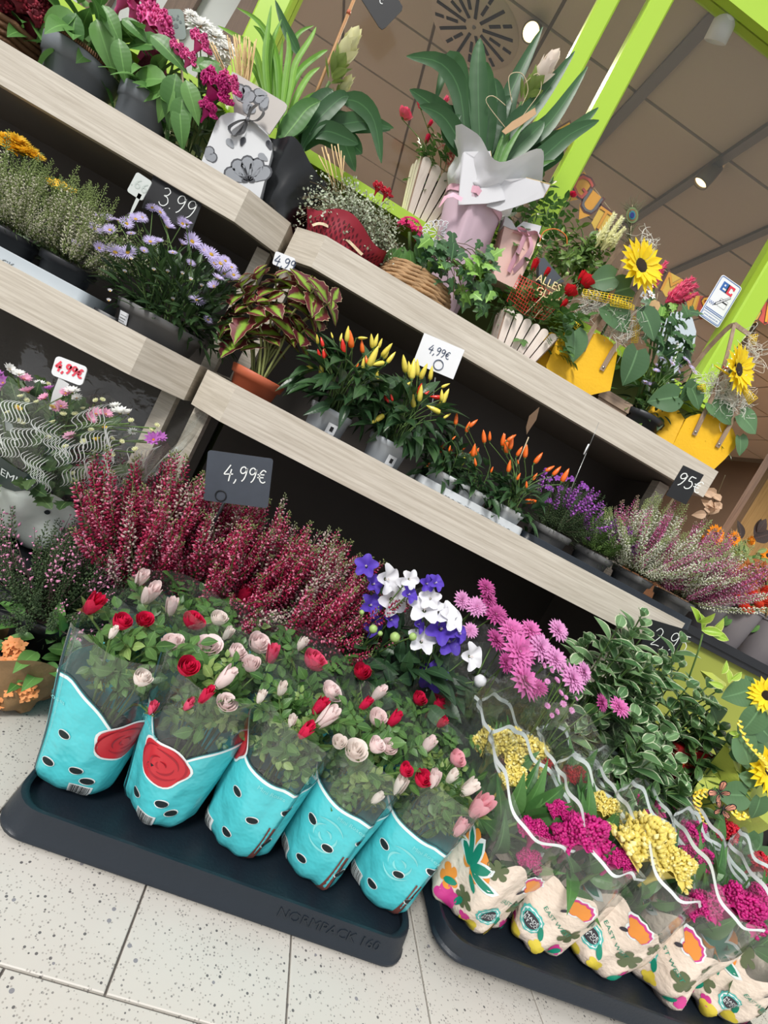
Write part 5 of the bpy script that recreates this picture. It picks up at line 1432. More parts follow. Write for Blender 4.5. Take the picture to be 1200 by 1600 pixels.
# black tray with heathers
tray('black plant tray at the right end of the lower shelf under the heathers', (0.865, 1.375, SL), 0.57, 0.17, 0.062, TRAYB, 0.02, 'NORMPACK', 0.016, zin=0.03, tx=0.17)
WHS = hspk('heather_white', ((232, 234, 214), (196, 204, 170)), (150, 164, 104), n=140, tipg=0.15)
PKS = hspk('heather_pinkish', ((190, 92, 140), (226, 176, 204)), (140, 120, 100), n=140, tipg=0.05)
PUR = hspk('angelonia', ((150, 70, 170), (176, 104, 196)), (92, 90, 70), n=26, bare=0.55, tipg=0.0, fl=0.0065)
GRF = hspk('green_fine', ((92, 128, 58), (120, 150, 76)), (92, 128, 58), n=80, fl=0.003, bare=0.05)
GRD = hspk('green_dark', ((60, 82, 48), (78, 98, 60)), (60, 82, 48), n=80, fl=0.003, bare=0.05)
for k, (px, py, sp, n, L_, lb, cat) in enumerate(((868, 828, GRD * 4 + PUR, 80, 0.135, 'dark green heather with purple flowers, left in the black tray', 'potted heather'), (930, 868, GRF * 4 + PUR, 80, 0.12, 'bright green fine-leaved heather in the black tray', 'potted heather'),
                                                 (990, 905, WHS * 3 + PKS, 95, 0.215, 'white and pink heather in the black tray, under the black 95 € sign', 'potted heather'), (1055, 942, PKS * 3 + WHS, 95, 0.21, 'pink heather at the right end of the black tray', 'potted heather'))):
    c0 = P(px, py, 1.36); R = random.Random(41 + k)
    heather('potted_heather', lb, (c0.x, 1.375, SL + 0.034), (0.044, 0.054, 0.066), sp, n, L_, (0.15, 1.45), R, None, cat, POTD, lean=((0, -0.1), (0, -0.1), (-0.22, -0.15), (0.02, -0.2))[k], fr=0.5)
t = thing('potted_flower', 'purple angelonia flowers rising behind the dark green heather', 'potted flower', (P(880, 790, 1.45).x, 1.46, SL))
m = MB(); pot_mb(0.04, 0.05, 0.09, mb=m); m.build('pot', [POTD, SOIL], t); R = random.Random(45)
PFL = T(bell_mb(0), 'bellflower', [petal('angelonia_purple', (158, 84, 186), 0.15), SEPAL, CREAMP])
tips = []
for k in range(34):
    p = P(R.uniform(852, 918), 0, 1.43); px = R.uniform(850, 918); py = 770 + (px - 880) * 0.45 + R.uniform(-28, 28); lp = P(px, py, 1.40 + R.uniform(-.03, .05)) - t.location
    PFL.put('bloom', t, MZ(lp, (R.uniform(-.5, .5), -.8, .4), R.uniform(0, 6), 0.0095)); tips.append(lp)
stems(t, (0, 0, 0.09), tips, STEM, 0.001, R=R)
sign('price_sign', 'black price sign reading 95€ on a pale stick at the right shelf end', (1068, 727), (1100, 742), (1054, 780), 1.27, '95€', [BLACK, CHALK], 0.40, (0.08, 0.42), 0.001, 0.0026, stake=(P(1062, 765, 1.275), P(1038, 800, 1.30), 0.006), stm=STICK, Y2=1.255)

# ---------------------------------------------------------------- left lower shelf
tray('light grey plant tray with raised lettering at far left', (-0.83, 1.36, SL), 0.46, 0.175, 0.07, TRAYG, 0.02, 'NORMPACK', 0.020, zin=0.03, tx=0.02)
tray('dark grey plant tray beside the light grey one, under the green heather', (-0.585, 1.40, SL), 0.07, 0.16, 0.05, POTD, 0.015, None, zin=0.02)
LHS = hspk('heather_green_white', ((214, 212, 186), (150, 164, 104)), (122, 140, 78), n=110, tipg=0.22, fl=0.0026, bare=0.08)
for k, (px, py, lb, sp) in enumerate(((20, 370, 'green and white budded heather at the far left edge', LHS), (105, 420, 'green and white budded heather beside the lilac asters', LHS))):
    R = random.Random(51 + k); c0 = P(px, py, 1.38)
    heather('potted_heather', lb, (c0.x, 1.38, SL + 0.042), (0.046, 0.056, 0.07), sp, 58, 0.175, (0.35, 1.5), R, None, 'potted heather', HPOT, lean=(0.05, -0.05), spread=0.045)
YMP = petal('mum_yellow', (255, 206, 62), 0.10); YMC = petal('mum_yellow_centre', (210, 150, 40), 0.1)
YM = T(daisy_mb(18, 1, 0.24, 0.2, 0.35, 4, 1, 0.05, 0.6), 'mum_bloom', [YMP, YMC, SEPAL]); YM2 = T(daisy_mb(16, 1, 0.22, 0.2, 0.3, 2, 2, 0.05, 0.6), 'mum_bloom', [petal('mum_lemon', (248, 214, 80), 0.10), YMC, SEPAL])
t = thing('potted_chrysanthemum', 'yellow-orange chrysanthemum behind the green heather at far left', 'potted flower', (P(40, 330, 1.62).x, 1.64, SL)); R = random.Random(55)
m = MB(); pot_mb(0.05, 0.06, 0.1, mb=m); m.build('pot', [HPOT, SOIL], t); tips = []
for px, py, wd in ((6, 215, 26), (18, 232, 44), (36, 238, 40), (52, 245, 30), (95, 290, 20), (28, 222, 30)):
    lp = P(px, py, 1.50) - t.location; YM.put('bloom', t, MZ(lp, (R.uniform(-.3, .3), -.5, .8), 0, wd * M_PER_PX(1.58) / 2)); tips.append(lp)
stems(t, (0, 0, 0.1), tips, STEM, 0.002, R=R); leafy(t, R, MLF, 24, 30, 0.11, 0.09, 0.12, 0.32, 0.06)
t = thing('potted_chrysanthemum', 'small lemon-yellow daisies half hidden behind the green heather', 'potted flower', (P(90, 350, 1.58).x, 1.60, SL)); R = random.Random(56)
m = MB(); pot_mb(0.045, 0.055, 0.1, mb=m); m.build('pot', [HPOT, SOIL], t); tips = []
for px, py, wd in ((82, 288, 26), (107, 298, 24), (72, 283, 18)):
    lp = P(px, py, 1.48) - t.location; YM2.put('bloom', t, MZ(lp, (R.uniform(-.3, .3), -.5, .8), 0, wd * M_PER_PX(1.54) / 2)); tips.append(lp)
stems(t, (0, 0, 0.1), tips, STEM, 0.002, R=R); leafy(t, R, MLF, 16, 20, 0.07, 0.07, 0.12, 0.24, 0.05)

# lilac asters in a wide grey pot
ASP = petal('aster_lilac', (214, 202, 240), 0.08); ASC = petal('aster_centre', (222, 178, 60), 0.15)
AST = [T(daisy_mb(24, 1, 0.12, 0.22, 0.15 + 0.25 * k, 2, k, 0.05, 0.7), 'aster_bloom', [ASP, ASC, SEPAL]) for k in range(3)]
ALEAF = leafm('aster_leaf', (42, 66, 40), (70, 98, 56), 0.4)
ALF = [T(leaf_mb(1, 0.26, 0.45, 5, 0.2, 0.2), 'leaf', [ALEAF])]
R = random.Random(61); t = thing('potted_aster', 'lilac asters with yellow centres in a wide grey pot at the left shelf end', 'potted flower', (-0.478, 1.395, SL))
m = MB(); pot_mb(0.078, 0.102, 0.10, 0.006, 0.022, 40, mb=m); m.build('pot', [POTD, SOIL], t)
m = MB(); m.grid(lambda u, v: ((0.093 + 0.006 * v) * math.sin((u - 0.5) * 0.36 - 0.62), -(0.093 + 0.006 * v) * math.cos((u - 0.5) * 0.36 - 0.62), 0.046 + 0.026 * v), 5, 1); m.build('plant_label', PAPER, t, label='small white price label')
m = MB()
for z in (0.05, 0.056, 0.062): m.grid(lambda u, v: ((0.0965 + 0.0012 * v) * math.sin((u - 0.5) * 0.24 - 0.62), -(0.0965 + 0.0012 * v) * math.cos((u - 0.5) * 0.24 - 0.62), z + 0.002 * v), 4, 1)
m.build('label_lines', plain('grey_print', (150, 150, 150), 0.6, 0.05), t)
AS = '''120,383,18 132,345,22 148,358,24 152,338,16 168,345,26 172,360,22 185,345,18 198,350,22 212,343,24 222,340,20 238,325,22 250,332,26 258,345,18 180,395,30 200,395,28 155,388,20 235,378,22 248,378,16 262,355,24 285,350,22 292,350,18 300,378,30 285,382,18 320,392,26 330,398,28 345,412,30 352,408,20 335,412,24 362,418,18 340,435,20 350,428,24 308,470,26 335,448,22 325,500,16 298,412,16 205,365,14 225,392,14 270,395,14 365,430,22'''
tips = []
for e in AS.split():
    px, py, wd = [float(v) for v in e.split(',')]; lp = P(px, py, 1.30 + R.uniform(-.03, .06) + (0.10 if py < 350 else 0)) - t.location; d = V((R.uniform(-.4, .4), R.uniform(-.9, -.3), R.uniform(.3, 1)))
    M = MZ(lp, d, R.uniform(0, 6), wd * M_PER_PX(1.32) / 2); R.choice(AST).put('bloom', t, M); tips.append(lp - d.normalized() * 0.005)
stems(t, (0, 0, 0.09), tips, STEM, 0.0012, R=R, spread=0.05)
leafy(t, R, ALF, 200, 420, 0.165, 0.10, 0.115, 0.255, 0.052, 0.6, -0.2, c=(0.03, -0.02, 0))
WBUD = T(daisy_mb(8, 1, 0.5, 0.3, 0.9, 1, 2, 0.1, 0.7), 'aster_bud', [petal('bud_white', (228, 226, 232), 0.05), ASC, SEPAL])
for px, py in ((170, 470), (172, 455), (195, 425), (240, 422), (285, 428), (298, 437), (315, 447), (205, 405), (270, 468), (262, 425)): WBUD.put('bud', t, MZ(P(px, py, 1.30) - t.location, (0, -.7, .6), 0, 0.007))

# signs at left
sign('price_sign', 'black hanging price sign reading 3,99 above the lilac asters', (240, 273), (318, 312), (232, 330), 1.46, '3.99', [BLACK, CHALK], 0.52, (0.24, 0.32), 0.001, 0.0022, th=0.002)
MIRR = plain('faded_print', (190, 200, 194), 0.5, 0.05)
t = sign('price_sign', 'pale grey stake label seen from behind, left of the black 3,99 sign', (214, 268), (238, 284), (203, 302), 1.42, '', [plain('pale_plastic', (206, 212, 208), 0.45, 0.03), MIRR], 0.3, txt2=('.66', 0.0, 0.002, 0.034), r=0.006, stake=(P(219, 303, 1.42), P(199, 345, 1.42), 0.009))
sign('price_sign', 'small white price label reading 4,99 on the oak corner above the coleus', (431, 392), (462, 404), (424, 412), 1.44, '4,99', [PAPER, BLUEPEN], 0.74, (0.06, 0.06), 0.005, 0.0022, th=0.001)
# ================================================================ upper shelves
def bez_leaf(t, spec, Y, mat, wpx, fold=0.18):
    """Long leaves 'x,y x,y ...' separated by | at depth Y."""
    for k, s_ in enumerate(spec.split('|')):
        pts = [tuple(float(v) for v in q_.split(',')) for q_ in s_.split()]
        strap(t, pts, [Y + 0.012 * ((k * 7) % 5 - 2)] * len(pts), wpx, mat, fold=fold)


def at(px, py, Y, t): return P(px, py, Y) - t.location


def heart_leaf(t, px, py, Y, wpx, ang, tm, face=(0.1, -1, 0.35)):
    """Leaf hung at pixel px, py, pointing along the image angle ang (degrees, 0 = right, 90 = down)."""
    a = math.radians(ang); d = RIGHT * math.cos(a) - UP * math.sin(a)
    tm.put('leaf', t, MX(at(px, py, Y, t), d, face, wpx * M_PER_PX(Y)))


BIGL = leafm('broad_leaf', (76, 124, 60), (110, 158, 82), 0.4)
BL1 = [T(leaf_mb(1, 0.5, 0.4, 8, 0.16, 0.35, 0.01), 'leaf', [BIGL]), T(leaf_mb(1, 0.42, 0.4, 8, 0.22, 0.6, 0.012), 'leaf', [BIGL])]
HEARTL = leafm('sunflower_leaf', (72, 108, 70), (98, 136, 92), 0.5)
HL = T(leaf_mb(1, 1.0, 0.30, 9, 0.10, 0.2, 0.012, 0, 0.6, 0.9), 'leaf', [HEARTL])
WICK = plain('wicker', (112, 78, 50), 0.7, 0.25, 60, 0.003, 120)
DPOT = plain('pot_slate', (122, 128, 134), 0.42, 0.06, 20)

# --- far left: dark red bouquet in wicker
t = thing('wicker_basket', 'brown wicker basket with a dark red bouquet at the top left corner', 'basket', (P(20, 60, 1.62).x - 0.02, 1.66, SU)); R = random.Random(70)
for k in range(9):
    m = MB(); rr = 0.088 + 0.004 * k; m.tube([(rr * math.cos(a * PI / 12), rr * math.sin(a * PI / 12), 0.008 + 0.014 * k + 0.002 * (-1) ** a) for a in range(25)], 0.0075, 5, cap=False); m.build('wicker_band', WICK, t)
m = MB(); m.lathe([(0, 0), (0.088, 0.0), (0.118, 0.12)], 20); m.build('lining', HPOT, t)
DRD = plain('velvet_dark_red', (110, 18, 36), 0.7, 0.3, 10); DRC = T(crest_mb(5, 1.1, 0.8, 0.6, 300, 0.4), 'cockscomb', [DRD, plain('velvet_red', (150, 34, 54), 0.7, 0.2)])
for px, py, s_ in ((20, 25, 0.15), (50, 40, 0.11), (-20, 20, 0.13), (62, 15, 0.08)): DRC.put('bloom', t, MX(at(px, py + 25, 1.60, t), (1, -.2, .1), (0, -.4, 1), s_))
leafy(t, R, BL1, 12, 20, 0.11, 0.09, 0.10, 0.24, 0.09)
for px, py, a in ((62, 48, 170), (75, 40, 200)): heart_leaf(t, px + 45, py, 1.54, 50, a, BL1[1])

# --- big slate pot with pink cockscomb
c0 = P(131, 96, 1.61); t = thing('potted_cockscomb', 'magenta cockscomb in the large slate pot on the upper left shelf', 'potted celosia', (c0.x, 1.61, SU)); R = random.Random(71)
m = MB(); pot_mb(0.066, 0.088, 0.15, 0.006, 0.04, 36, mb=m); m.build('pot', [DPOT, SOIL], t)
HOTP = plain('comb_hot_pink', (252, 96, 166), 0.45, 0.2, 8, trans=0.15); HPC = T(crest_mb(7, 1.1, 0.7, 0.45, 260, 0.3), 'cockscomb', [HOTP, CELD['mag']])
tips = []
for px, py, s_ in ((205, 20, 0.10), (228, 62, 0.11), (185, 0, 0.08), (240, 30, 0.06)):
    lp = at(px, py + 12, 1.58, t); HPC.put('bloom', t, MX(lp, (1, .2, -.3), (0.2, -.4, 1), s_)); tips.append(lp)
stems(t, (0, 0, .14), tips, STEM, 0.004, R=R)
leafy(t, R, BL1, 22, 26, 0.10, 0.09, 0.14, 0.30, 0.10, 0.6, 0.3)
for px, py, a, w_ in ((150, 30, 70, 60), (120, 25, 170, 70), (118, 20, 100, 55), (185, 60, 80, 50), (160, 8, 60, 45), (190, 30, 30, 40)): heart_leaf(t, px, py, 1.53, w_, a, BL1[0])
m = MB()
for k in range(40): m.tube([(0.085 * math.cos(-2.6 + k * .055), 0.085 * math.sin(-2.6 + k * .055), 0.148), (0.09 * math.cos(-2.6 + k * .055), 0.092 * math.sin(-2.6 + k * .055), 0.16), (0.092 * math.cos(-2.58 + k * .055), 0.096 * math.sin(-2.6 + k * .055), 0.15)], 0.0025, 4)
m.build('bark_mulch', WICK, t)['kind'] = 'stuff'

# --- second slate pot with pink flowers
c0 = P(232, 152, 1.60); t = thing('potted_cockscomb', 'pink cockscomb in the smaller slate pot, beside the floral gift bag', 'potted celosia', (c0.x + 0.005, 1.60, SU)); R = random.Random(72)
m = MB(); pot_mb(0.052, 0.068, 0.148, 0.005, 0.034, 32, mb=m); m.build('pot', [DPOT, SOIL], t); tips = []
for px, py, s_, tm in ((305, 72, .055, HPC), (272, 82, .045, HPC), (290, 95, .045, HPC), (325, 150, .085, CREST['mag'][0]), (350, 138, .06, HPC), (318, 175, .05, CREST['mag'][1])):
    lp = at(px, py + 8, 1.53, t); tm.put('bloom', t, MX(lp, (1, .2, -.2), (0.1, -.5, 1), s_)); tips.append(lp)
stems(t, (0, 0, .14), tips, STEM, 0.003, R=R)
for px, py, a, w_ in ((262, 125, 190, 70), (262, 140, 175, 50), (275, 115, 100, 62), (290, 125, 70, 50), (310, 100, 20, 45), (285, 150, 95, 55), (270, 135, 120, 45), (255, 75, 200, 65), (235, 55, 35, 55), (300, 110, 330, 40), (280, 165, 85, 50)): heart_leaf(t, px, py, 1.52, w_, a, BL1[0])
leafy(t, R, BL1, 10, 24, 0.07, 0.06, 0.12, 0.24, 0.07)
BURL = plain('maroon_burlap', (112, 46, 66), 0.85, 0.25, 200, 0.002, 300)
m = MB(); m.prism([at(x, y, 1.60, t) for x, y in ((212, 105), (232, 70), (255, 85), (258, 118), (238, 128))], (0, 0.02, 0)); m.build('burlap_wrap', BURL, t)

# --- paw-print stake, white chrysanthemums, straw
t = thing('memorial_stake', 'grey-green stake with a paw-like dot print, behind the pink cockscomb', 'plant stake', P(275, 75, 1.60))
GRN = plain('grey_green_card', (128, 144, 136), 0.6, 0.06); pl = Plate((258, 14), (286, 14), (262, 62), 1.60); pl.c = pl.c - t.location
m = MB(); pl.slab(m, 0.003, 0.012); m.build('plate', GRN, t, False)
PRD = plain('print_grey', (92, 108, 104), 0.6, 0.05)
for x, y, r_ in ((0, -.004, .006), (-.011, .006, .0035), (-.004, .012, .0035), (.005, .012, .0035), (.012, .005, .0035), (-.008, .018, .0025), (.008, .019, .0025)):
    m = MB(); m.add([pl.pt(x + r_ * math.cos(a * PI / 6), y + r_ * math.sin(a * PI / 6), 0.0007) for a in range(12)], [tuple(range(12))]); m.build('print_dot', PRD, t, False)
m = MB(); m.tube([pl.pt(0, -pl.h / 2), pl.pt(0, -pl.h / 2 - 0.2)], 0.003, 5); m.build('stick', STICK, t)
MW = T(daisy_mb(18, 1, 0.24, 0.15, 0.15, 4, 9, 0.1, 0.6), 'mum_bloom', [petal('mum_white', (246, 246, 242), 0.04), YMC, SEPAL])
t = thing('potted_chrysanthemum', 'white chrysanthemum behind the dried straw on the upper left shelf', 'potted flower', (P(330, 150, 1.68).x, 1.70, SU)); R = random.Random(73); tips = []
m = MB(); pot_mb(0.05, 0.06, 0.1, mb=m); m.build('pot', [HPOT, SOIL], t)
for px, py, wd in ((312, 42, 46), (335, 58, 40), (352, 78, 40), (345, 95, 30), (300, 25, 24), (325, 75, 26)):
    lp = at(px, py, 1.63, t); MW.put('bloom', t, MZ(lp, (R.uniform(-.4, .4), -.7, .6), 0, wd * M_PER_PX(1.63) / 2)); tips.append(lp)
stems(t, (0, 0, .1), tips, STEM, 0.002, R=R); leafy(t, R, MLF, 20, 60, 0.10, 0.07, 0.12, 0.36, 0.06)
STRAW = plain('straw', (220, 190, 138), 0.7, 0.15, 5)
t = thing('straw_bundle', 'bundle of dried pale straw standing behind the floral gift bag', 'dried straw', P(372, 178, 1.58)); R = random.Random(74)
for k in range(38):
    x1 = R.uniform(352, 402); y1 = R.uniform(52, 80) + (x1 - 352) * 0.1
    if k < 5: x1, y1 = R.uniform(325, 340), R.uniform(62, 75)
    a = at(R.uniform(368, 378), R.uniform(172, 186), 1.58 + R.uniform(-.01, .02), t); b = at(x1, y1, 1.58 + R.uniform(-.02, .03), t); m = MB(); mid = (a + b) / 2 + V((0.012, 0, 0)) * R.uniform(0, 1)
    m.tube(smooth_path([a, mid, b], 3), 0.0017, 4); m.build('straw', STRAW, t)

# --- floral gift bag
SILV = plain('silver_paper', (216, 218, 220), 0.35, 0.03, 8); SILD = plain('silver_flower', (146, 150, 156), 0.35, 0.06); SILK = plain('black_flower', (70, 72, 78), 0.4, 0.06); TAUPE = plain('taupe_card', (190, 184, 178), 0.4, 0.03)
yb = 1.535; t = thing('floral_gift_bag', 'silver gift bag with grey flower print and grey ribbon bow', 'gift bag', P(385, 265, yb))
body = [(300, 296), (318, 243), (338, 190), (345, 181), (356, 176), (370, 176), (384, 182), (402, 194), (417, 207), (424, 222), (425, 236), (419, 262), (404, 318)]
m = MB(); m.prism([at(x, y, yb, t) for x, y in body], (0, 0.075, 0)); m.build('body', SILV, t, False)
flap = [(366, 182), (361, 116), (363, 112), (368, 114), (445, 160), (449, 165), (447, 172), (421, 210), (400, 196), (384, 184)]
m = MB(); m.prism([at(x, y, yb + 0.02, t) for x, y in flap], (0, 0.004, 0)); m.build('flap', TAUPE, t, False)


def petals_print(t, cx, cy, r_, n, a0, a1, mat, y, name='flower_print', w_=0.55):
    for k in range(n):
        a = math.radians(a0 + (a1 - a0) * (k + 0.5) / n); m = MB(); pts = []
        for q_ in range(14):
            b = 2 * PI * q_ / 14; u = 0.55 + 0.45 * math.cos(b); v = w_ * 0.5 * math.sin(b) * (0.5 + 0.7 * u) * (1 + 0.08 * math.cos(5 * b))
            pts.append(at(cx + r_ * (u * math.cos(a) - v * math.sin(a)), cy + r_ * (u * math.sin(a) + v * math.cos(a)), y, t))
        m.add(pts, [tuple(range(14))]); m.build(name, mat, t, False)


petals_print(t, 388, 284, 42, 5, 190, 345, SILK, yb - 0.0008, w_=0.6); petals_print(t, 388, 284, 39, 5, 190, 345, SILD, yb - 0.0014, w_=0.55)
petals_print(t, 388, 284, 11, 6, 180, 360, SILK, yb - 0.0020, 'flower_centre')
petals_print(t, 319, 246, 21, 2, 285, 385, SILK, yb - 0.0010, w_=0.8); petals_print(t, 319, 246, 19, 2, 285, 385, SILD, yb - 0.0014, w_=0.75)
petals_print(t, 366, 233, 20, 1, 225, 245, SILD, yb - 0.0014, 'leaf_print'); petals_print(t, 376, 230, 17, 1, 280, 300, SILK, yb - 0.0014, 'leaf_print'); petals_print(t, 424, 236, 18, 1, 240, 260, SILK, yb - 0.0014, 'leaf_print'); petals_print(t, 420, 252, 20, 1, 200, 230, SILD, yb - 0.0014, 'leaf_print')
petals_print(t, 374, 160, 30, 3, 255, 345, SILK, yb + 0.0192, w_=0.7); petals_print(t, 374, 160, 27, 3, 255, 345, SILD, yb + 0.0186, w_=0.65); petals_print(t, 382, 178, 20, 2, 270, 340, SILD, yb + 0.0180, w_=0.8); petals_print(t, 420, 150, 26, 3, 100, 215, SILK, yb + 0.0192, w_=0.6); petals_print(t, 420, 149, 23, 3, 100, 215, SILD, yb + 0.0186, w_=0.55)
RIB = plain('grey_ribbon', (112, 112, 116), 0.3, 0.05, spec=0.7); m = MB(); cb = (387, 187)
for pts in (((387, 187), (372, 190), (358, 200), (366, 212), (380, 200), (387, 188)), ((387, 187), (392, 172), (404, 164), (412, 176), (402, 188), (388, 188)), ((386, 188), (380, 205), (372, 210)), ((389, 188), (405, 196), (420, 210))):
    pp = smooth_path([at(x, y, yb - 0.006 - 0.006 * math.sin(k), t) for k, (x, y) in enumerate(pts)], 4); m.strip(pp, 0.016, V((0.2, 1, 0.5)))
blob(m, at(387, 187, yb - 0.012, t), 0.009); m.build('ribbon_bow', RIB, t)

# --- fountain grass, ginger lily, dark wrap
GRASS = leafm('grass_blade', (104, 160, 56), (140, 190, 80), 0.4); DGR = leafm('lily_leaf', (44, 84, 48), (66, 108, 64), 0.38)
t = thing('potted_grass', 'bright green strap-leaved plant behind the floral gift bag', 'potted plant', (P(430, 230, 1.66).x, 1.66, SU)); R = random.Random(75)
m = MB(); pot_mb(0.05, 0.06, 0.12, mb=m); m.build('pot', [HPOT, SOIL], t)
bez_leaf(t, '430,200 420,150 415,90 420,40 424,8|432,200 436,140 430,80 405,35 370,12|435,205 445,150 450,100 465,55 490,40|425,190 412,130 398,80 372,58 340,40|440,205 452,150 470,110 500,85 512,78|438,200 446,130 452,80 448,50|428,195 420,120 425,70 440,30|420,190 408,130 392,100 372,90|445,205 460,160 482,120 500,105|432,195 428,120 414,60 396,40|440,200 455,140 462,100 486,60 494,42|424,195 418,140 404,100 394,70|436,200 440,150 438,110 442,60|444,205 466,170 490,150 515,148|434,200 432,150 428,110 424,85|446,210 470,180 495,165 508,158', 1.63, GRASS, 9)
bez_leaf(t, '470,90 460,70 445,40 430,0', 1.66, DGR, 14)
t = thing('potted_ginger_lily', 'cream ginger lily tied to a bamboo cane, wrapped in dark film', 'potted plant', (P(470, 260, 1.66).x, 1.66, SU)); R = random.Random(76)
m = MB(); pot_mb(0.055, 0.066, 0.12, mb=m); m.build('pot', [HPOT, SOIL], t)
m = MB(); a, b = at(470, 205, 1.65, t), at(556, -8, 1.65, t); m.tube([V((0, 0, .1)), a, a + (b - a) * 0.5, b], 0.0045, 7)
m.build('cane', wood('bamboo', (172, 124, 80), (196, 148, 100), 'Z'), t)
m = MB(); m.tube([a + (b - a) * 0.86, a + (b - a) * 0.885], 0.006, 7); m.build('cane_tie', TERRA, t)
CURC = petal('ginger_cream', (228, 226, 178), 0.08); CURG = petal('ginger_green', (140, 162, 90), 0.1)


def ginger(t, px, py, Y, s, top, low, n=22, seed=0, tilt=(0.1, -.3, 1)):
    R = random.Random(seed); M0 = MZ(at(px, py, Y, t), tilt, 0, s)
    for k in range(n):
        f_ = k / n; a = k * 2.4; el = 0.55 + 0.75 * f_
        M = M0 @ Matrix.Translation((0, 0, f_ * 0.9)) @ Matrix.Rotation(a, 4, 'Z') @ Matrix.Translation((0.06, 0, 0)) @ Matrix.Rotation(-el, 4, 'Y')
        (top if f_ > 0.45 else low).put('bract', t, M @ Matrix.Scale(0.62 if f_ > .45 else 0.5, 4))


GBR = [T(leaf_mb(1, 0.62, 0.5, 6, 0.3, -0.25), 'bract', [m_]) for m_ in (CURC, CURG)]
ginger(t, 515, 128, 1.63, 0.10, GBR[0], GBR[1], 22, 1, (0.12, -0.25, 1)); ginger(t, 520, 160, 1.66, 0.06, GBR[0], GBR[1], 14, 2, (0.3, -.3, 1))
m = MB(); m.tube(smooth_path([V((0, 0, .1)), at(485, 190, 1.64, t), at(515, 128, 1.63, t)], 4), 0.005, 6); m.build('stem', STEM, t)
bez_leaf(t, '470,235 495,190 530,155 545,150|500,200 530,195 570,190 615,200|490,200 520,190 560,196 610,203|525,155 560,160 585,190 596,255|500,205 530,210 545,240 555,268|485,215 510,205 540,215 560,225|480,220 470,225 500,212 530,238|530,210 550,225 566,240|470,200 490,170 510,150 520,140', 1.62, DGR, 25, 0.12)
bez_leaf(t, '440,220 460,195 480,170 500,158|430,230 455,200 475,185 490,180|465,240 480,200 500,170 535,150', 1.60, BIGL, 30, 0.15)
DARKF = plain('black_film', (22, 24, 26), 0.25, 0.1, spec=0.6)
s = Sleeve((0.01, -0.02, 0.0), 0.075, 0.105, 0.22, 91, rim=lambda a: 1 + 0.10 * math.sin(3 * a + 1), wr=0.010, fold=0.02); s.wall('dark_wrap', DARKF, t, 0, 1.0, 40, 9, 'black wrapping film')
m = MB()
for k in range(9): m.tube([at(530 + R.uniform(-14, 14), 300, 1.58, t), at(498 + k * 5, 232 + R.uniform(-8, 12), 1.58, t)], [0.001, 0.0022], 4)
m.build('dried_wheat', STRAW, t)

# --- wire vine in crimson honeycomb paper
TINY = leafm('wire_vine_leaf', (140, 158, 116), (214, 220, 200), 0.45); TNL = T(leaf_mb(1, 0.8, 0.5, 2, 0.1, 0.1), 'leaf', [TINY]); CRP = plain('crimson_paper', (150, 28, 48), 0.6, 0.12, 10)
t = thing('wrapped_wire_vine', 'wire vine with tiny leaves in crimson honeycomb paper', 'potted plant', (P(545, 370, 1.57).x, 1.585, SU)); R = random.Random(77)
m = MB(); pot_mb(0.06, 0.075, 0.11, mb=m); m.build('pot', [HPOT, SOIL], t)
s = Sleeve((0, 0, 0.0), 0.088, 0.128, 0.112, 92, rim=lambda a: 1 + 0.14 * math.sin(4 * a + 2.0), wr=0.007, fold=0.015); s.wall('paper_wrap', CRP, t, 0, 1.0, 48, 10, 'crimson folded wrapping paper')
m = MB(); dk = plain('crimson_slit', (88, 10, 28), 0.8, 0.1)
for i in range(17):
    for j in range(9): s.star(m, -PI / 2 - 1.0 + i * 0.125 + (j % 2) * 0.06, 0.10 + j * 0.085, ell(0.0022, 0.0058), 1, 8, 0.0012, 0)
m.build('honeycomb_slits', dk, t)['kind'] = 'stuff'
m = MB(); st = MB()
for k in range(200):
    p, d = dome(R, 1, 0.175, 0.145, 0.11, 0.245, (0.6, 1.08), 0.55, -0.3)[0]; q0 = V((p.x * 0.4, p.y * 0.4, 0.13)); pth = smooth_path([q0, (q0 + p) / 2 + V((0, 0, 0.02)), p + V((0, 0, -0.02)) * R.random()], 3)
    st.tube(pth, 0.0007, 3, cap=False)
    for q_ in range(16):
        c = pth[R.randrange(2, len(pth))] + rdir(R) * 0.012; st_ = R.uniform(0.005, 0.0105); m.tmpl(TNL, MX(c, rdir(R), V((0, -.6, .7)) + rdir(R) * 0.6, st_))
m.build('foliage', [TINY], t)['kind'] = 'stuff'; st.build('vines', BSTEM, t)['kind'] = 'stuff'
m = MB(); m.strip(smooth_path([at(488, 352, 1.475, t), at(505, 350, 1.475, t), at(535, 368, 1.475, t), at(566, 398, 1.475, t)], 4), 0.009, V((0, 0.4, 1))); m.build('raffia_band', STICK, t)
for px, py in ((587, 293), (600, 302)): CREST['red'][0].put('bloom', t, MX(at(px, py + 8, 1.60, t), (1, 0, 0), (0, -.3, 1), 0.035))

# --- slatted wooden planters
SLW = wood('birch_slat', (240, 224, 212), (252, 240, 230), 'Z'); SLE = plain('slat_edge', (168, 142, 124), 0.6, 0.08)


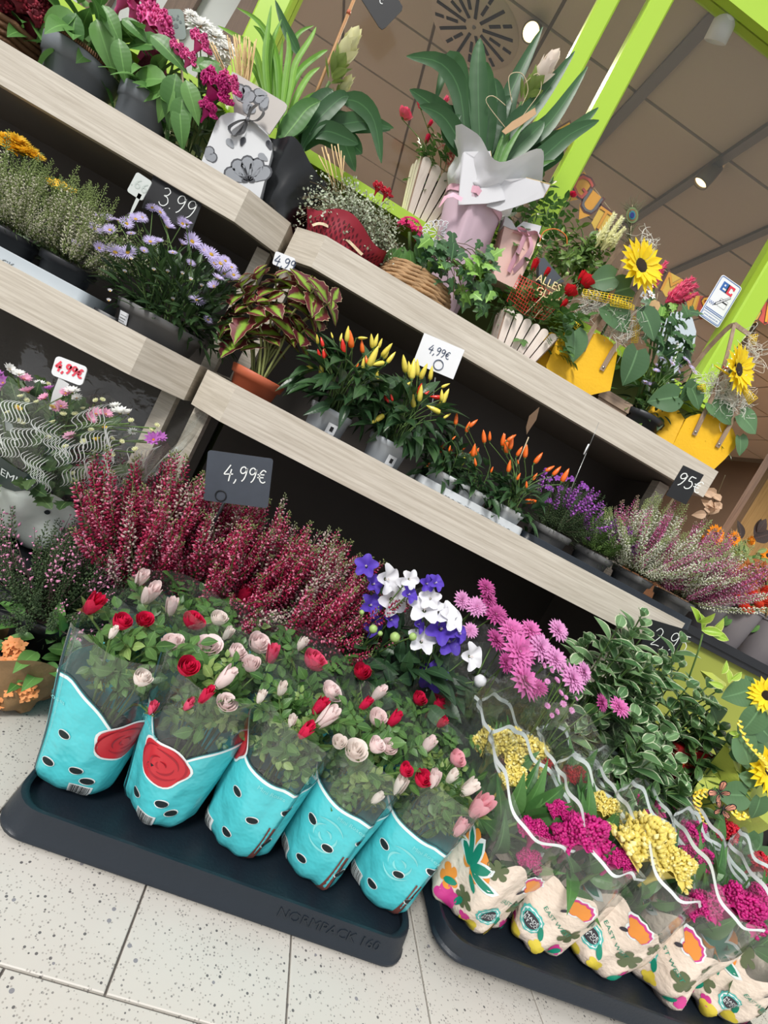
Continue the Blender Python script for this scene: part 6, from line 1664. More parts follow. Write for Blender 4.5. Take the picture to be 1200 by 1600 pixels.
def slat_planter(t, w0, w1, d0, d1, h, nf, ns, z0=0.0, turn=0.0, c=(0, 0)):
    ct, sn = math.cos(turn), math.sin(turn)
    def tr(x, y, z): return V((c[0] + x * ct - y * sn, c[1] + x * sn + y * ct, z0 + z))
    cs = [(-1, -1), (1, -1), (1, 1), (-1, 1)]
    for f_ in range(4):
        a, b = cs[f_], cs[(f_ + 1) % 4]; n = nf if f_ % 2 == 0 else ns
        B0, B1 = tr(a[0] * w0 / 2, a[1] * d0 / 2, 0), tr(b[0] * w0 / 2, b[1] * d0 / 2, 0); T0, T1 = tr(a[0] * w1 / 2, a[1] * d1 / 2, h), tr(b[0] * w1 / 2, b[1] * d1 / 2, h)
        up = ((T0 + T1) / 2 - (B0 + B1) / 2).normalized(); nn = (B1 - B0).cross(up).normalized()
        for k in range(n):
            u0, u1 = k / n + 0.035 / n * 2, (k + 1) / n - 0.035 / n * 2; p0, p1, q0, q1 = B0.lerp(B1, u0), B0.lerp(B1, u1), T0.lerp(T1, u0), T0.lerp(T1, u1)
            pts = [p0, p1]; mid, hx = (q0 + q1) / 2, (q1 - q0) / 2
            for i in range(9):
                g_ = PI * i / 8; pts.append(mid + hx * math.cos(g_) + up * hx.length * 0.85 * math.sin(g_))
            m = MB(); m.prism([p - nn * 0.002 for p in pts], nn * 0.004, 0); m.mi = [0, 0] + [1] * (len(m.f) - 2); m.build('slat', [SLW, SLE], t, False)
    m = MB(); z_ = h * 0.12; k_ = 0.12
    m.prism([tr(s_[0] * (w0 / 2 - 0.004), s_[1] * (d0 / 2 - 0.004), 0.002) for s_ in cs], (0, 0, 0.006)); m.build('base', SLE, t, False)
    m = MB(); m.add([tr(s_[0] * (w1 * 0.46), s_[1] * (d1 * 0.46), h * 0.86) for s_ in cs], [(0, 1, 2, 3)]); m.build('soil', SOIL, t, False)


t = thing('slatted_planter', 'birch-slat planter with magenta mini roses on the window sill', 'planter', (P(657, 338, 1.835).x + 0.005, 1.845, 1.438)); R = random.Random(78)
slat_planter(t, 0.115, 0.190, 0.075, 0.105, 0.150, 5, 3, turn=0.22); tips = []
for px, py, tm, wd in ((628, 186, ROSE['rose'][3], 20), (658, 172, ROSE['rose'][2], 18), (690, 165, ROSE['rose'][0], 15), (668, 200, ROSE['crim'][0], 12), (665, 225, ROSE['crim'][1], 14)):
    lp = at(px, py, 1.82, t); tm.put('bloom', t, MZ(lp, (R.uniform(-.3, .3), -.3, 1), 0, wd * M_PER_PX(1.82) / 1.5)); tips.append(lp)
stems(t, (0, 0, 0.12), tips, STEM, 0.0015, R=R); leafy(t, R, [CL5, CL3], 34, 34, 0.09, 0.05, 0.13, 0.30, 0.75, 0.6, -0.1)
m = MB(); CORAL = plain('coral_sisal', (226, 98, 104), 0.7, 0.15)
for k in range(90):
    a = at(R.uniform(695, 722), R.uniform(222, 252), 1.80 + R.uniform(-.02, .02), t); b = a + rdir(R) * 0.03; m.tube(smooth_path([a, (a + b) / 2 + rdir(R) * 0.01, b], 2), 0.0009, 3, cap=False)
m.build('coral_sisal', CORAL, t)['kind'] = 'stuff'
WFL = T(daisy_mb(6, 1, 0.6, 0.2, 0.2, 1, 3, 0.1, 0.8, 0.1), 'small_flower', [MATS['bell_white'], YMC, SEPAL])
for k in range(14): WFL.put('filler_flower', t, MZ(at(R.uniform(690, 708), R.uniform(195, 228), 1.80, t), (0, -.6, .6), 0, 0.006))

# --- rope basket with ivy and a kalanchoe
ROPE = plain('jute_rope', (176, 140, 100), 0.8, 0.22, 50, 0.003, 160); IVY = leafm('ivy_leaf', (44, 82, 50), (86, 126, 78), 0.4)


def ivy_mb():
    mb = MB(); pts = [(0, 0.0), (-0.12, 0.16), (-0.06, 0.36), (0.12, 0.5), (0.3, 0.26), (0.52, 0.4), (0.62, 0.16), (1.0, 0.0)]
    o = [(x, y) for x, y in pts] + [(x, -y) for x, y in pts[-2:0:-1]]; n = len(o)
    vs = [(0.3, 0, 0.04)] + [(x, y, 0.03 * (x < .1) - 0.10 * (x - 0.3) ** 2 - 0.12 * abs(y)) for x, y in o]
    mb.add(vs, [(0, 1 + i, 1 + (i + 1) % n) for i in range(n)], 0, [(0.3, .5)] + [(max(0, x), 0.5 + y) for x, y in o]); return mb


IV = [T(ivy_mb(), 'leaf', [IVY]), T(ivy_mb(), 'leaf', [leafm('ivy_young', (120, 170, 72), (150, 196, 96), 0.4)])]
c0 = P(654, 438, 1.57); t = thing('rope_basket', 'coiled jute rope basket planted with ivy and a magenta kalanchoe', 'basket', (c0.x, 1.595, SU)); R = random.Random(79)
for k in range(9):
    rr = 0.098 + 0.022 * math.sin(PI * (k + 0.5) / 9); z = 0.007 + 0.0125 * k; m = MB(); n = 44
    for sgn in (0, PI):
        m.tube([((rr + 0.003 * math.cos(a * 0.9 + sgn)) * math.cos(2 * PI * a / n), (rr + 0.003 * math.cos(a * 0.9 + sgn)) * math.sin(2 * PI * a / n), z + 0.003 * math.sin(a * 0.9 + sgn)) for a in range(n + 1)], 0.0058, 5, cap=False)
    m.build('rope_coil', ROPE, t)
m = MB(); m.lathe([(0, 0.002), (0.095, 0.002), (0.112, 0.06), (0.098, 0.10), (0.0, 0.10)], 24); m.build('soil', SOIL, t)
for k in range(95):
    px = R.uniform(655, 770); py = 395 + (px - 700) * 0.32 + R.uniform(-34, 62); Y = 1.50 + R.uniform(-.03, .06); IV[0 if R.random() < .8 else 1].put('leaf', t, MX(at(px, py, Y, t), rdir(R) * 0.7 + V((0.3, -.2, -.5)), V((0, -1, .5)) + rdir(R) * .4, R.uniform(.026, .05)))
for px, py in ((745, 400), (757, 412), (738, 415), (770, 400), (752, 395), (735, 425), (760, 425)): IV[1].put('leaf', t, MX(at(px, py, 1.47, t), rdir(R) + V((0.3, -.2, 0)), V((0, -1, .6)), R.uniform(.03, .042)))
m = MB()
for k in range(16):
    a = at(R.uniform(640, 690), R.uniform(400, 430), 1.56, t); b = at(R.uniform(680, 765), R.uniform(390, 470), 1.50, t); m.tube(smooth_path([a, (a + b) / 2 + V((0, -.02, .04)), b], 4), 0.0012, 4, cap=False)
m.build('vines', BSTEM, t)['kind'] = 'stuff'


def floret_mb(n=4):
    mb = MB()
    for k in range(n): leaf_mb(1, 0.8, 0.55, 3, 0.1, 0.25, mb=mb, M=Matrix.Rotation(k * 2 * PI / n, 4, 'Z') @ Matrix.Rotation(-0.35, 4, 'Y'))
    blob(mb, (0, 0, 0.05), 0.14, mi=1); mb.tube([(0, 0, 0), (0, 0, -0.7)], 0.08, 4, 2); return mb


def kal(name, c, c2=(240, 220, 120)): return T(floret_mb(), 'floret', [petal('kalanchoe_' + name, c, 0.12), petal('kal_eye_' + name, c2, 0.05), SEPAL])


KM = kal('magenta', (214, 40, 110))
for k in range(58):
    d = rdir(R, -0.1); lp = at(640, 360, 1.53, t) + V((d.x * 0.035, d.y * 0.03, d.z * 0.03)); KM.put('floret', t, MZ(lp, d + V((0, -.5, .4)), R.uniform(0, 6), 0.0088))
for px, py, a in ((632, 385, 110), (640, 390, 80), (622, 388, 130), (650, 380, 70)): heart_leaf(t, px, py, 1.54, 34, a, BL1[0])
m = MB(); m.tube([at(640, 362, 1.53, t), at(640, 400, 1.56, t)], 0.005, 5); m.build('stem', STEM, t)
t = thing('paper_doily', 'white lace paper doily behind the magenta kalanchoe', 'doily', P(690, 368, 1.64)); m = MB()
for (cx, cy, rr) in ((685, 364, 22), (715, 362, 18)):
    for k in range(18):
        a = 2 * PI * k / 18; c = (cx + rr * math.cos(a), cy + rr * 0.7 * math.sin(a)); m.tube([at(c[0] + 5 * math.cos(b * PI / 4), c[1] + 5 * math.sin(b * PI / 4), 1.64, t) for b in range(9)], 0.0014, 4, cap=False)
    for k in range(9):
        a = 2 * PI * k / 9; m.tube([at(cx + rr * .2 * math.cos(a), cy + rr * .14 * math.sin(a), 1.64, t), at(cx + rr * .8 * math.cos(a), cy + rr * .56 * math.sin(a), 1.64, t)], 0.0016, 4, cap=False)
m.build('lace', PAPER, t); m = MB(); m.tube([V((0, 0, -0.01)), V((0, 0.01, -(P(690, 368, 1.64).z - SU)))], 0.002, 5); m.build('stick', STICK, t)

# --- ginger lily bouquet in white and pink paper
WPAP = plain('white_wrap', (232, 232, 236), 0.5, 0.03, 8, trans=0.2); PPAP = plain('pink_wrap', (228, 200, 214), 0.5, 0.04, 8, trans=0.2); GOLD = plain('gold_edge', (206, 178, 120), 0.4, 0.1); PRB = plain('pink_ribbon', (232, 178, 196), 0.35, 0.05, spec=0.6)
yb = 1.70; t = thing('wrapped_bouquet', 'white and pink paper bouquet of long leaves and a white ginger lily', 'bouquet', (P(733, 400, yb).x, yb, SU)); R = random.Random(80)
zb = P(735, 320, yb).z - SU
wx = P(742, 318, yb).x - t.location.x
s = Sleeve((0, 0, 0), 0.05, 0.092, zb, 93, lean=(wx, 0), wr=0.006, fold=0.016, seam=-PI / 2 - 0.2); s.wall('lower_wrap', PPAP, t, 0, 1.0, 48, 10, 'pink and white lower wrap')
s2 = Sleeve((wx, 0, zb - 0.004), 0.088, 0.13, 0.13, 94, rim=lambda a: 1 + 0.35 * math.sin(2 * a + 2.4) + 0.2 * math.sin(5 * a), wr=0.009, fold=0.03, seam=-PI / 2 - 0.9, cuff=0.02)
s2.wall('upper_wrap', WPAP, t, 0.0, 1.0, 60, 8, 'white flared paper collar')
for pts in (((716, 320), (722, 240), (725, 237), (766, 236), (770, 262), (782, 280), (790, 312), (760, 318)), ((760, 322), (775, 290), (790, 280), (822, 278), (860, 288), (850, 308), (800, 325), (782, 330))):
    m = MB(); m.prism([at(x, y, yb - 0.10 + 0.02 * math.sin(k * 1.7), t) for k, (x, y) in enumerate(pts)], (0, 0.003, 0)); m.build('paper_fold', WPAP, t, True, flat_angle=30)
    m = MB(); m.tube([at(x, y, yb - 0.101, t) for x, y in pts[3:6]], 0.0016, 4); m.build('gold_edge', GOLD, t)
m = MB(); s.line(m, lambda a: 0.985, 0, 2 * PI, 0.018, 40, 0.004); m.strip([at(x, y, yb - 0.115, t) for x, y in ((722, 312), (708, 304), (696, 308), (686, 324))], 0.014, V((0, 0.3, 1))); m.build('ribbon', PRB, t)
bez_leaf(t, '752,260 748,180 747,100 750,60|760,260 762,190 758,120 752,95|735,250 722,170 715,110 700,98 680,160|728,250 720,150 690,100 635,88|720,240 700,190 670,160 640,140|735,255 715,215 690,180 655,165|765,255 775,200 776,150 772,122|748,255 735,200 715,182 680,165|730,255 720,230 700,200 720,180|770,255 785,200 800,140 848,42|775,255 800,200 840,160 898,80|775,260 820,220 860,190 918,104|780,265 830,230 880,215 935,168|780,270 840,250 890,210 936,188|785,270 830,262 870,240 872,236|776,265 810,230 835,205 850,190|760,255 770,210 785,170 800,150|770,262 800,235 830,232 865,250', 1.69, DGR, 27, 0.15)
bez_leaf(t, '775,290 790,240 820,190|770,285 795,230 815,205|778,290 800,250 840,215|772,280 785,235 800,195|780,292 815,255 850,235|785,295 820,265 868,250|768,280 778,240 786,210', 1.66, BIGL, 9)
ginger(t, 815, 160, 1.68, 0.105, T(leaf_mb(1, 0.6, 0.5, 6, 0.3, -0.25), 'bract', [petal('ginger_white', (240, 228, 216), 0.06)]), GBR[1], 22, 3, (0.15, -.3, 1))
m = MB(); m.tube(smooth_path([V((wx, 0, zb)), at(790, 220, 1.69, t), at(815, 160, 1.68, t)], 4), 0.005, 6); m.build('stem', STEM, t)
m = MB()
for pts in (((800, 160), (795, 120), (815, 115), (825, 140), (815, 165)), ((820, 130), (840, 115), (845, 140), (825, 170), (810, 190)), ((790, 165), (770, 150), (760, 160), (790, 200))): m.tube(smooth_path([at(x, y, 1.64, t) for x, y in pts], 5), 0.0012, 4)
m.build('wire_curl', STICK, t); m = MB(); m.prism([at(x, y, 1.63, t) for x, y in ((784, 205), (800, 190), (812, 183), (836, 168), (838, 178), (815, 195), (790, 210))], (0, 0.002, 0)); m.build('kraft_label', plain('kraft_light', (196, 160, 120), 0.7, 0.05), t, False)

# --- pink paper bag and dark rose bush behind
PBAG = plain('salmon_paper', (232, 192, 182), 0.5, 0.03, 8); t = thing('pink_gift_bag', 'salmon pink paper bag with satin ribbon, right of the white bouquet', 'gift bag', P(808, 400, 1.66)); yb = 1.655
m = MB(); m.prism([at(x, y, yb, t) for x, y in ((770, 434), (789, 350), (800, 352), (812, 360), (842, 366), (833, 395), (812, 440), (806, 452))], (0, 0.07, 0)); m.build('body', PBAG, t, False)
m = MB(); m.prism([at(x, y, yb - 0.003, t) for x, y in ((786, 352), (790, 337), (800, 345), (806, 356), (818, 346), (846, 353), (842, 366), (818, 362), (800, 358))], (0, 0.05, 0)); m.build('tissue', WPAP, t, False)
m = MB()
for pts in (((802, 362), (820, 366), (838, 364), (846, 372)), ((820, 368), (812, 388), (800, 412), (795, 425)), ((828, 370), (830, 388), (815, 410), (802, 424)), ((818, 366), (810, 358), (822, 360), (828, 367))): m.strip(smooth_path([at(x, y, yb - 0.008, t) for x, y in pts], 4), 0.018, V((1, 0.6, 0.3)))
m.build('satin_ribbon', PRB, t)
t = thing('potted_rose', 'dark green rose bush with one magenta rose, behind the pink paper bag', 'potted rose', (P(840, 370, 1.76).x, 1.765, SU)); R = random.Random(81)
m = MB(); pot_mb(0.05, 0.06, 0.11, mb=m); m.build('pot', [HPOT, SOIL], t)
ROSE['crim'][3].put('bloom', t, MZ(at(892, 308, 1.72, t), (0.1, -.5, 1), 0, 0.016)); stems(t, (0, 0, .1), [at(892, 310, 1.72, t), at(820, 330, 1.74, t), at(860, 320, 1.74, t)], STEM, 0.002, R=R)
cc = at(838, 345, 1.76, t); leafy(t, R, [CL5, CL3], 60, 90, 0.13, 0.07, -0.14, 0.10, 0.9, 0.5, 0, c=(cc.x, cc.y, cc.z), zmin=-0.9)

# --- second slatted planter with red roses
t = thing('slatted_planter', 'birch-slat planter with red mini roses at the shelf edge, beside the yellow tub', 'planter', (P(808, 545, 1.52).x, 1.55, SU)); R = random.Random(82)
slat_planter(t, 0.10, 0.17, 0.075, 0.115, 0.135, 6, 3, turn=-0.05); tips = []
for px, py, tm, wd in ((831, 425, ROSE['red'][1], 20), (850, 433, ROSE['red'][0], 15), (903, 440, ROSE['red'][1], 18), (909, 448, ROSE['red'][2], 24), (884, 463, ROSE['red'][2], 22), (875, 482, ROSE['red'][0], 16), (828, 470, ROSE['red'][3], 18)):
    lp = at(px, py, 1.55, t); tm.put('bloom', t, MZ(lp, (R.uniform(-.3, .3), -.4, 1), 0, wd * M_PER_PX(1.55) / 1.4)); tips.append(lp)
PGB.put('bud', t, MZ(at(886, 428, 1.55, t), (0, 0, 1), 0, 0.006)); tips.append(at(886, 430, 1.55, t))
stems(t, (0, 0, 0.12), tips, STEM, 0.0018, R=R); leafy(t, R, [CL5, CL3], 48, 60, 0.12, 0.06, 0.12, 0.25, 0.85, 0.6, 0, c=(0.03, 0, 0))


def lattice(mb, tl, tr, bl, br, Y, nu, nv, t, r=0.0009, bulge=0.02):
    def q_(u, v):
        a = V((tl[0] + (tr[0] - tl[0]) * u, tl[1] + (tr[1] - tl[1]) * u)); b = V((bl[0] + (br[0] - bl[0]) * u, bl[1] + (br[1] - bl[1]) * u)); c = a + (b - a) * v
        return at(c.x, c.y, Y - bulge * math.sin(PI * u) * math.sin(PI * v), t)
    for i in range(nu + 1): mb.tube([q_(i / nu, k / 4) for k in range(5)], r, 4, cap=False)
    for j in range(nv + 1): mb.tube([q_(k / 6, j / nv) for k in range(7)], r, 4, cap=False)


RMESH = plain('red_mesh', (222, 62, 50), 0.5, 0.1); YMESH = plain('yellow_mesh', (240, 208, 40), 0.5, 0.08)
m = MB(); lattice(m, (812, 430), (843, 445), (792, 470), (820, 492), 1.50, 8, 9, t); lattice(m, (843, 445), (880, 470), (820, 492), (850, 500), 1.53, 7, 6, t); m.build('red_mesh_ribbon', RMESH, t)
m = MB(); pl = Plate((836, 430), (880, 452), (830, 452), 1.50); pl.c -= t.location
pl.text(m, 'ALLES', 0.0, 0.016, 0.030, 1.0, 0.001); pl.text(m, 'GUTE', 0.012, -0.014, 0.030, 1.0, 0.001); n0 = len(m.v); m.build('lettering_pick', plain('cream_wood', (238, 216, 160), 0.6, 0.05), t, False, label='cream cut-out letters on a pick')
m = MB(); m.tube([pl.pt(0, -0.02), pl.pt(-0.03, -0.09)], 0.0014, 5); m.tube([pl.pt(0.02, -0.02), pl.pt(0.0, -0.09)], 0.0014, 5); m.build('pick_sticks', STICK, t)

# --- green leafy plant with a black paper cone, cream plume, peacock feather
t = thing('potted_shrub', 'twiggy green plant with an orange hoop and black paper cone, left of the sunflower', 'potted plant', (P(900, 430, 1.68).x, 1.69, SU)); R = random.Random(83)
m = MB(); pot_mb(0.05, 0.062, 0.12, mb=m); m.build('pot', [HPOT, SOIL], t); cc = at(908, 400, 1.68, t)
GL = leafm('twig_leaf', (84, 116, 52), (124, 154, 76), 0.42); GLT = [T(leaf_mb(1, 0.5, 0.45, 5, 0.2, 0.3), 'leaf', [GL])]
shoot_bush(t, R, GLT, 34, 0.125, 0.07, -0.08, 0.10, 0.034, c=cc, base_z=0, pairs=4)
m = MB()
for k in range(150):
    p, d = dome(R, 1, 0.13, 0.07, -0.09, 0.08, (.4, 1))[0]; m.tmpl(GLT[0], MX(p + cc, rdir(R), V((0, -.5, 1)), 0.035))
m.build('foliage', [GL], t)['kind'] = 'stuff'
m = MB(); m.prism([at(x, y, 1.60, t) for x, y in ((842, 405), (850, 402), (882, 440), (860, 445), (842, 440))], (0, 0.02, 0)); m.build('black_paper_cone', plain('black_paper', (74, 80, 88), 0.5, 0.1), t, False)
m = MB(); m.tube(smooth_path([at(x, y, 1.62, t) for x, y in ((843, 378), (850, 362), (868, 358), (884, 368), (886, 382))], 5), 0.0016, 5); m.build('orange_hoop', plain('orange_wire', (226, 120, 50), 0.5, 0.05), t)
PLUMC = T(plume_mb(1, 150), 'plume', [plain('plume_cream', (226, 224, 160), 0.6, 0.08, trans=0.15), plain('plume_cream_light', (240, 238, 196), 0.6, 0.06)]); PLUMP = T(plume_mb(2, 170, 1, 0.26), 'plume', [plain('plume_pink', (222, 60, 104), 0.5, 0.15, trans=0.15), plain('plume_pink_light', (240, 110, 140), 0.5, 0.1)])
for px, py, tx, ty in ((935, 378, 962, 332), (945, 382, 974, 338), (948, 385, 978, 355), (940, 380, 952, 350), (955, 388, 972, 365)):
    a, b = at(px, py, 1.64, t), at(tx, ty, 1.62, t); PLUMC.put('plume', t, MZ(a, b - a, 0, (b - a).length))
t = thing('peacock_feather', 'peacock feather with a blue eye standing behind the sunflower', 'feather', P(985, 400, 1.66)); R = random.Random(84)
m = MB(); m.tube([at(982, 420, 1.66, t), at(988, 320, 1.66, t)], 0.001, 4); m.build('shaft', STICK, t)
m = MB()
for k in range(150):
    f_ = R.random(); a = at(982 + 6 * f_, 400 - 75 * f_, 1.66, t); an = R.uniform(-2.6, -0.5); L_ = R.uniform(14, 30) * (0.6 + .4 * f_); b = at(982 + 6 * f_ + L_ * math.cos(an), 400 - 75 * f_ + L_ * math.sin(an), 1.66 + R.uniform(-.01, .01), t); m.tube([a, (a + b) / 2 + rdir(R) * .004, b], [0.0008, 0.0007, 0.0003], 3)
m.build('barbs', plain('feather_olive', (96, 104, 70), 0.5, 0.25), t)['kind'] = 'stuff'
for nm, rr, c_, dy in (('eye_olive', 12.5, (112, 132, 82), 0), ('eye_bronze', 9.5, (126, 96, 60), .0015), ('eye_teal', 7, (40, 120, 130), .003), ('eye_blue', 4.5, (26, 40, 110), .0045)):
    m = MB(); m.add([at(988 + rr * .75 * math.cos(a * PI / 10), 336 + rr * math.sin(a * PI / 10), 1.655 - dy, t) for a in range(20)], [tuple(range(20))]); m.build('feather_eye', plain(nm, c_, 0.35, 0.08), t, False)

# --- yellow tubs with sunflowers
YEL = plain('yellow_felt', (244, 190, 28), 0.6, 0.05, 20, 0.0008, 120); SUNP = petal('sunflower_yellow', (255, 222, 40), 0.08); SUND = plain('sunflower_disc', (52, 34, 18), 0.8, 0.3, 60, 0.003, 200); RIVET = plain('rivet', (150, 150, 148), 0.3, 0.05, metal=0.9)
SUNF = [T(daisy_mb(19, 1, 0.26, 0.3, 0.22, 2, s_, 0.12, 0.75, 0.1), 'sunflower_bloom', [SUNP, SUND, SEPAL]) for s_ in (1, 2)]
SIS = plain('sisal_white', (250, 249, 240), 0.8, 0.04, trans=0.2); ZA = lambda x, y: (760 + x / 4.286, 300 + y / 4.286); ZB = lambda x, y: (980 + x / 5, 420 + y / 5)


def sisal(t, cx, cy, sx, sy, Y, n, R, L=0.03):
    m = MB()
    for k in range(n):
        a = at(cx + R.gauss(0, sx), cy + R.gauss(0, sy), Y + R.uniform(-.02, .02), t); b = a + rdir(R) * L; c = b + rdir(R) * L
        m.tube(smooth_path([a, b, c], 3), 0.0007, 3, cap=False)
    m.build('sisal', SIS, t)['kind'] = 'stuff'


def tub(label, base_px, front, left, Yf, straps, sun, lat, leaves, sis, zc, seed, inner=None):
    R = random.Random(seed); t = thing('yellow_tub', label, 'flower tub', P(*base_px, Yf + 0.06)); t.location.z = SU
    def pts(l_, y): return [at(*zc(x, yy), y, t) for x, yy in l_]
    m = MB(); m.prism(pts(front, Yf), (0.0, 0.004, 0)); m.build('front_panel', YEL, t, False)
    m = MB(); lp = pts(left, Yf + 0.001); x0 = max(p.x for p in lp); lp = [p + V((0, (x0 - p.x) * 0.9, 0)) for p in lp]; m.prism(lp, (0.003, 0.003, 0)); m.build('side_panel', YEL, t, False)
    m = MB(); m.prism([p + V((0.02, 0.13, 0)) for p in pts(front, Yf)], (0, 0.004, 0)); m.build('back_panel', YEL, t, False)
    fp = pts(front, Yf); xs = [p.x for p in fp]; zs = [p.z for p in fp]
    m = MB(); m.box((min(xs) + .03, Yf + .01 - t.location.y, 0.0), (max(xs) - .03, Yf + .12 - t.location.y, max(zs) * 0.55)); m.build('soil_block', SOIL, t, False)
    for sp in straps:
        pp = smooth_path([at(*zc(x, y), Yf + dy, t) for x, y, dy in sp], 4); m = MB()
        for i in range(len(pp) - 1): pass
        m.strip(pp, 0.014, V((1, 0, -0.25))); m.strip([p + V((0, 0.0025, 0)) for p in pp], 0.014, V((1, 0, -0.25))); m.build('strap', STRAP, t, False)
        if sp[0][2] < 0:
            m = MB(); c = pp[0] + (pp[1] - pp[0]).normalized() * 0.010 + V((0, -0.001, 0)); m.lathe([(0.0, 0.002), (0.003, 0.0012), (0.004, 0)], 10); M = MZ(c, (0, -1, 0)); m.v = [tuple(M @ V(v)) for v in m.v]; m.build('rivet', RIVET, t)
    px, py, wd, d, k = sun; lp = at(px, py, Yf - 0.03, t); SUNF[k].put('bloom', t, MZ(lp, d, 0, wd * M_PER_PX(Yf) / 2)); stems(t, (0.03, 0.03, 0.05), [lp - V(d).normalized() * 0.01], STEM, 0.004, R=R)
    m = MB()
    for l_ in lat: lattice(m, *[zc(*q_) for q_ in l_[:4]], Yf + l_[4], l_[5], l_[6], t, 0.0010)
    m.build('yellow_mesh_ribbon', YMESH, t)
    for px, py, w_, a in leaves: heart_leaf(t, *zc(px, py), Yf - 0.012, w_, a, HL, (0.15, -1, 0.3))
    for s_ in sis: sisal(t, *zc(s_[0], s_[1]), s_[2], s_[3], Yf + 0.0, s_[4], R)
    leafy(t, R, BL1, 6, 26, 0.09, 0.05, 0.10, 0.22, 0.07, 0.5, 0, c=(0.02, 0.04, 0))
    m = MB(); c = at(*inner, Yf - 0.02, t); blob(m, c, 0.006, (0, -1, 0)); blob(m, c + V((.008, 0, .002)), 0.005, (0, -1, 0)); m.build('red_bead', plain('red_bead', (226, 66, 30), 0.3, 0.05), t)
    return t


tub('yellow felt tub with wooden straps at the shelf middle, drooping sunflower on top', (905, 590),
    [(410, 1210), (400, 1165), (445, 1050), (500, 945), (530, 940), (600, 960), (690, 950), (740, 942), (800, 970), (845, 1010), (878, 1075), (860, 1180), (830, 1330), (700, 1360), (520, 1290)],
    [(285, 1130), (330, 1000), (400, 935), (470, 925), (500, 950), (445, 1060), (408, 1170), (406, 1215)], 1.525,
    [[(772, 1195, -.006), (850, 1060, -.012), (930, 940, -.015), (1000, 720, 0.0), (1050, 600, 0.02), (1000, 370, .05)], [(640, 1080, .002), (700, 945, -.01), (790, 790, -.012), (880, 580, .0), (970, 360, .05)], [(540, 900, .12), (710, 640, .12), (900, 375, .08), (1000, 340, .05)]],
    (1000, 416, 86, (0.15, -1, 0.35), 0),
    [((650, 650), (985, 710), (640, 700), (960, 780), -0.02, 14, 4), ((840, 700), (990, 760), (830, 760), (985, 790), -0.03, 8, 3), ((985, 830), (1040, 880), (970, 1010), (1010, 1010), 0.0, 4, 10), ((590, 840), (640, 880), (570, 890), (600, 920), -.005, 4, 3)],
    [(590, 930, 46, 85), (800, 760, 56, 40), (1010, 1060, 56, 105), (960, 640, 44, 165), (860, 570, 40, 170), (1050, 800, 48, 60), (560, 820, 26, 100)], [(700, 760, 14, 7, 60), (900, 930, 12, 10, 120), (1060, 400, 6, 14, 40)], ZA, 85, ZA(825, 700))
tub('yellow felt tub with wooden straps at the right shelf end, dark-eyed sunflower', (1085, 690),
    [(360, 1375), (410, 1270), (462, 1172), (500, 1148), (560, 1134), (620, 1132), (700, 1165), (790, 1200), (830, 1260), (855, 1330), (842, 1400), (760, 1490), (675, 1570), (520, 1470)],
    [(160, 1245), (175, 1180), (200, 1130), (250, 1085), (320, 1062), (400, 1066), (445, 1105), (460, 1172), (410, 1270), (362, 1372), (280, 1318)], 1.52,
    [[(525, 1300, -.006), (600, 1140, -.012), (690, 950, -.014), (770, 720, 0), (840, 435, .05)], [(705, 1395, -.006), (800, 1230, -.012), (870, 1080, -.01), (930, 780, .02), (960, 520, .05)], [(440, 880, .12), (600, 660, .10), (780, 470, .06), (840, 435, .05)], [(840, 430, .05), (900, 475, .05), (960, 515, .05)], [(850, 650, .1), (945, 540, .06)]],
    (1152, 578, 84, (0.35, -1, 0.35), 1),
    [((680, 750), (900, 880), (700, 770), (880, 900), -0.03, 10, 3), ((880, 880), (1020, 1010), (900, 960), (950, 1060), -0.03, 8, 6), ((950, 520), (1020, 510), (960, 600), (1000, 600), .03, 4, 5), ((540, 910), (610, 900), (540, 950), (610, 960), -.01, 5, 3)],
    [(500, 930, 38, 60), (540, 900, 34, 130), (880, 1140, 44, 40), (640, 1040, 38, 40), (880, 1310, 32, 80), (400, 1000, 46, 172), (700, 1080, 40, 40)], [(780, 970, 13, 12, 220), (850, 1060, 9, 7, 80), (690, 890, 10, 7, 70), (970, 650, 5, 14, 50)], ZB, 86, ZB(755, 770))

# --- arrangement with pink plumes, tag and white arched card
t = thing('plume_arrangement', 'pink plume celosia with ivy and a kraft tag, right of the drooping sunflower', 'potted plant', (P(1040, 560, 1.70).x, 1.70, SU)); R = random.Random(87)
m = MB(); pot_mb(0.055, 0.066, 0.12, mb=m); m.build('pot', [HPOT, SOIL], t); tips = []
for px, py, tx, ty in ((1048, 468, 1085, 448), (1050, 470, 1080, 438), (1046, 465, 1072, 440), (1060, 472, 1088, 460), (1020, 448, 1032, 420), (1022, 440, 1040, 412)):
    a, b = at(px, py, 1.64, t), at(tx, ty, 1.62, t); PLUMP.put('plume', t, MZ(a, b - a, 0, (b - a).length * 1.15)); tips.append(a)
stems(t, (0, 0, .1), tips, STEM, 0.003, R=R)
for px, py, wd in ((1012, 452, 16), (1005, 462, 16), (1000, 440, 14), (1018, 462, 12), (1015, 445, 12)): WFL.put('filler_flower', t, MZ(at(px, py, 1.58, t), (0, -.8, .5), 0, wd * M_PER_PX(1.58) / 1.6))
for k in range(70):
    px = R.uniform(1005, 1085); py = R.uniform(470, 560) + (px - 1040) * .2; IV[0 if R.random() < .8 else 1].put('leaf', t, MX(at(px, py, 1.62 + R.uniform(-.03, .05), t), rdir(R) + V((.3, 0, -.3)), V((0, -1, .5)) + rdir(R) * .4, R.uniform(.03, .055)))
leafy(t, R, BL1, 8, 30, 0.10, 0.06, 0.12, 0.32, 0.07)
t = thing('gift_tag', 'small kraft paper tag hanging among the leaves below the sunflower', 'tag', P(1024, 482, 1.56)); pl = Plate((1020, 466), (1034, 474), (1020, 500), 1.56); pl.c -= t.location
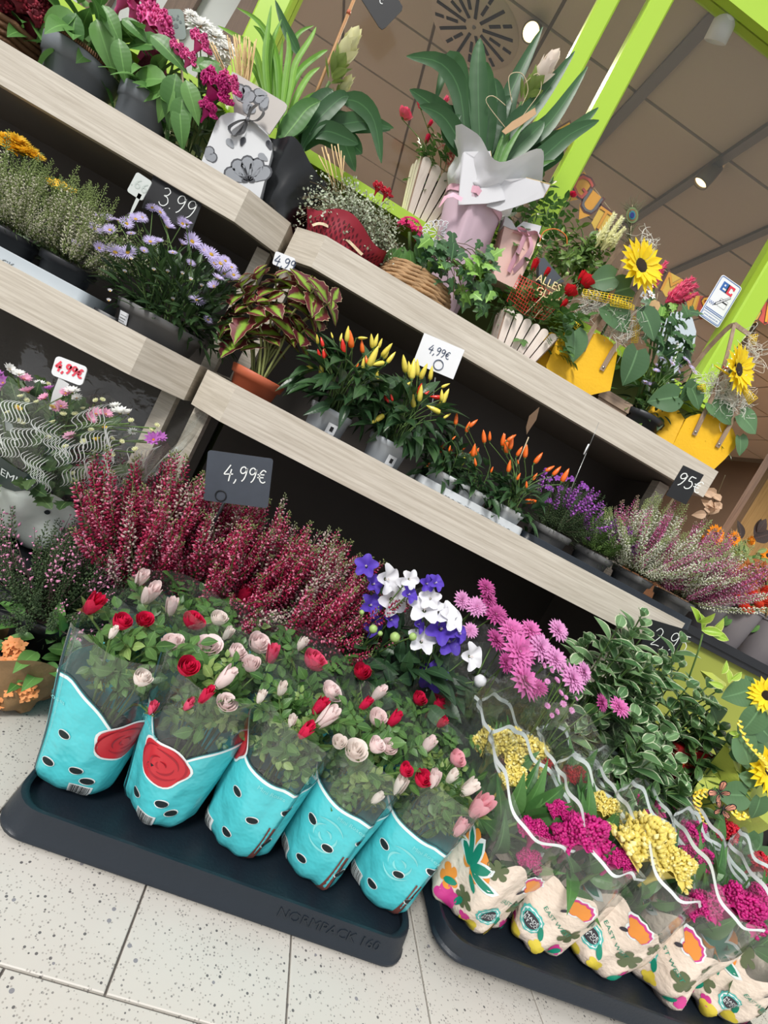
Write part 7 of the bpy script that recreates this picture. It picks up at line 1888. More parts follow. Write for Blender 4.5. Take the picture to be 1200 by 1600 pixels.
m = MB(); pl.slab(m, .001, .001, 0, [(-pl.w / 2, -pl.h / 2), (pl.w / 2, -pl.h / 2), (pl.w / 2, pl.h / 2 - .008), (pl.w / 4, pl.h / 2), (-pl.w / 4, pl.h / 2), (-pl.w / 2, pl.h / 2 - .008)]); m.build('card', plain('kraft_tag', (204, 168, 120), 0.7, 0.04), t, False)
m = MB(); m.add([pl.pt(.006 * math.cos(a * PI / 8), .003 + .006 * math.sin(a * PI / 8), .0006) for a in range(16)], [tuple(range(16))]); pl.text(m, 'natur', 0, -.010, .008, 1, .0006); m.build('print', BROWNPR, t, False)
m = MB(); m.tube([pl.pt(0, pl.h / 2 - .004), pl.pt(-.01, pl.h / 2 + .02)], .0006, 4); m.build('string', STICK, t)
t = thing('arched_card', 'pale blue-white arched card standing behind the ivy, below the payment sticker', 'card', P(1060, 560, 1.78)); t.location.z = SU; ar = [(1045, 600), (1025, 548), (1030, 510), (1050, 488), (1068, 486), (1082, 497), (1088, 518), (1085, 540), (1062, 572), (1050, 600)]
m = MB(); m.prism([at(x, y, 1.78, t) for x, y in ar], (0, 0.003, 0)); m.build('card', plain('card_pale', (206, 218, 226), 0.5, 0.03), t, False)
m = MB(); hand(m, '235', at(1050, 535, 1.778, t), V((.87, 0, -.1)), V((.1, 0, .87)), 0.018, 0.0008); m.build('faint_writing', GREYM, t, False)
m = MB(); m.tube([at(1050, 590, 1.785, t), V((0, .01, 0))], .003, 5); m.build('stick', STICK, t)

# --- dark pot with purple asters, wooden box
t = thing('potted_aster', 'small violet asters in a black pot between the two yellow tubs', 'potted flower', (P(1005, 655, 1.58).x, 1.60, SU)); R = random.Random(88)
m = MB(); pot_mb(0.055, 0.07, 0.11, mb=m); m.build('pot', [HPOT, SOIL], t); tips = []
for px, py in ((1035, 562), (1050, 568), (1062, 572), (1075, 565), (1080, 575), (1045, 560), (1025, 580), (1028, 572), (1060, 580), (1042, 604), (1015, 602), (1070, 562), (1085, 582), (1008, 598)):
    lp = at(px, py, 1.58 + R.uniform(-.02, .04), t); AST[R.randrange(3)].put('bloom', t, MZ(lp, (R.uniform(-.4, .4), -.6, .7), 0, 0.014)); tips.append(lp)
stems(t, (0, 0, .1), tips, STEM, 0.0012, R=R); cc = at(1045, 615, 1.60, t); leafy(t, R, ALF + GLT, 50, 110, 0.13, 0.06, -0.08, 0.09, 0.05, 0.6, 0, c=cc, zmin=-0.8)
t = thing('wooden_box', 'small light wooden planter box behind the first yellow tub', 'box', (P(965, 612, 1.60).x, 1.61, SU)); MB().box((-0.06, -0.04, 0.0), (0.05, 0.06, 0.11)).build('body', wood('box_wood', (150, 128, 108), (178, 154, 132), 'X'), t, False)
MB().box((-0.066, -0.046, 0.085), (0.056, -0.040, 0.115)).build('rim_board', MATS['box_wood'], t, False); MB().box((0.050, -0.046, 0.085), (0.056, 0.066, 0.115)).build('rim_board', MATS['box_wood'], t, False)

# --- hanging black sign, payment sticker, garland
Yh = 1.84; t = thing('price_sign', 'black price sign hanging in front of the window at top, ending 65€', 'price sign', P(590, -10, Yh)); dia = [(566, 0), (595, -44), (640, 2), (628, 18), (600, 45), (593, 45)]
m = MB(); m.prism([at(x, y, Yh, t) for x, y in ((556, -15), (592, 42), (597, 46), (602, 43), (628, 16), (629, 10), (600, -40))], (0, .003, 0)); m.build('plate', BLACK, t, False)
m = MB(); a_, b_2 = at(581, -8, Yh - .001, t), at(604, 16, Yh - .001, t); ex = (b_2 - a_).normalized(); ey = V((0, -1, 0)).cross(ex) * -1; hand(m, '.65€', a_ - ex * 0.03, ex, ey if ey.z > 0 else -ey, 0.034, 0.0026); m.build('price_lettering', CHALK, t, False)
m = MB(); m.tube([at(578, -30, Yh, t), V((0, 0.02, 0.55))], 0.001, 4); m.build('string', WIRE, t)
t = thing('payment_sticker', 'white and blue EC card payment sticker on the window glass', 'sticker', P(1125, 470, 1.905)); pl = Plate((1129, 428), (1160, 450), (1091, 492), 1.905); pl.c -= t.location
BLU = plain('sticker_blue', (52, 104, 178), 0.4, 0.03); REDS = plain('sticker_red', (228, 58, 78), 0.4, 0.03)
m = MB(); pl.slab(m, .001, .010); m.build('backing', PAPER, t, False)
def loop(m, w_, h, r_, x, y, wd, z=.0007):
    o = round_rect(w_, h, r_); i_ = round_rect(w_ - wd, h - wd, max(.001, r_ - wd / 2)); n = len(o); m.add([pl.pt(x + a, y + b, z) for a, b in o] + [pl.pt(x + a, y + b, z) for a, b in i_], [(k, (k + 1) % n, n + (k + 1) % n, n + k) for k in range(n)])
m = MB(); loop(m, pl.w - .006, pl.h - .006, .009, 0, 0, .005); loop(m, pl.w - .014, .020, .004, 0, -pl.h / 2 + .018, .0025)
for k in range(2): m.add([pl.pt(x, y, .0007) for x, y in ((-pl.w / 2 + .008, -pl.h / 2 + .034 + k * .006), (pl.w / 2 - .008, -pl.h / 2 + .034 + k * .006), (pl.w / 2 - .008, -pl.h / 2 + .0365 + k * .006), (-pl.w / 2 + .008, -pl.h / 2 + .0365 + k * .006))], [(0, 1, 2, 3)])
pl.text(m, 'www.easycash.de', 0, -pl.h / 2 + .018, .0095, 1, .0007); m.build('blue_print', BLU, t, False)
def block(m, x0, y0, x1, y1, z=.0008): m.add([pl.pt(*q_, z) for q_ in ((x0, y0), (x1, y0), (x1, y1), (x0, y1))], [(0, 1, 2, 3)])
h_ = pl.h; m = MB(); x = -.028
for bx in ((x, h_ * .20, x + .009, h_ * .40), (x + .009, h_ * .36, x + .024, h_ * .40), (x + .009, h_ * .28, x + .024, h_ * .315), (x + .009, h_ * .20, x + .024, h_ * .235), (x + .016, h_ * .315, x + .024, h_ * .36)): block(m, *bx)
m.build('letter_e', BLU, t, False); m = MB(); x = .002
for bx in ((x, h_ * .20, x + .008, h_ * .40), (x + .008, h_ * .355, x + .026, h_ * .40), (x + .008, h_ * .20, x + .026, h_ * .245), (x + .019, h_ * .245, x + .026, h_ * .27), (x + .019, h_ * .33, x + .026, h_ * .355)): block(m, *bx)
m.build('letter_c', REDS, t, False); m = MB(); block(m, -.004, h_ * .20, .002, h_ * .40, .0009); m.prism([pl.pt(x, y, .001) for x, y in ((-.02, -h_ * .14), (-.016, -h_ * .08), (.026, h_ * .19), (.031, h_ * .17), (-.010, -h_ * .115))], pl.n * .0004); block(m, -.004, h_ * .0, .030, h_ * .025, .0008); loop(m, .036, .030, .003, .013, -h_ * .02, .0016); m.build('pen_drawing', BLACKP, t, False)
m = MB(); m.prism([pl.pt(x, y, .0016) for x, y in ((-.014, -h_ * .09), (.026, h_ * .18), (.0285, h_ * .17), (-.011, -h_ * .108))], pl.n * .0003); m.build('pen_body', PAPER, t, False)
m = MB(); m.tube(smooth_path([pl.pt(-.040 + k * .004, -h_ * .12 + .006 * (-1) ** k, .001) for k in range(7)], 3), .0007, 4); m.build('scribble', BLU, t)
t = thing('letter_garland', 'orange letter garland hanging inside the window glass', 'garland', P(960, 400, 1.97)); GO = plain('garland_orange', (255, 178, 60), 0.6, 0.06); GR = plain('garland_red', (224, 96, 84), 0.6, 0.06); GG = plain('garland_grey', (118, 116, 122), 0.6, 0.05); GY = plain('garland_yellow', (255, 206, 84), 0.6, 0.05)


def flag(px, py, ang, ch, bg, fg, w_=26, hh=36, tri=False):
    Y = 1.97; a = math.radians(ang); ex = (RIGHT * math.cos(a) - UP * math.sin(a)); ex.y = 0; ex.normalize(); ey = V((0, -1, 0)).cross(ex); ey = ey if ey.z > 0 else -ey; c = at(px, py, Y, t); k = M_PER_PX(Y)
    nat = V((0, -1, 0)); vs, fs = text_polys(ch, hh * k * 1.25)
    m = MB(); pl_ = [(-w_ / 2, hh / 2), (w_ / 2, hh / 2), (w_ / 2, -hh * .3), (0, -hh * .8) if tri else (0, -hh / 2), (-w_ / 2, -hh * .3)]
    o = bpy.data.objects.new('flag', None); bpy.data.objects.remove(o)
    m.prism([c + ex * (x * k) + ey * (y * k) for x, y in pl_], V((0, .002, 0))); f_ = m.build('flag', bg, t, False)
    for s_, mt, z in ((1.18, BROWNPR, -.0015), (1.0, fg, -.003)):
        m = MB(); m.add([c + ex * (x * s_) + ey * (y * s_) + V((0, z, 0)) for x, y in vs], fs); m.build('letter', mt, f_, False)


for px, py, an, ch, bg, fg, tri in ((880, 215, 60, 'N', GR, GO, False), (908, 292, 42, 'G', GO, GR, True), (922, 318, 35, 'U', GO, GG, True), (940, 345, 28, 'T', GY, GO, False), (1048, 447, 24, 'M', GY, GO, False), (1083, 478, 15, 'J', GO, GY, False), (1100, 482, 12, 'S', GR, GO, False), (1140, 490, 8, 'U', GG, GO, False), (1175, 490, 3, 'D', GO, GY, False), (1198, 490, 3, 'I', GR, GO, False)): flag(px, py, an, ch, bg, fg, 24, 34, tri)
m = MB(); m.tube(smooth_path([at(x, y, 1.975, t) for x, y in ((862, 170), (885, 205), (915, 272), (955, 330), (1010, 400), (1050, 430), (1095, 462), (1150, 475), (1215, 474))], 5), .0012, 4); m.build('cord', STICK, t)
# ================================================================ lower left: chrysanthemum bag, bell heath, kalanchoe
t = thing('plant_crate', 'black upturned plant crate under the large chrysanthemum bag at left', 'crate', (-0.455, 1.20, 0))
for k in range(4): MB().box((-0.16, -0.12, 0.005 + k * 0.042), (0.16, 0.12, 0.028 + k * 0.042)).build('crate_band', HPOT, t, False)
MB().box((-0.165, -0.125, 0.170), (0.165, 0.125, 0.180)).build('crate_top', HPOT, t, False)
BAGW = plain('grey_white_film', (206, 216, 212), 0.22, 0.05, 8, 0.004, 18, spec=0.7); LABEL = plain('label_dark', (50, 64, 62), 0.35, 0.06); WAVE = plain('wave_print', (232, 238, 234), 0.4, 0.03)
c0 = P(30, 800, 1.13); L = V((c0.x - 0.03, 1.22, 0.181)); R = random.Random(700)
t = thing('potted_chrysanthemum', 'large pink and white chrysanthemum in a wavy-printed film bag at left', 'potted flower', L)
s = Sleeve((0, 0, 0), 0.125, 0.25, 0.36, 701, rim=lambda a: 1 + 0.07 * math.sin(5 * a) + 0.42 * max(0, math.sin(a)) + 0.03 * math.sin(11 * a), wr=0.008, seam=-PI / 2 + 1.0, fold=0.02, pw=1.0)
tb = lambda a: 0.42 + 0.03 * math.sin(3 * a)
pr = s.wall('paper_bag', BAGW, t, 0, tb, 70, 14, 'shiny grey-white lower part of the bag'); s.wall('clear_film', FILM, t, tb, 1.0, 70, 9, 'clear film upper part of the bag')
m = MB(); pot_mb(0.08, 0.1, 0.14, mb=m, c=(0, 0, 0.004)); m.build('pot', [HPOT, SOIL], t)
m = MB(); aL = -PI / 2 - 0.12; s.star(m, aL, 0.50, ell(0.105, 0.034), 3, 36, 0.002, 0, -0.05); m.build('label_oval', LABEL, t)
m = MB(); s.text(m, 'CHRYSANTHEMUM', aL, 0.505, 0.024, 0.0032, 0, -0.05, 0.92); s.text(m, 'pot of flowers', aL, 0.455, 0.012, 0.0032, 0, -0.05); m.build('lettering', WPRINT, t)
m = MB()
for i in range(-7, 9):
    for j in range(4):
        a0 = -PI / 2 - 0.1 + (i + 0.5 * (j % 2)) * 0.225; t0 = 0.47 + j * 0.105
        if abs(a0 + 0.1 - aL) < 0.52 and t0 < 0.56: continue
        for k in range(7):
            sg = 1 if (i + j) % 2 else -1
            pts = [s.pt(a0 + 0.026 * k + 0.030 * math.sin(u * 0.8 + 0.3), t0 + 0.125 * u / 8 + 0.010 * k * sg, 0.0022) for u in range(9)]; m.strip(pts, [0.0004 + 0.0015 * math.sin(PI * u / 8) for u in range(9)], [s.pt(a0 + .1, t0, 0.0) - s.pt(a0, t0, 0.0)] * 9)
m.build('wave_print', WAVE, t, label='white wavy line pattern')['kind'] = 'stuff'
for da, tt in ((0.62, 0.30), (0.1, 0.2)):
    m = MB(); s.star(m, -PI / 2 + da, tt, lambda b: 0.0052, 1, 12, 0.002, 0); m.build('hole', HOLE, pr)
ZC = lambda x, y: (x / 4, 540 + y / 4)
MWP = T(daisy_mb(11, 1, 0.34, 0.16, 0.5, 2, 3, 0.0, 0.6), 'mum_bloom', [petal('mum_blush', (238, 176, 204), 0.12), YMC, SEPAL]); MWW = T(daisy_mb(12, 1, 0.32, 0.16, 0.4, 3, 5, 0.0, 0.6), 'mum_bloom', [MATS['mum_white'], YMC, SEPAL]); MWV = T(daisy_mb(10, 1, 0.34, 0.14, 0.6, 2, 6, 0.0, 0.6), 'mum_bloom', [petal('mum_violet', (196, 120, 200), 0.12), YMC, SEPAL])
CB = T(daisy_mb(9, 1, 0.55, 0.5, 0.9, 2, 7, 0.3, 0.7, 0.5), 'mum_bud', [petal('bud_cream', (226, 226, 184), 0.06), petal('bud_cream_c', (214, 214, 160), 0.06), SEPAL]); YB_ = T(daisy_mb(9, 1, 0.5, 0.4, 0.8, 2, 8, 0.2, 0.7, 0.4), 'mum_bud', [petal('bud_yellow', (242, 220, 70), 0.06), YMC, SEPAL]); tips = []
for e in '''750,420,w,90 800,425,w,60 450,290,w,80 480,330,w,60 720,380,w,60 600,430,p,80 560,460,p,70 660,430,p,70 380,380,p,70 350,395,p,50 20,235,v,90 -20,190,v,80 150,210,p,80 120,180,w,60 175,290,p,80 310,275,v,60 960,590,v,90 1000,575,v,70 440,575,p,70 250,240,w,60 60,150,w,70 -40,260,p,80 280,330,p,60 410,300,p,60
110,395,y,56 650,510,y,44 325,385,y,40 605,590,y,56 120,470,c,46 150,490,c,36 330,480,c,46 470,430,c,46 395,430,c,48 300,578,c,46 700,680,c,42 845,650,c,44 665,770,c,50 700,582,c,38 410,635,c,48 130,320,c,44 165,342,c,40 230,355,c,44 520,395,c,38 570,530,c,42 525,602,c,48 600,345,c,40 950,530,c,44 820,470,c,40 640,340,c,40 980,500,c,40 760,600,c,36 460,800,c,36 830,540,w,50 300,240,c,36 50,420,c,40'''.split():
    x, y, k, wd = e.split(','); px, py = ZC(float(x), float(y)); lp = P(px, py, 1.06 + R.uniform(-.04, .06) + max(0, (660 - py) / 900)) - L; wd = float(wd) / 4 * M_PER_PX(1.12)
    {'w': MWW, 'p': MWP, 'v': MWV, 'c': CB, 'y': YB_}[k].put('bud' if k in 'cy' else 'bloom', t, MZ(lp, (R.uniform(-.5, .5), R.uniform(-.8, -.2), R.uniform(.4, 1)), R.uniform(0, 6), wd / 2 * (1.25 if k not in 'cy' else 0.95))); tips.append(lp - V((0, 0, .006)))
stems(t, (0, 0, 0.14), tips, STEM, 0.0017, R=R, spread=0.05); leafy(t, R, MLF, 110, 160, 0.20, 0.20, 0.14, 0.31, 0.052, 0.6, 0.1, nrm=(0, -.8, .6))
sign('price_sign', 'white stake price sign reading 4,99 € in red, in the large chrysanthemum bag', (88, 555), (137, 574), (76, 584), 1.10, '4,99€', [WHITE, REDPEN], 0.46, (0.08, 0.34), 0.008, 0.0038, stake=(P(100, 595, 1.102), P(78, 640, 1.12), 0.022))

BELLP = plain('bell_pink', (226, 150, 186), 0.5, 0.15, trans=0.1)
BSP = [T(spike_mb(0.2, 0.011, 13, s_, 0.5, 0.0, 0.0040, 0.2, 1), 'flower_spike', [BELLP, plain('heath_stem', (92, 74, 70), 0.7, 0.2)]) for s_ in (1, 2)]
c0 = P(60, 1000, 1.0); R = random.Random(702)
heather('potted_heath', 'dark green bell heath with pale pink bells at the left edge', (c0.x, 1.03, 0), (0.055, 0.07, 0.15), [BSP[0], BSP[1], GRD[0], GRD[1], GRD[2]], 130, 0.165, (0.1, 1.45), R, None, 'potted heather', HPOT, lean=(-0.05, 0), spread=0.05, fr=0.5)
KRAFT = plain('kraft_wrap', (128, 100, 66), 0.7, 0.12, 20, 0.002, 60); KO = kal('peach', (246, 166, 106), (230, 180, 90))
c0 = P(18, 1085, 0.93); R = random.Random(703); t = thing('potted_kalanchoe', 'peach kalanchoe in a kraft paper wrap at the left edge', 'potted flower', (c0.x - 0.005, 0.955, 0.0))
s = Sleeve((0, 0, 0), 0.05, 0.085, 0.125, 704, rim=lambda a: 1 + 0.1 * math.sin(4 * a), wr=0.006, fold=0.02); s.wall('paper_wrap', KRAFT, t, 0, 1.0, 40, 8)
m = MB(); pot_mb(0.035, 0.045, 0.08, mb=m, c=(0, 0, 0.004)); m.build('pot', [HPOT, SOIL], t)
for cx, cy, rr, n in ((22, 1008, 14, 10), (10, 1042, 26, 26), (-8, 1050, 24, 16), (12, 1082, 24, 20), (36, 1074, 14, 8), (-5, 1095, 20, 10), (45, 1085, 10, 5)):
    for k in range(n):
        lp = at(cx + R.gauss(0, rr * .55), cy + R.gauss(0, rr * .4), 0.90 + R.uniform(-.01, .02), t); KO.put('floret', t, MZ(lp, V((R.uniform(-.5, .5), R.uniform(-1, -.4), R.uniform(.2, 1))), R.uniform(0, 6), 0.0105))
leafy(t, R, BL1, 14, 20, 0.07, 0.06, 0.09, 0.17, 0.055, 0.6, 0.2, nrm=(0, -.6, .8)); stems(t, (0, 0, .08), [at(x, y + 8, .91, t) for x, y in ((22, 1008), (10, 1042), (12, 1082), (-8, 1050))], STEM, 0.003, R=R)

# ================================================================ right: bucket stand, bouquets, sunflower gift
t = thing('bucket_stand', 'black-topped stand with a lime front holding flower buckets at the doorway', 'stand', (1.15, 1.33, 0))
MB().box((0, 0, 0.658), (1.35, 0.5, 0.682)).build('top_board', HPOT, t, False); MB().box((0, -0.006, 0.676), (1.35, 0.006, 0.700)).build('front_lip', HPOT, t, False)
MB().box((0.0, 0.45, 0.0), (1.35, 0.46, 0.658)).build('back_panel', PANEL, t, False); MB().box((0.0, 0.015, 0.30), (1.35, 0.03, 0.658)).build('front_panel', plain('lime_panel', (158, 166, 70), 0.6, 0.05, 6), t, False)
for x in (0.004, 1.31): MB().box((x, 0.44, 0), (x + 0.036, 0.48, 0.658)).build('leg', HPOT, t, False)
BKT = plain('bucket_grey', (128, 122, 124), 0.45, 0.06, 12)
CORL = [T(rose_mb(o, s_), 'rose_bloom', [petal('rose_coral', (240, 92, 66), 0.2), SEPAL]) for o, s_ in ((0.55, 12), (0.8, 13))]; APR = T(rose_mb(0.8, 14), 'rose_bloom', [petal('rose_apricot', (246, 170, 60), 0.15), SEPAL])
OSUN = T(daisy_mb(18, 1, 0.3, 0.36, 0.15, 2, 3, 0.1, 0.75, 0.08), 'sunflower_bloom', [petal('sunflower_orange', (244, 150, 24), 0.12), SUND, SEPAL]); RUST = leafm('rust_leaf', (132, 66, 26), (178, 104, 40), 0.6); RUSTT = T(leaf_mb(1, 0.4, 0.45, 4, 0.2, 0.2), 'leaf', [RUST])
EUC = T(leaf_mb(1, 0.62, 0.45, 8, 0.1, 0.15), 'leaf', [leafm('dark_leaf', (46, 34, 30), (70, 50, 42), 0.4)]); SAGE = leafm('sage_leaf', (126, 142, 78), (158, 170, 100), 0.5); SAGET = T(leaf_mb(1, 0.4, 0.45, 5, 0.2, 0.2), 'leaf', [SAGE]); DRY = plain('dried_beige', (206, 172, 142), 0.8, 0.12, trans=0.1)


def bucket(label, px, py, Y, r1, h, nm='flower_bucket'):
    t = thing(nm, label, 'bucket', (P(px, py, Y).x, Y + 0.02, 0.683)); m = MB(); r0 = r1 * 0.74
    m.lathe([(0, 0), (r0, 0), (r0 + .001, .002), (r1, h - .006), (r1 + .004, h - .004), (r1 + .004, h), (r1 - .002, h), (r1 - .004, h - .01), (r0 - .003, .004), (0, .004)], 32); m.build('body', BKT, t, flat_angle=40); return t


bk = [bucket('grey flower bucket next to the black heather tray, holding coral roses', 1098, 975, 1.42, 0.056, 0.135), bucket('grey flower bucket in the middle of the stand, holding coral roses', 1146, 985, 1.42, 0.060, 0.145), bucket('grey flower bucket at the right edge of the stand', 1196, 1010, 1.42, 0.060, 0.145), bucket('grey flower bucket at the back of the stand under the orange sunflowers', 1190, 950, 1.66, 0.07, 0.17)]


def bunch(label, cat_, bk_, heads, leaves, R, stm=STEM):
    o = bk_.location; t = thing('flower_bunch', label, cat_, (o.x, o.y, o.z + 0.006)); tips = []
    for tm, px, py, Y, wd, d in heads:
        lp = at(px, py, Y, t); M = MZ(lp, d, R.uniform(0, 6), wd * M_PER_PX(Y) / 2); tm.put('bloom', t, M); tips.append(lp - V(d).normalized() * 0.008)
    for tm, px, py, Y, wd, a in leaves: heart_leaf(t, px, py, Y, wd, a, tm, (0.1, -1, 0.5))
    stems(t, (0, 0, 0.0), tips, stm, 0.0025, R=R, spread=0.012); return t


R = random.Random(710); fr = lambda: (R.uniform(-.4, .4), -.8, R.uniform(.3, .9))
bunch('orange-red and apricot roses in the first grey bucket', 'bouquet', bk[0], [(CORL[0], 1150, 912, 1.40, 26, fr()), (APR, 1133, 916, 1.40, 24, fr()), (CORL[1], 1142, 925, 1.42, 26, fr()), (CORL[1], 1155, 948, 1.39, 28, fr()), (CORL[0], 1168, 955, 1.39, 20, fr()), (CORL[1], 1150, 940, 1.40, 24, fr()), (APR, 1140, 905, 1.43, 16, fr())], [(BL1[1], 1120 + 8 * k, 950 + 6 * k, 1.40, 26, 60 + 30 * k) for k in range(4)], R)
bunch('orange-red roses in the second grey bucket', 'bouquet', bk[1], [(CORL[1], 1168, 930, 1.42, 30, fr()), (CORL[1], 1186, 938, 1.42, 32, fr()), (CORL[0], 1196, 948, 1.42, 26, fr()), (CORL[1], 1178, 945, 1.40, 26, fr()), (CORL[0], 1190, 925, 1.44, 24, fr()), (CORL[1], 1205, 935, 1.43, 28, fr())], [(BL1[1], 1160 + 9 * k, 965 + 4 * k, 1.42, 26, 50 + 30 * k) for k in range(4)], R)
lv = [(RUSTT, 1145 + R.uniform(0, 60), 895 + R.uniform(-12, 30), 1.50 + R.uniform(-.03, .03), R.uniform(16, 26), R.uniform(180, 360)) for k in range(70)]
bunch('rust-brown foliage in the third grey bucket', 'foliage bunch', bk[2], [(APR, 1200, 905, 1.50, 18, fr())], lv, R, BSTEM)
lv = [(EUC, 1159, 842, 1.62, 32, 265), (EUC, 1178, 838, 1.62, 34, 300), (EUC, 1176, 842, 1.62, 40, 345), (EUC, 1183, 832, 1.62, 30, 310)] + [(SAGET, 1135 + R.uniform(0, 65), 868 + R.uniform(-8, 16), 1.58, R.uniform(18, 28), R.uniform(0, 360)) for k in range(26)] + [(BL1[1], 1120 + R.uniform(0, 80), 880 + R.uniform(-15, 25), 1.60, R.uniform(20, 34), R.uniform(0, 360)) for k in range(34)]
bunch('orange sunflowers with dark leaves at the back of the bucket stand', 'bouquet', bk[3], [(OSUN, 1118, 836, 1.58, 38, (0.0, -1, 0.3)), (OSUN, 1147, 842, 1.58, 30, (0.1, -1, 0.35)), (APR, 1168, 845, 1.60, 20, fr()), (OSUN, 1200, 868, 1.60, 28, (-.3, -1, .3)), (APR, 1095, 840, 1.62, 12, fr())], lv, R)
t = thing('dried_branch', 'branch of dried beige leaves rising behind the pink heather', 'dried branch', (P(1100, 880, 1.60).x, 1.60, 0.683)); m = MB(); m.tube(smooth_path([V((0, 0, 0)), at(1110, 800, 1.6, t), at(1122, 770, 1.6, t), at(1133, 742, 1.6, t)], 4), 0.0016, 5); m.build('twig', BSTEM, t)
DL = T(leaf_mb(1, 0.85, 0.5, 4, 0.3, 0.7), 'dried_leaf', [leafm('dried_leaf', (206, 172, 142), (222, 190, 160), 0.7)])
for px, py in ((1112, 778), (1120, 772), (1105, 788), (1110, 795), (1122, 790), (1128, 795), (1100, 795), (1116, 785), (1104, 803), (1126, 783), (1115, 885), (1120, 893), (1092, 860)): heart_leaf(t, px, py, 1.58, 18, R.uniform(0, 360), DL, (R.uniform(-.5, .5), -1, R.uniform(-.2, .6)))

LPAP = plain('lime_paper', (172, 184, 74), 0.6, 0.06, 8, 0.001, 120); REDPK = plain('red_packet', (150, 24, 30), 0.4, 0.08)
Ys = 0.98; t = thing('sunflower_gift', 'sunflower arrangement in lime paper with paper butterflies and yellow curls', 'bouquet', (P(1190, 1260, Ys).x, Ys + 0.06, 0)); R = random.Random(712)
m = MB(); pot_mb(0.06, 0.075, 0.16, mb=m); m.build('pot', [HPOT, SOIL], t)
ZD = lambda x, y: (1000 + x / 5.333, 1040 + y / 5.333)


def sheet(t, pts, Y, Yt, name='paper_sheet'):
    """A folded paper sheet: pixel outline, its depth bulging between Y and Yt."""
    m = MB(); w3 = [at(*ZD(x, y), Y + (Yt - Y) * (k % 2), t) for k, (x, y) in enumerate(pts)]; c = sum(w3, V()) / len(w3) + V((0, -0.03, 0)); n = len(w3)
    vs = [c] + [(c + p) / 2 + V((0, -0.008, 0)) for p in w3] + w3; fs = []
    for i in range(n): j = (i + 1) % n; fs += [(0, 1 + i, 1 + j), (1 + i, 1 + n + i, 1 + n + j, 1 + j)]
    m.add(vs, fs); m.build(name, LPAP, t, True, flat_angle=25)


sheet(t, [(410, 1090), (560, 850), (720, 640), (850, 760), (960, 900), (1060, 1090), (1100, 1350), (950, 1420), (700, 1300), (480, 1250)], Ys, Ys + 0.03)
sheet(t, [(600, 60), (720, 150), (640, 200), (560, 150), (500, 40)], 1.12, 1.14)
for (px, py, wd, d) in ((1198, 1087, 66, (-.55, -.7, .3)), (1203, 1203, 90, (-.2, -1, .3))):
    lp = at(px, py, Ys - 0.03, t); SUNF[0].put('bloom', t, MZ(lp, d, 0, wd * M_PER_PX(Ys) / 2))
stems(t, (0.02, 0, .16), [at(1198, 1090, Ys - .02, t), at(1203, 1206, Ys - .02, t)], STEM, 0.004, R=R)
for x, y, wd, a in ((820, 600, 62, 60), (900, 620, 60, 80), (960, 480, 50, 40), (880, 1080, 52, 180), (1000, 1100, 46, 100), (920, 200, 50, 160), (980, 380, 56, 120), (760, 700, 36, 20), (900, 1400, 50, 90), (1000, 1500, 60, 120), (840, 1480, 44, 60), (960, 960, 30, 200)): heart_leaf(t, *ZD(x, y), Ys - 0.035 + R.uniform(0, .03), wd, a, HL, (-.1, -1, .4))
for x, y, wd, a in ((680, 70, 26, 300), (740, 150, 30, 270), (760, 120, 26, 330), (700, 180, 26, 200), (770, 600, 22, 350), (790, 640, 24, 20), (740, 560, 20, 0)): heart_leaf(t, *ZD(x, y), Ys - .03, wd, a, EUY[0], (0, -1, .4))
CURL = plain('yellow_curl', (246, 214, 70), 0.35, 0.06)
for pts, turns, rr in ((((830, 470), (890, 620), (990, 740), (1040, 790)), 9, 13), (((560, 1060), (480, 1090), (490, 1180)), 5, 24), (((780, 1210), (830, 1260), (890, 1240)), 4, 18), (((1040, 790), (1060, 830), (1080, 880)), 3, 12), (((470, 1200), (500, 1260), (540, 1300)), 3, 18)):
    base = smooth_path([at(*ZD(x, y), Ys - 0.045, t) for x, y in pts], 10); k = len(base); pp = []
    for i in range(k * 4):
        f_ = i / (k * 4 - 1) * (k - 1); p = base[int(f_)].lerp(base[min(k - 1, int(f_) + 1)], f_ - int(f_)); an = 2 * PI * turns * i / (k * 4); q_ = rr * M_PER_PX(Ys) / 5.333 * 1.6
        pp.append(p + V((q_ * math.cos(an), q_ * math.sin(an) * 0.8, q_ * 0.5 * math.sin(an + .6))))
    m = MB(); m.strip(pp, 0.0045, V((0.3, 0.4, 1))); m.build('ribbon_curl', CURL, t)
BFO = plain('butterfly_peach', (224, 152, 124), 0.6, 0.08)


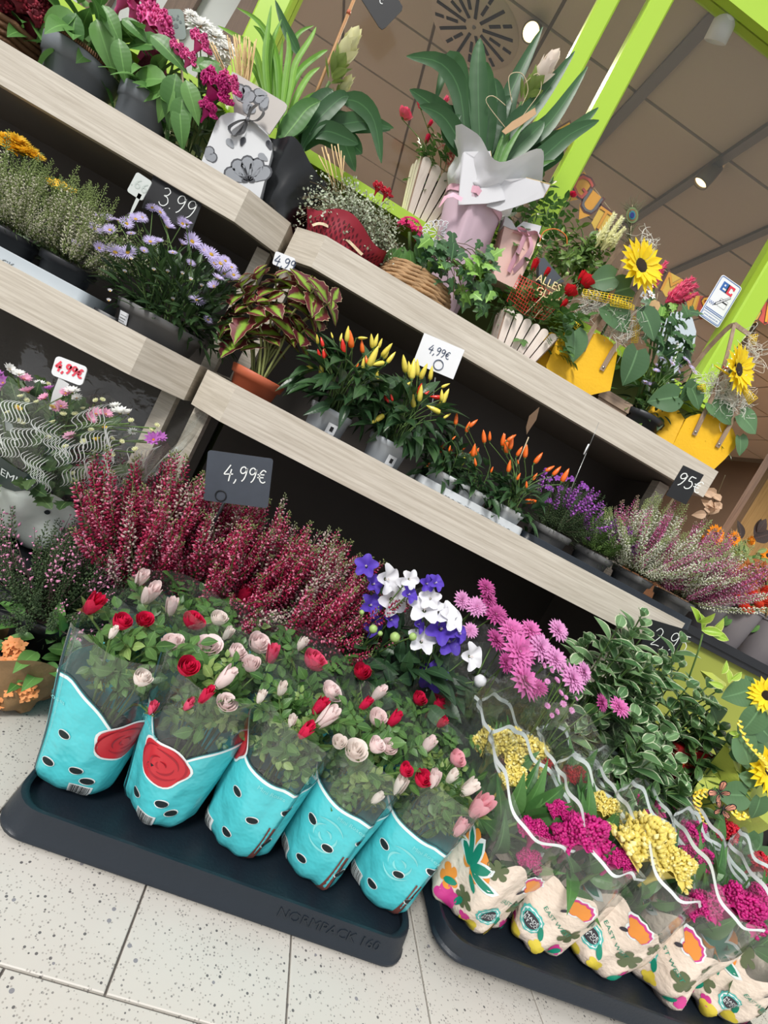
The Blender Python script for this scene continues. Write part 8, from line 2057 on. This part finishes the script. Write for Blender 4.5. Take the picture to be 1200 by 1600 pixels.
def butterfly(t, x, y, ang, s_):
    c = at(*ZD(x, y), Ys - 0.055, t); a0 = math.radians(ang); ex = RIGHT * math.cos(a0) - UP * math.sin(a0); ey = -RIGHT * math.sin(a0) - UP * math.cos(a0); ey = -ey; nn = V((0, -1, 0.2)); m = MB(); m2 = MB(); m3 = MB()
    for sg in (-1, 1):
        for (ox, oy, L_, W_, an) in ((.1, .05, 1.0, .62, .75), (.05, -.05, .72, .6, -.55)):
            for mm, k_, off in ((m, 1.0, 0), (m2, 0.8, .0008)):
                pts = []
                for q_ in range(14):
                    b = 2 * PI * q_ / 14; u = L_ * (.5 + .5 * k_ * math.cos(b)); v = W_ * .5 * k_ * math.sin(b) * (.5 + .6 * u); X = ox + u * math.cos(an) - v * math.sin(an); Y_ = oy + u * math.sin(an) + v * math.cos(an)
                    pts.append(c + (ex * (sg * X) + ey * Y_) * s_ + nn * (0.25 * s_ * X + off))
                mm.add(pts, [tuple(range(14))])
            for q_ in (-.25, 0.05, .3):
                a_ = an + q_; m3.strip([c + (ex * (sg * (ox + r_ * math.cos(a_))) + ey * (oy + r_ * math.sin(a_))) * s_ + nn * (.25 * s_ * (ox + r_ * math.cos(a_)) + .0014) for r_ in (0.1, .5, .85 * L_)], 0.0011, ey)
    b_ = m.build('butterfly', BLACKP, t, False, label='peach and black paper butterfly'); m2.build('wing_panel', BFO, b_, False); m3.build('wing_veins', BLACKP, b_, False)
    m = MB(); m.tube([c - ey * .4 * s_ + nn * .002, c + ey * .45 * s_ + nn * .002], 0.0016, 5); m.build('body', BLACKP, b_)


butterfly(t, 660, 1060, -35, 0.027); butterfly(t, 680, 1200, 20, 0.027)
cc = at(1185, 1130, 1.06, t); leafy(t, R, HL and [HL], 26, 0, 0.10, 0.05, -0.13, 0.13, 0.075, 0.6, 0.3, c=cc, zmin=-0.9, nrm=(-.1, -1, .4))
t = thing('red_packet', 'dark red packet with orange lettering between the shrub and lime paper', 'packet', P(1080, 1200, 1.04)); t.location.z = 0
pl = Plate((1062, 1168), (1116, 1180), (1048, 1216), 1.03); pl.c -= t.location; m = MB(); h2 = pl.c.z - pl.ey.z * 0; m.prism([pl.pt(-pl.w / 2, -pl.h * 3.4), pl.pt(pl.w / 2, -pl.h * 3.4), pl.pt(pl.w / 2, pl.h / 2), pl.pt(-pl.w / 2, pl.h / 2)], (0, .03, 0)); m.build('body', REDPK, t, False)
m = MB(); pl.text(m, 'BLUMEN', 0.008, 0.006, 0.018, 1, .0008); m.build('lettering', ORPR, t, False)
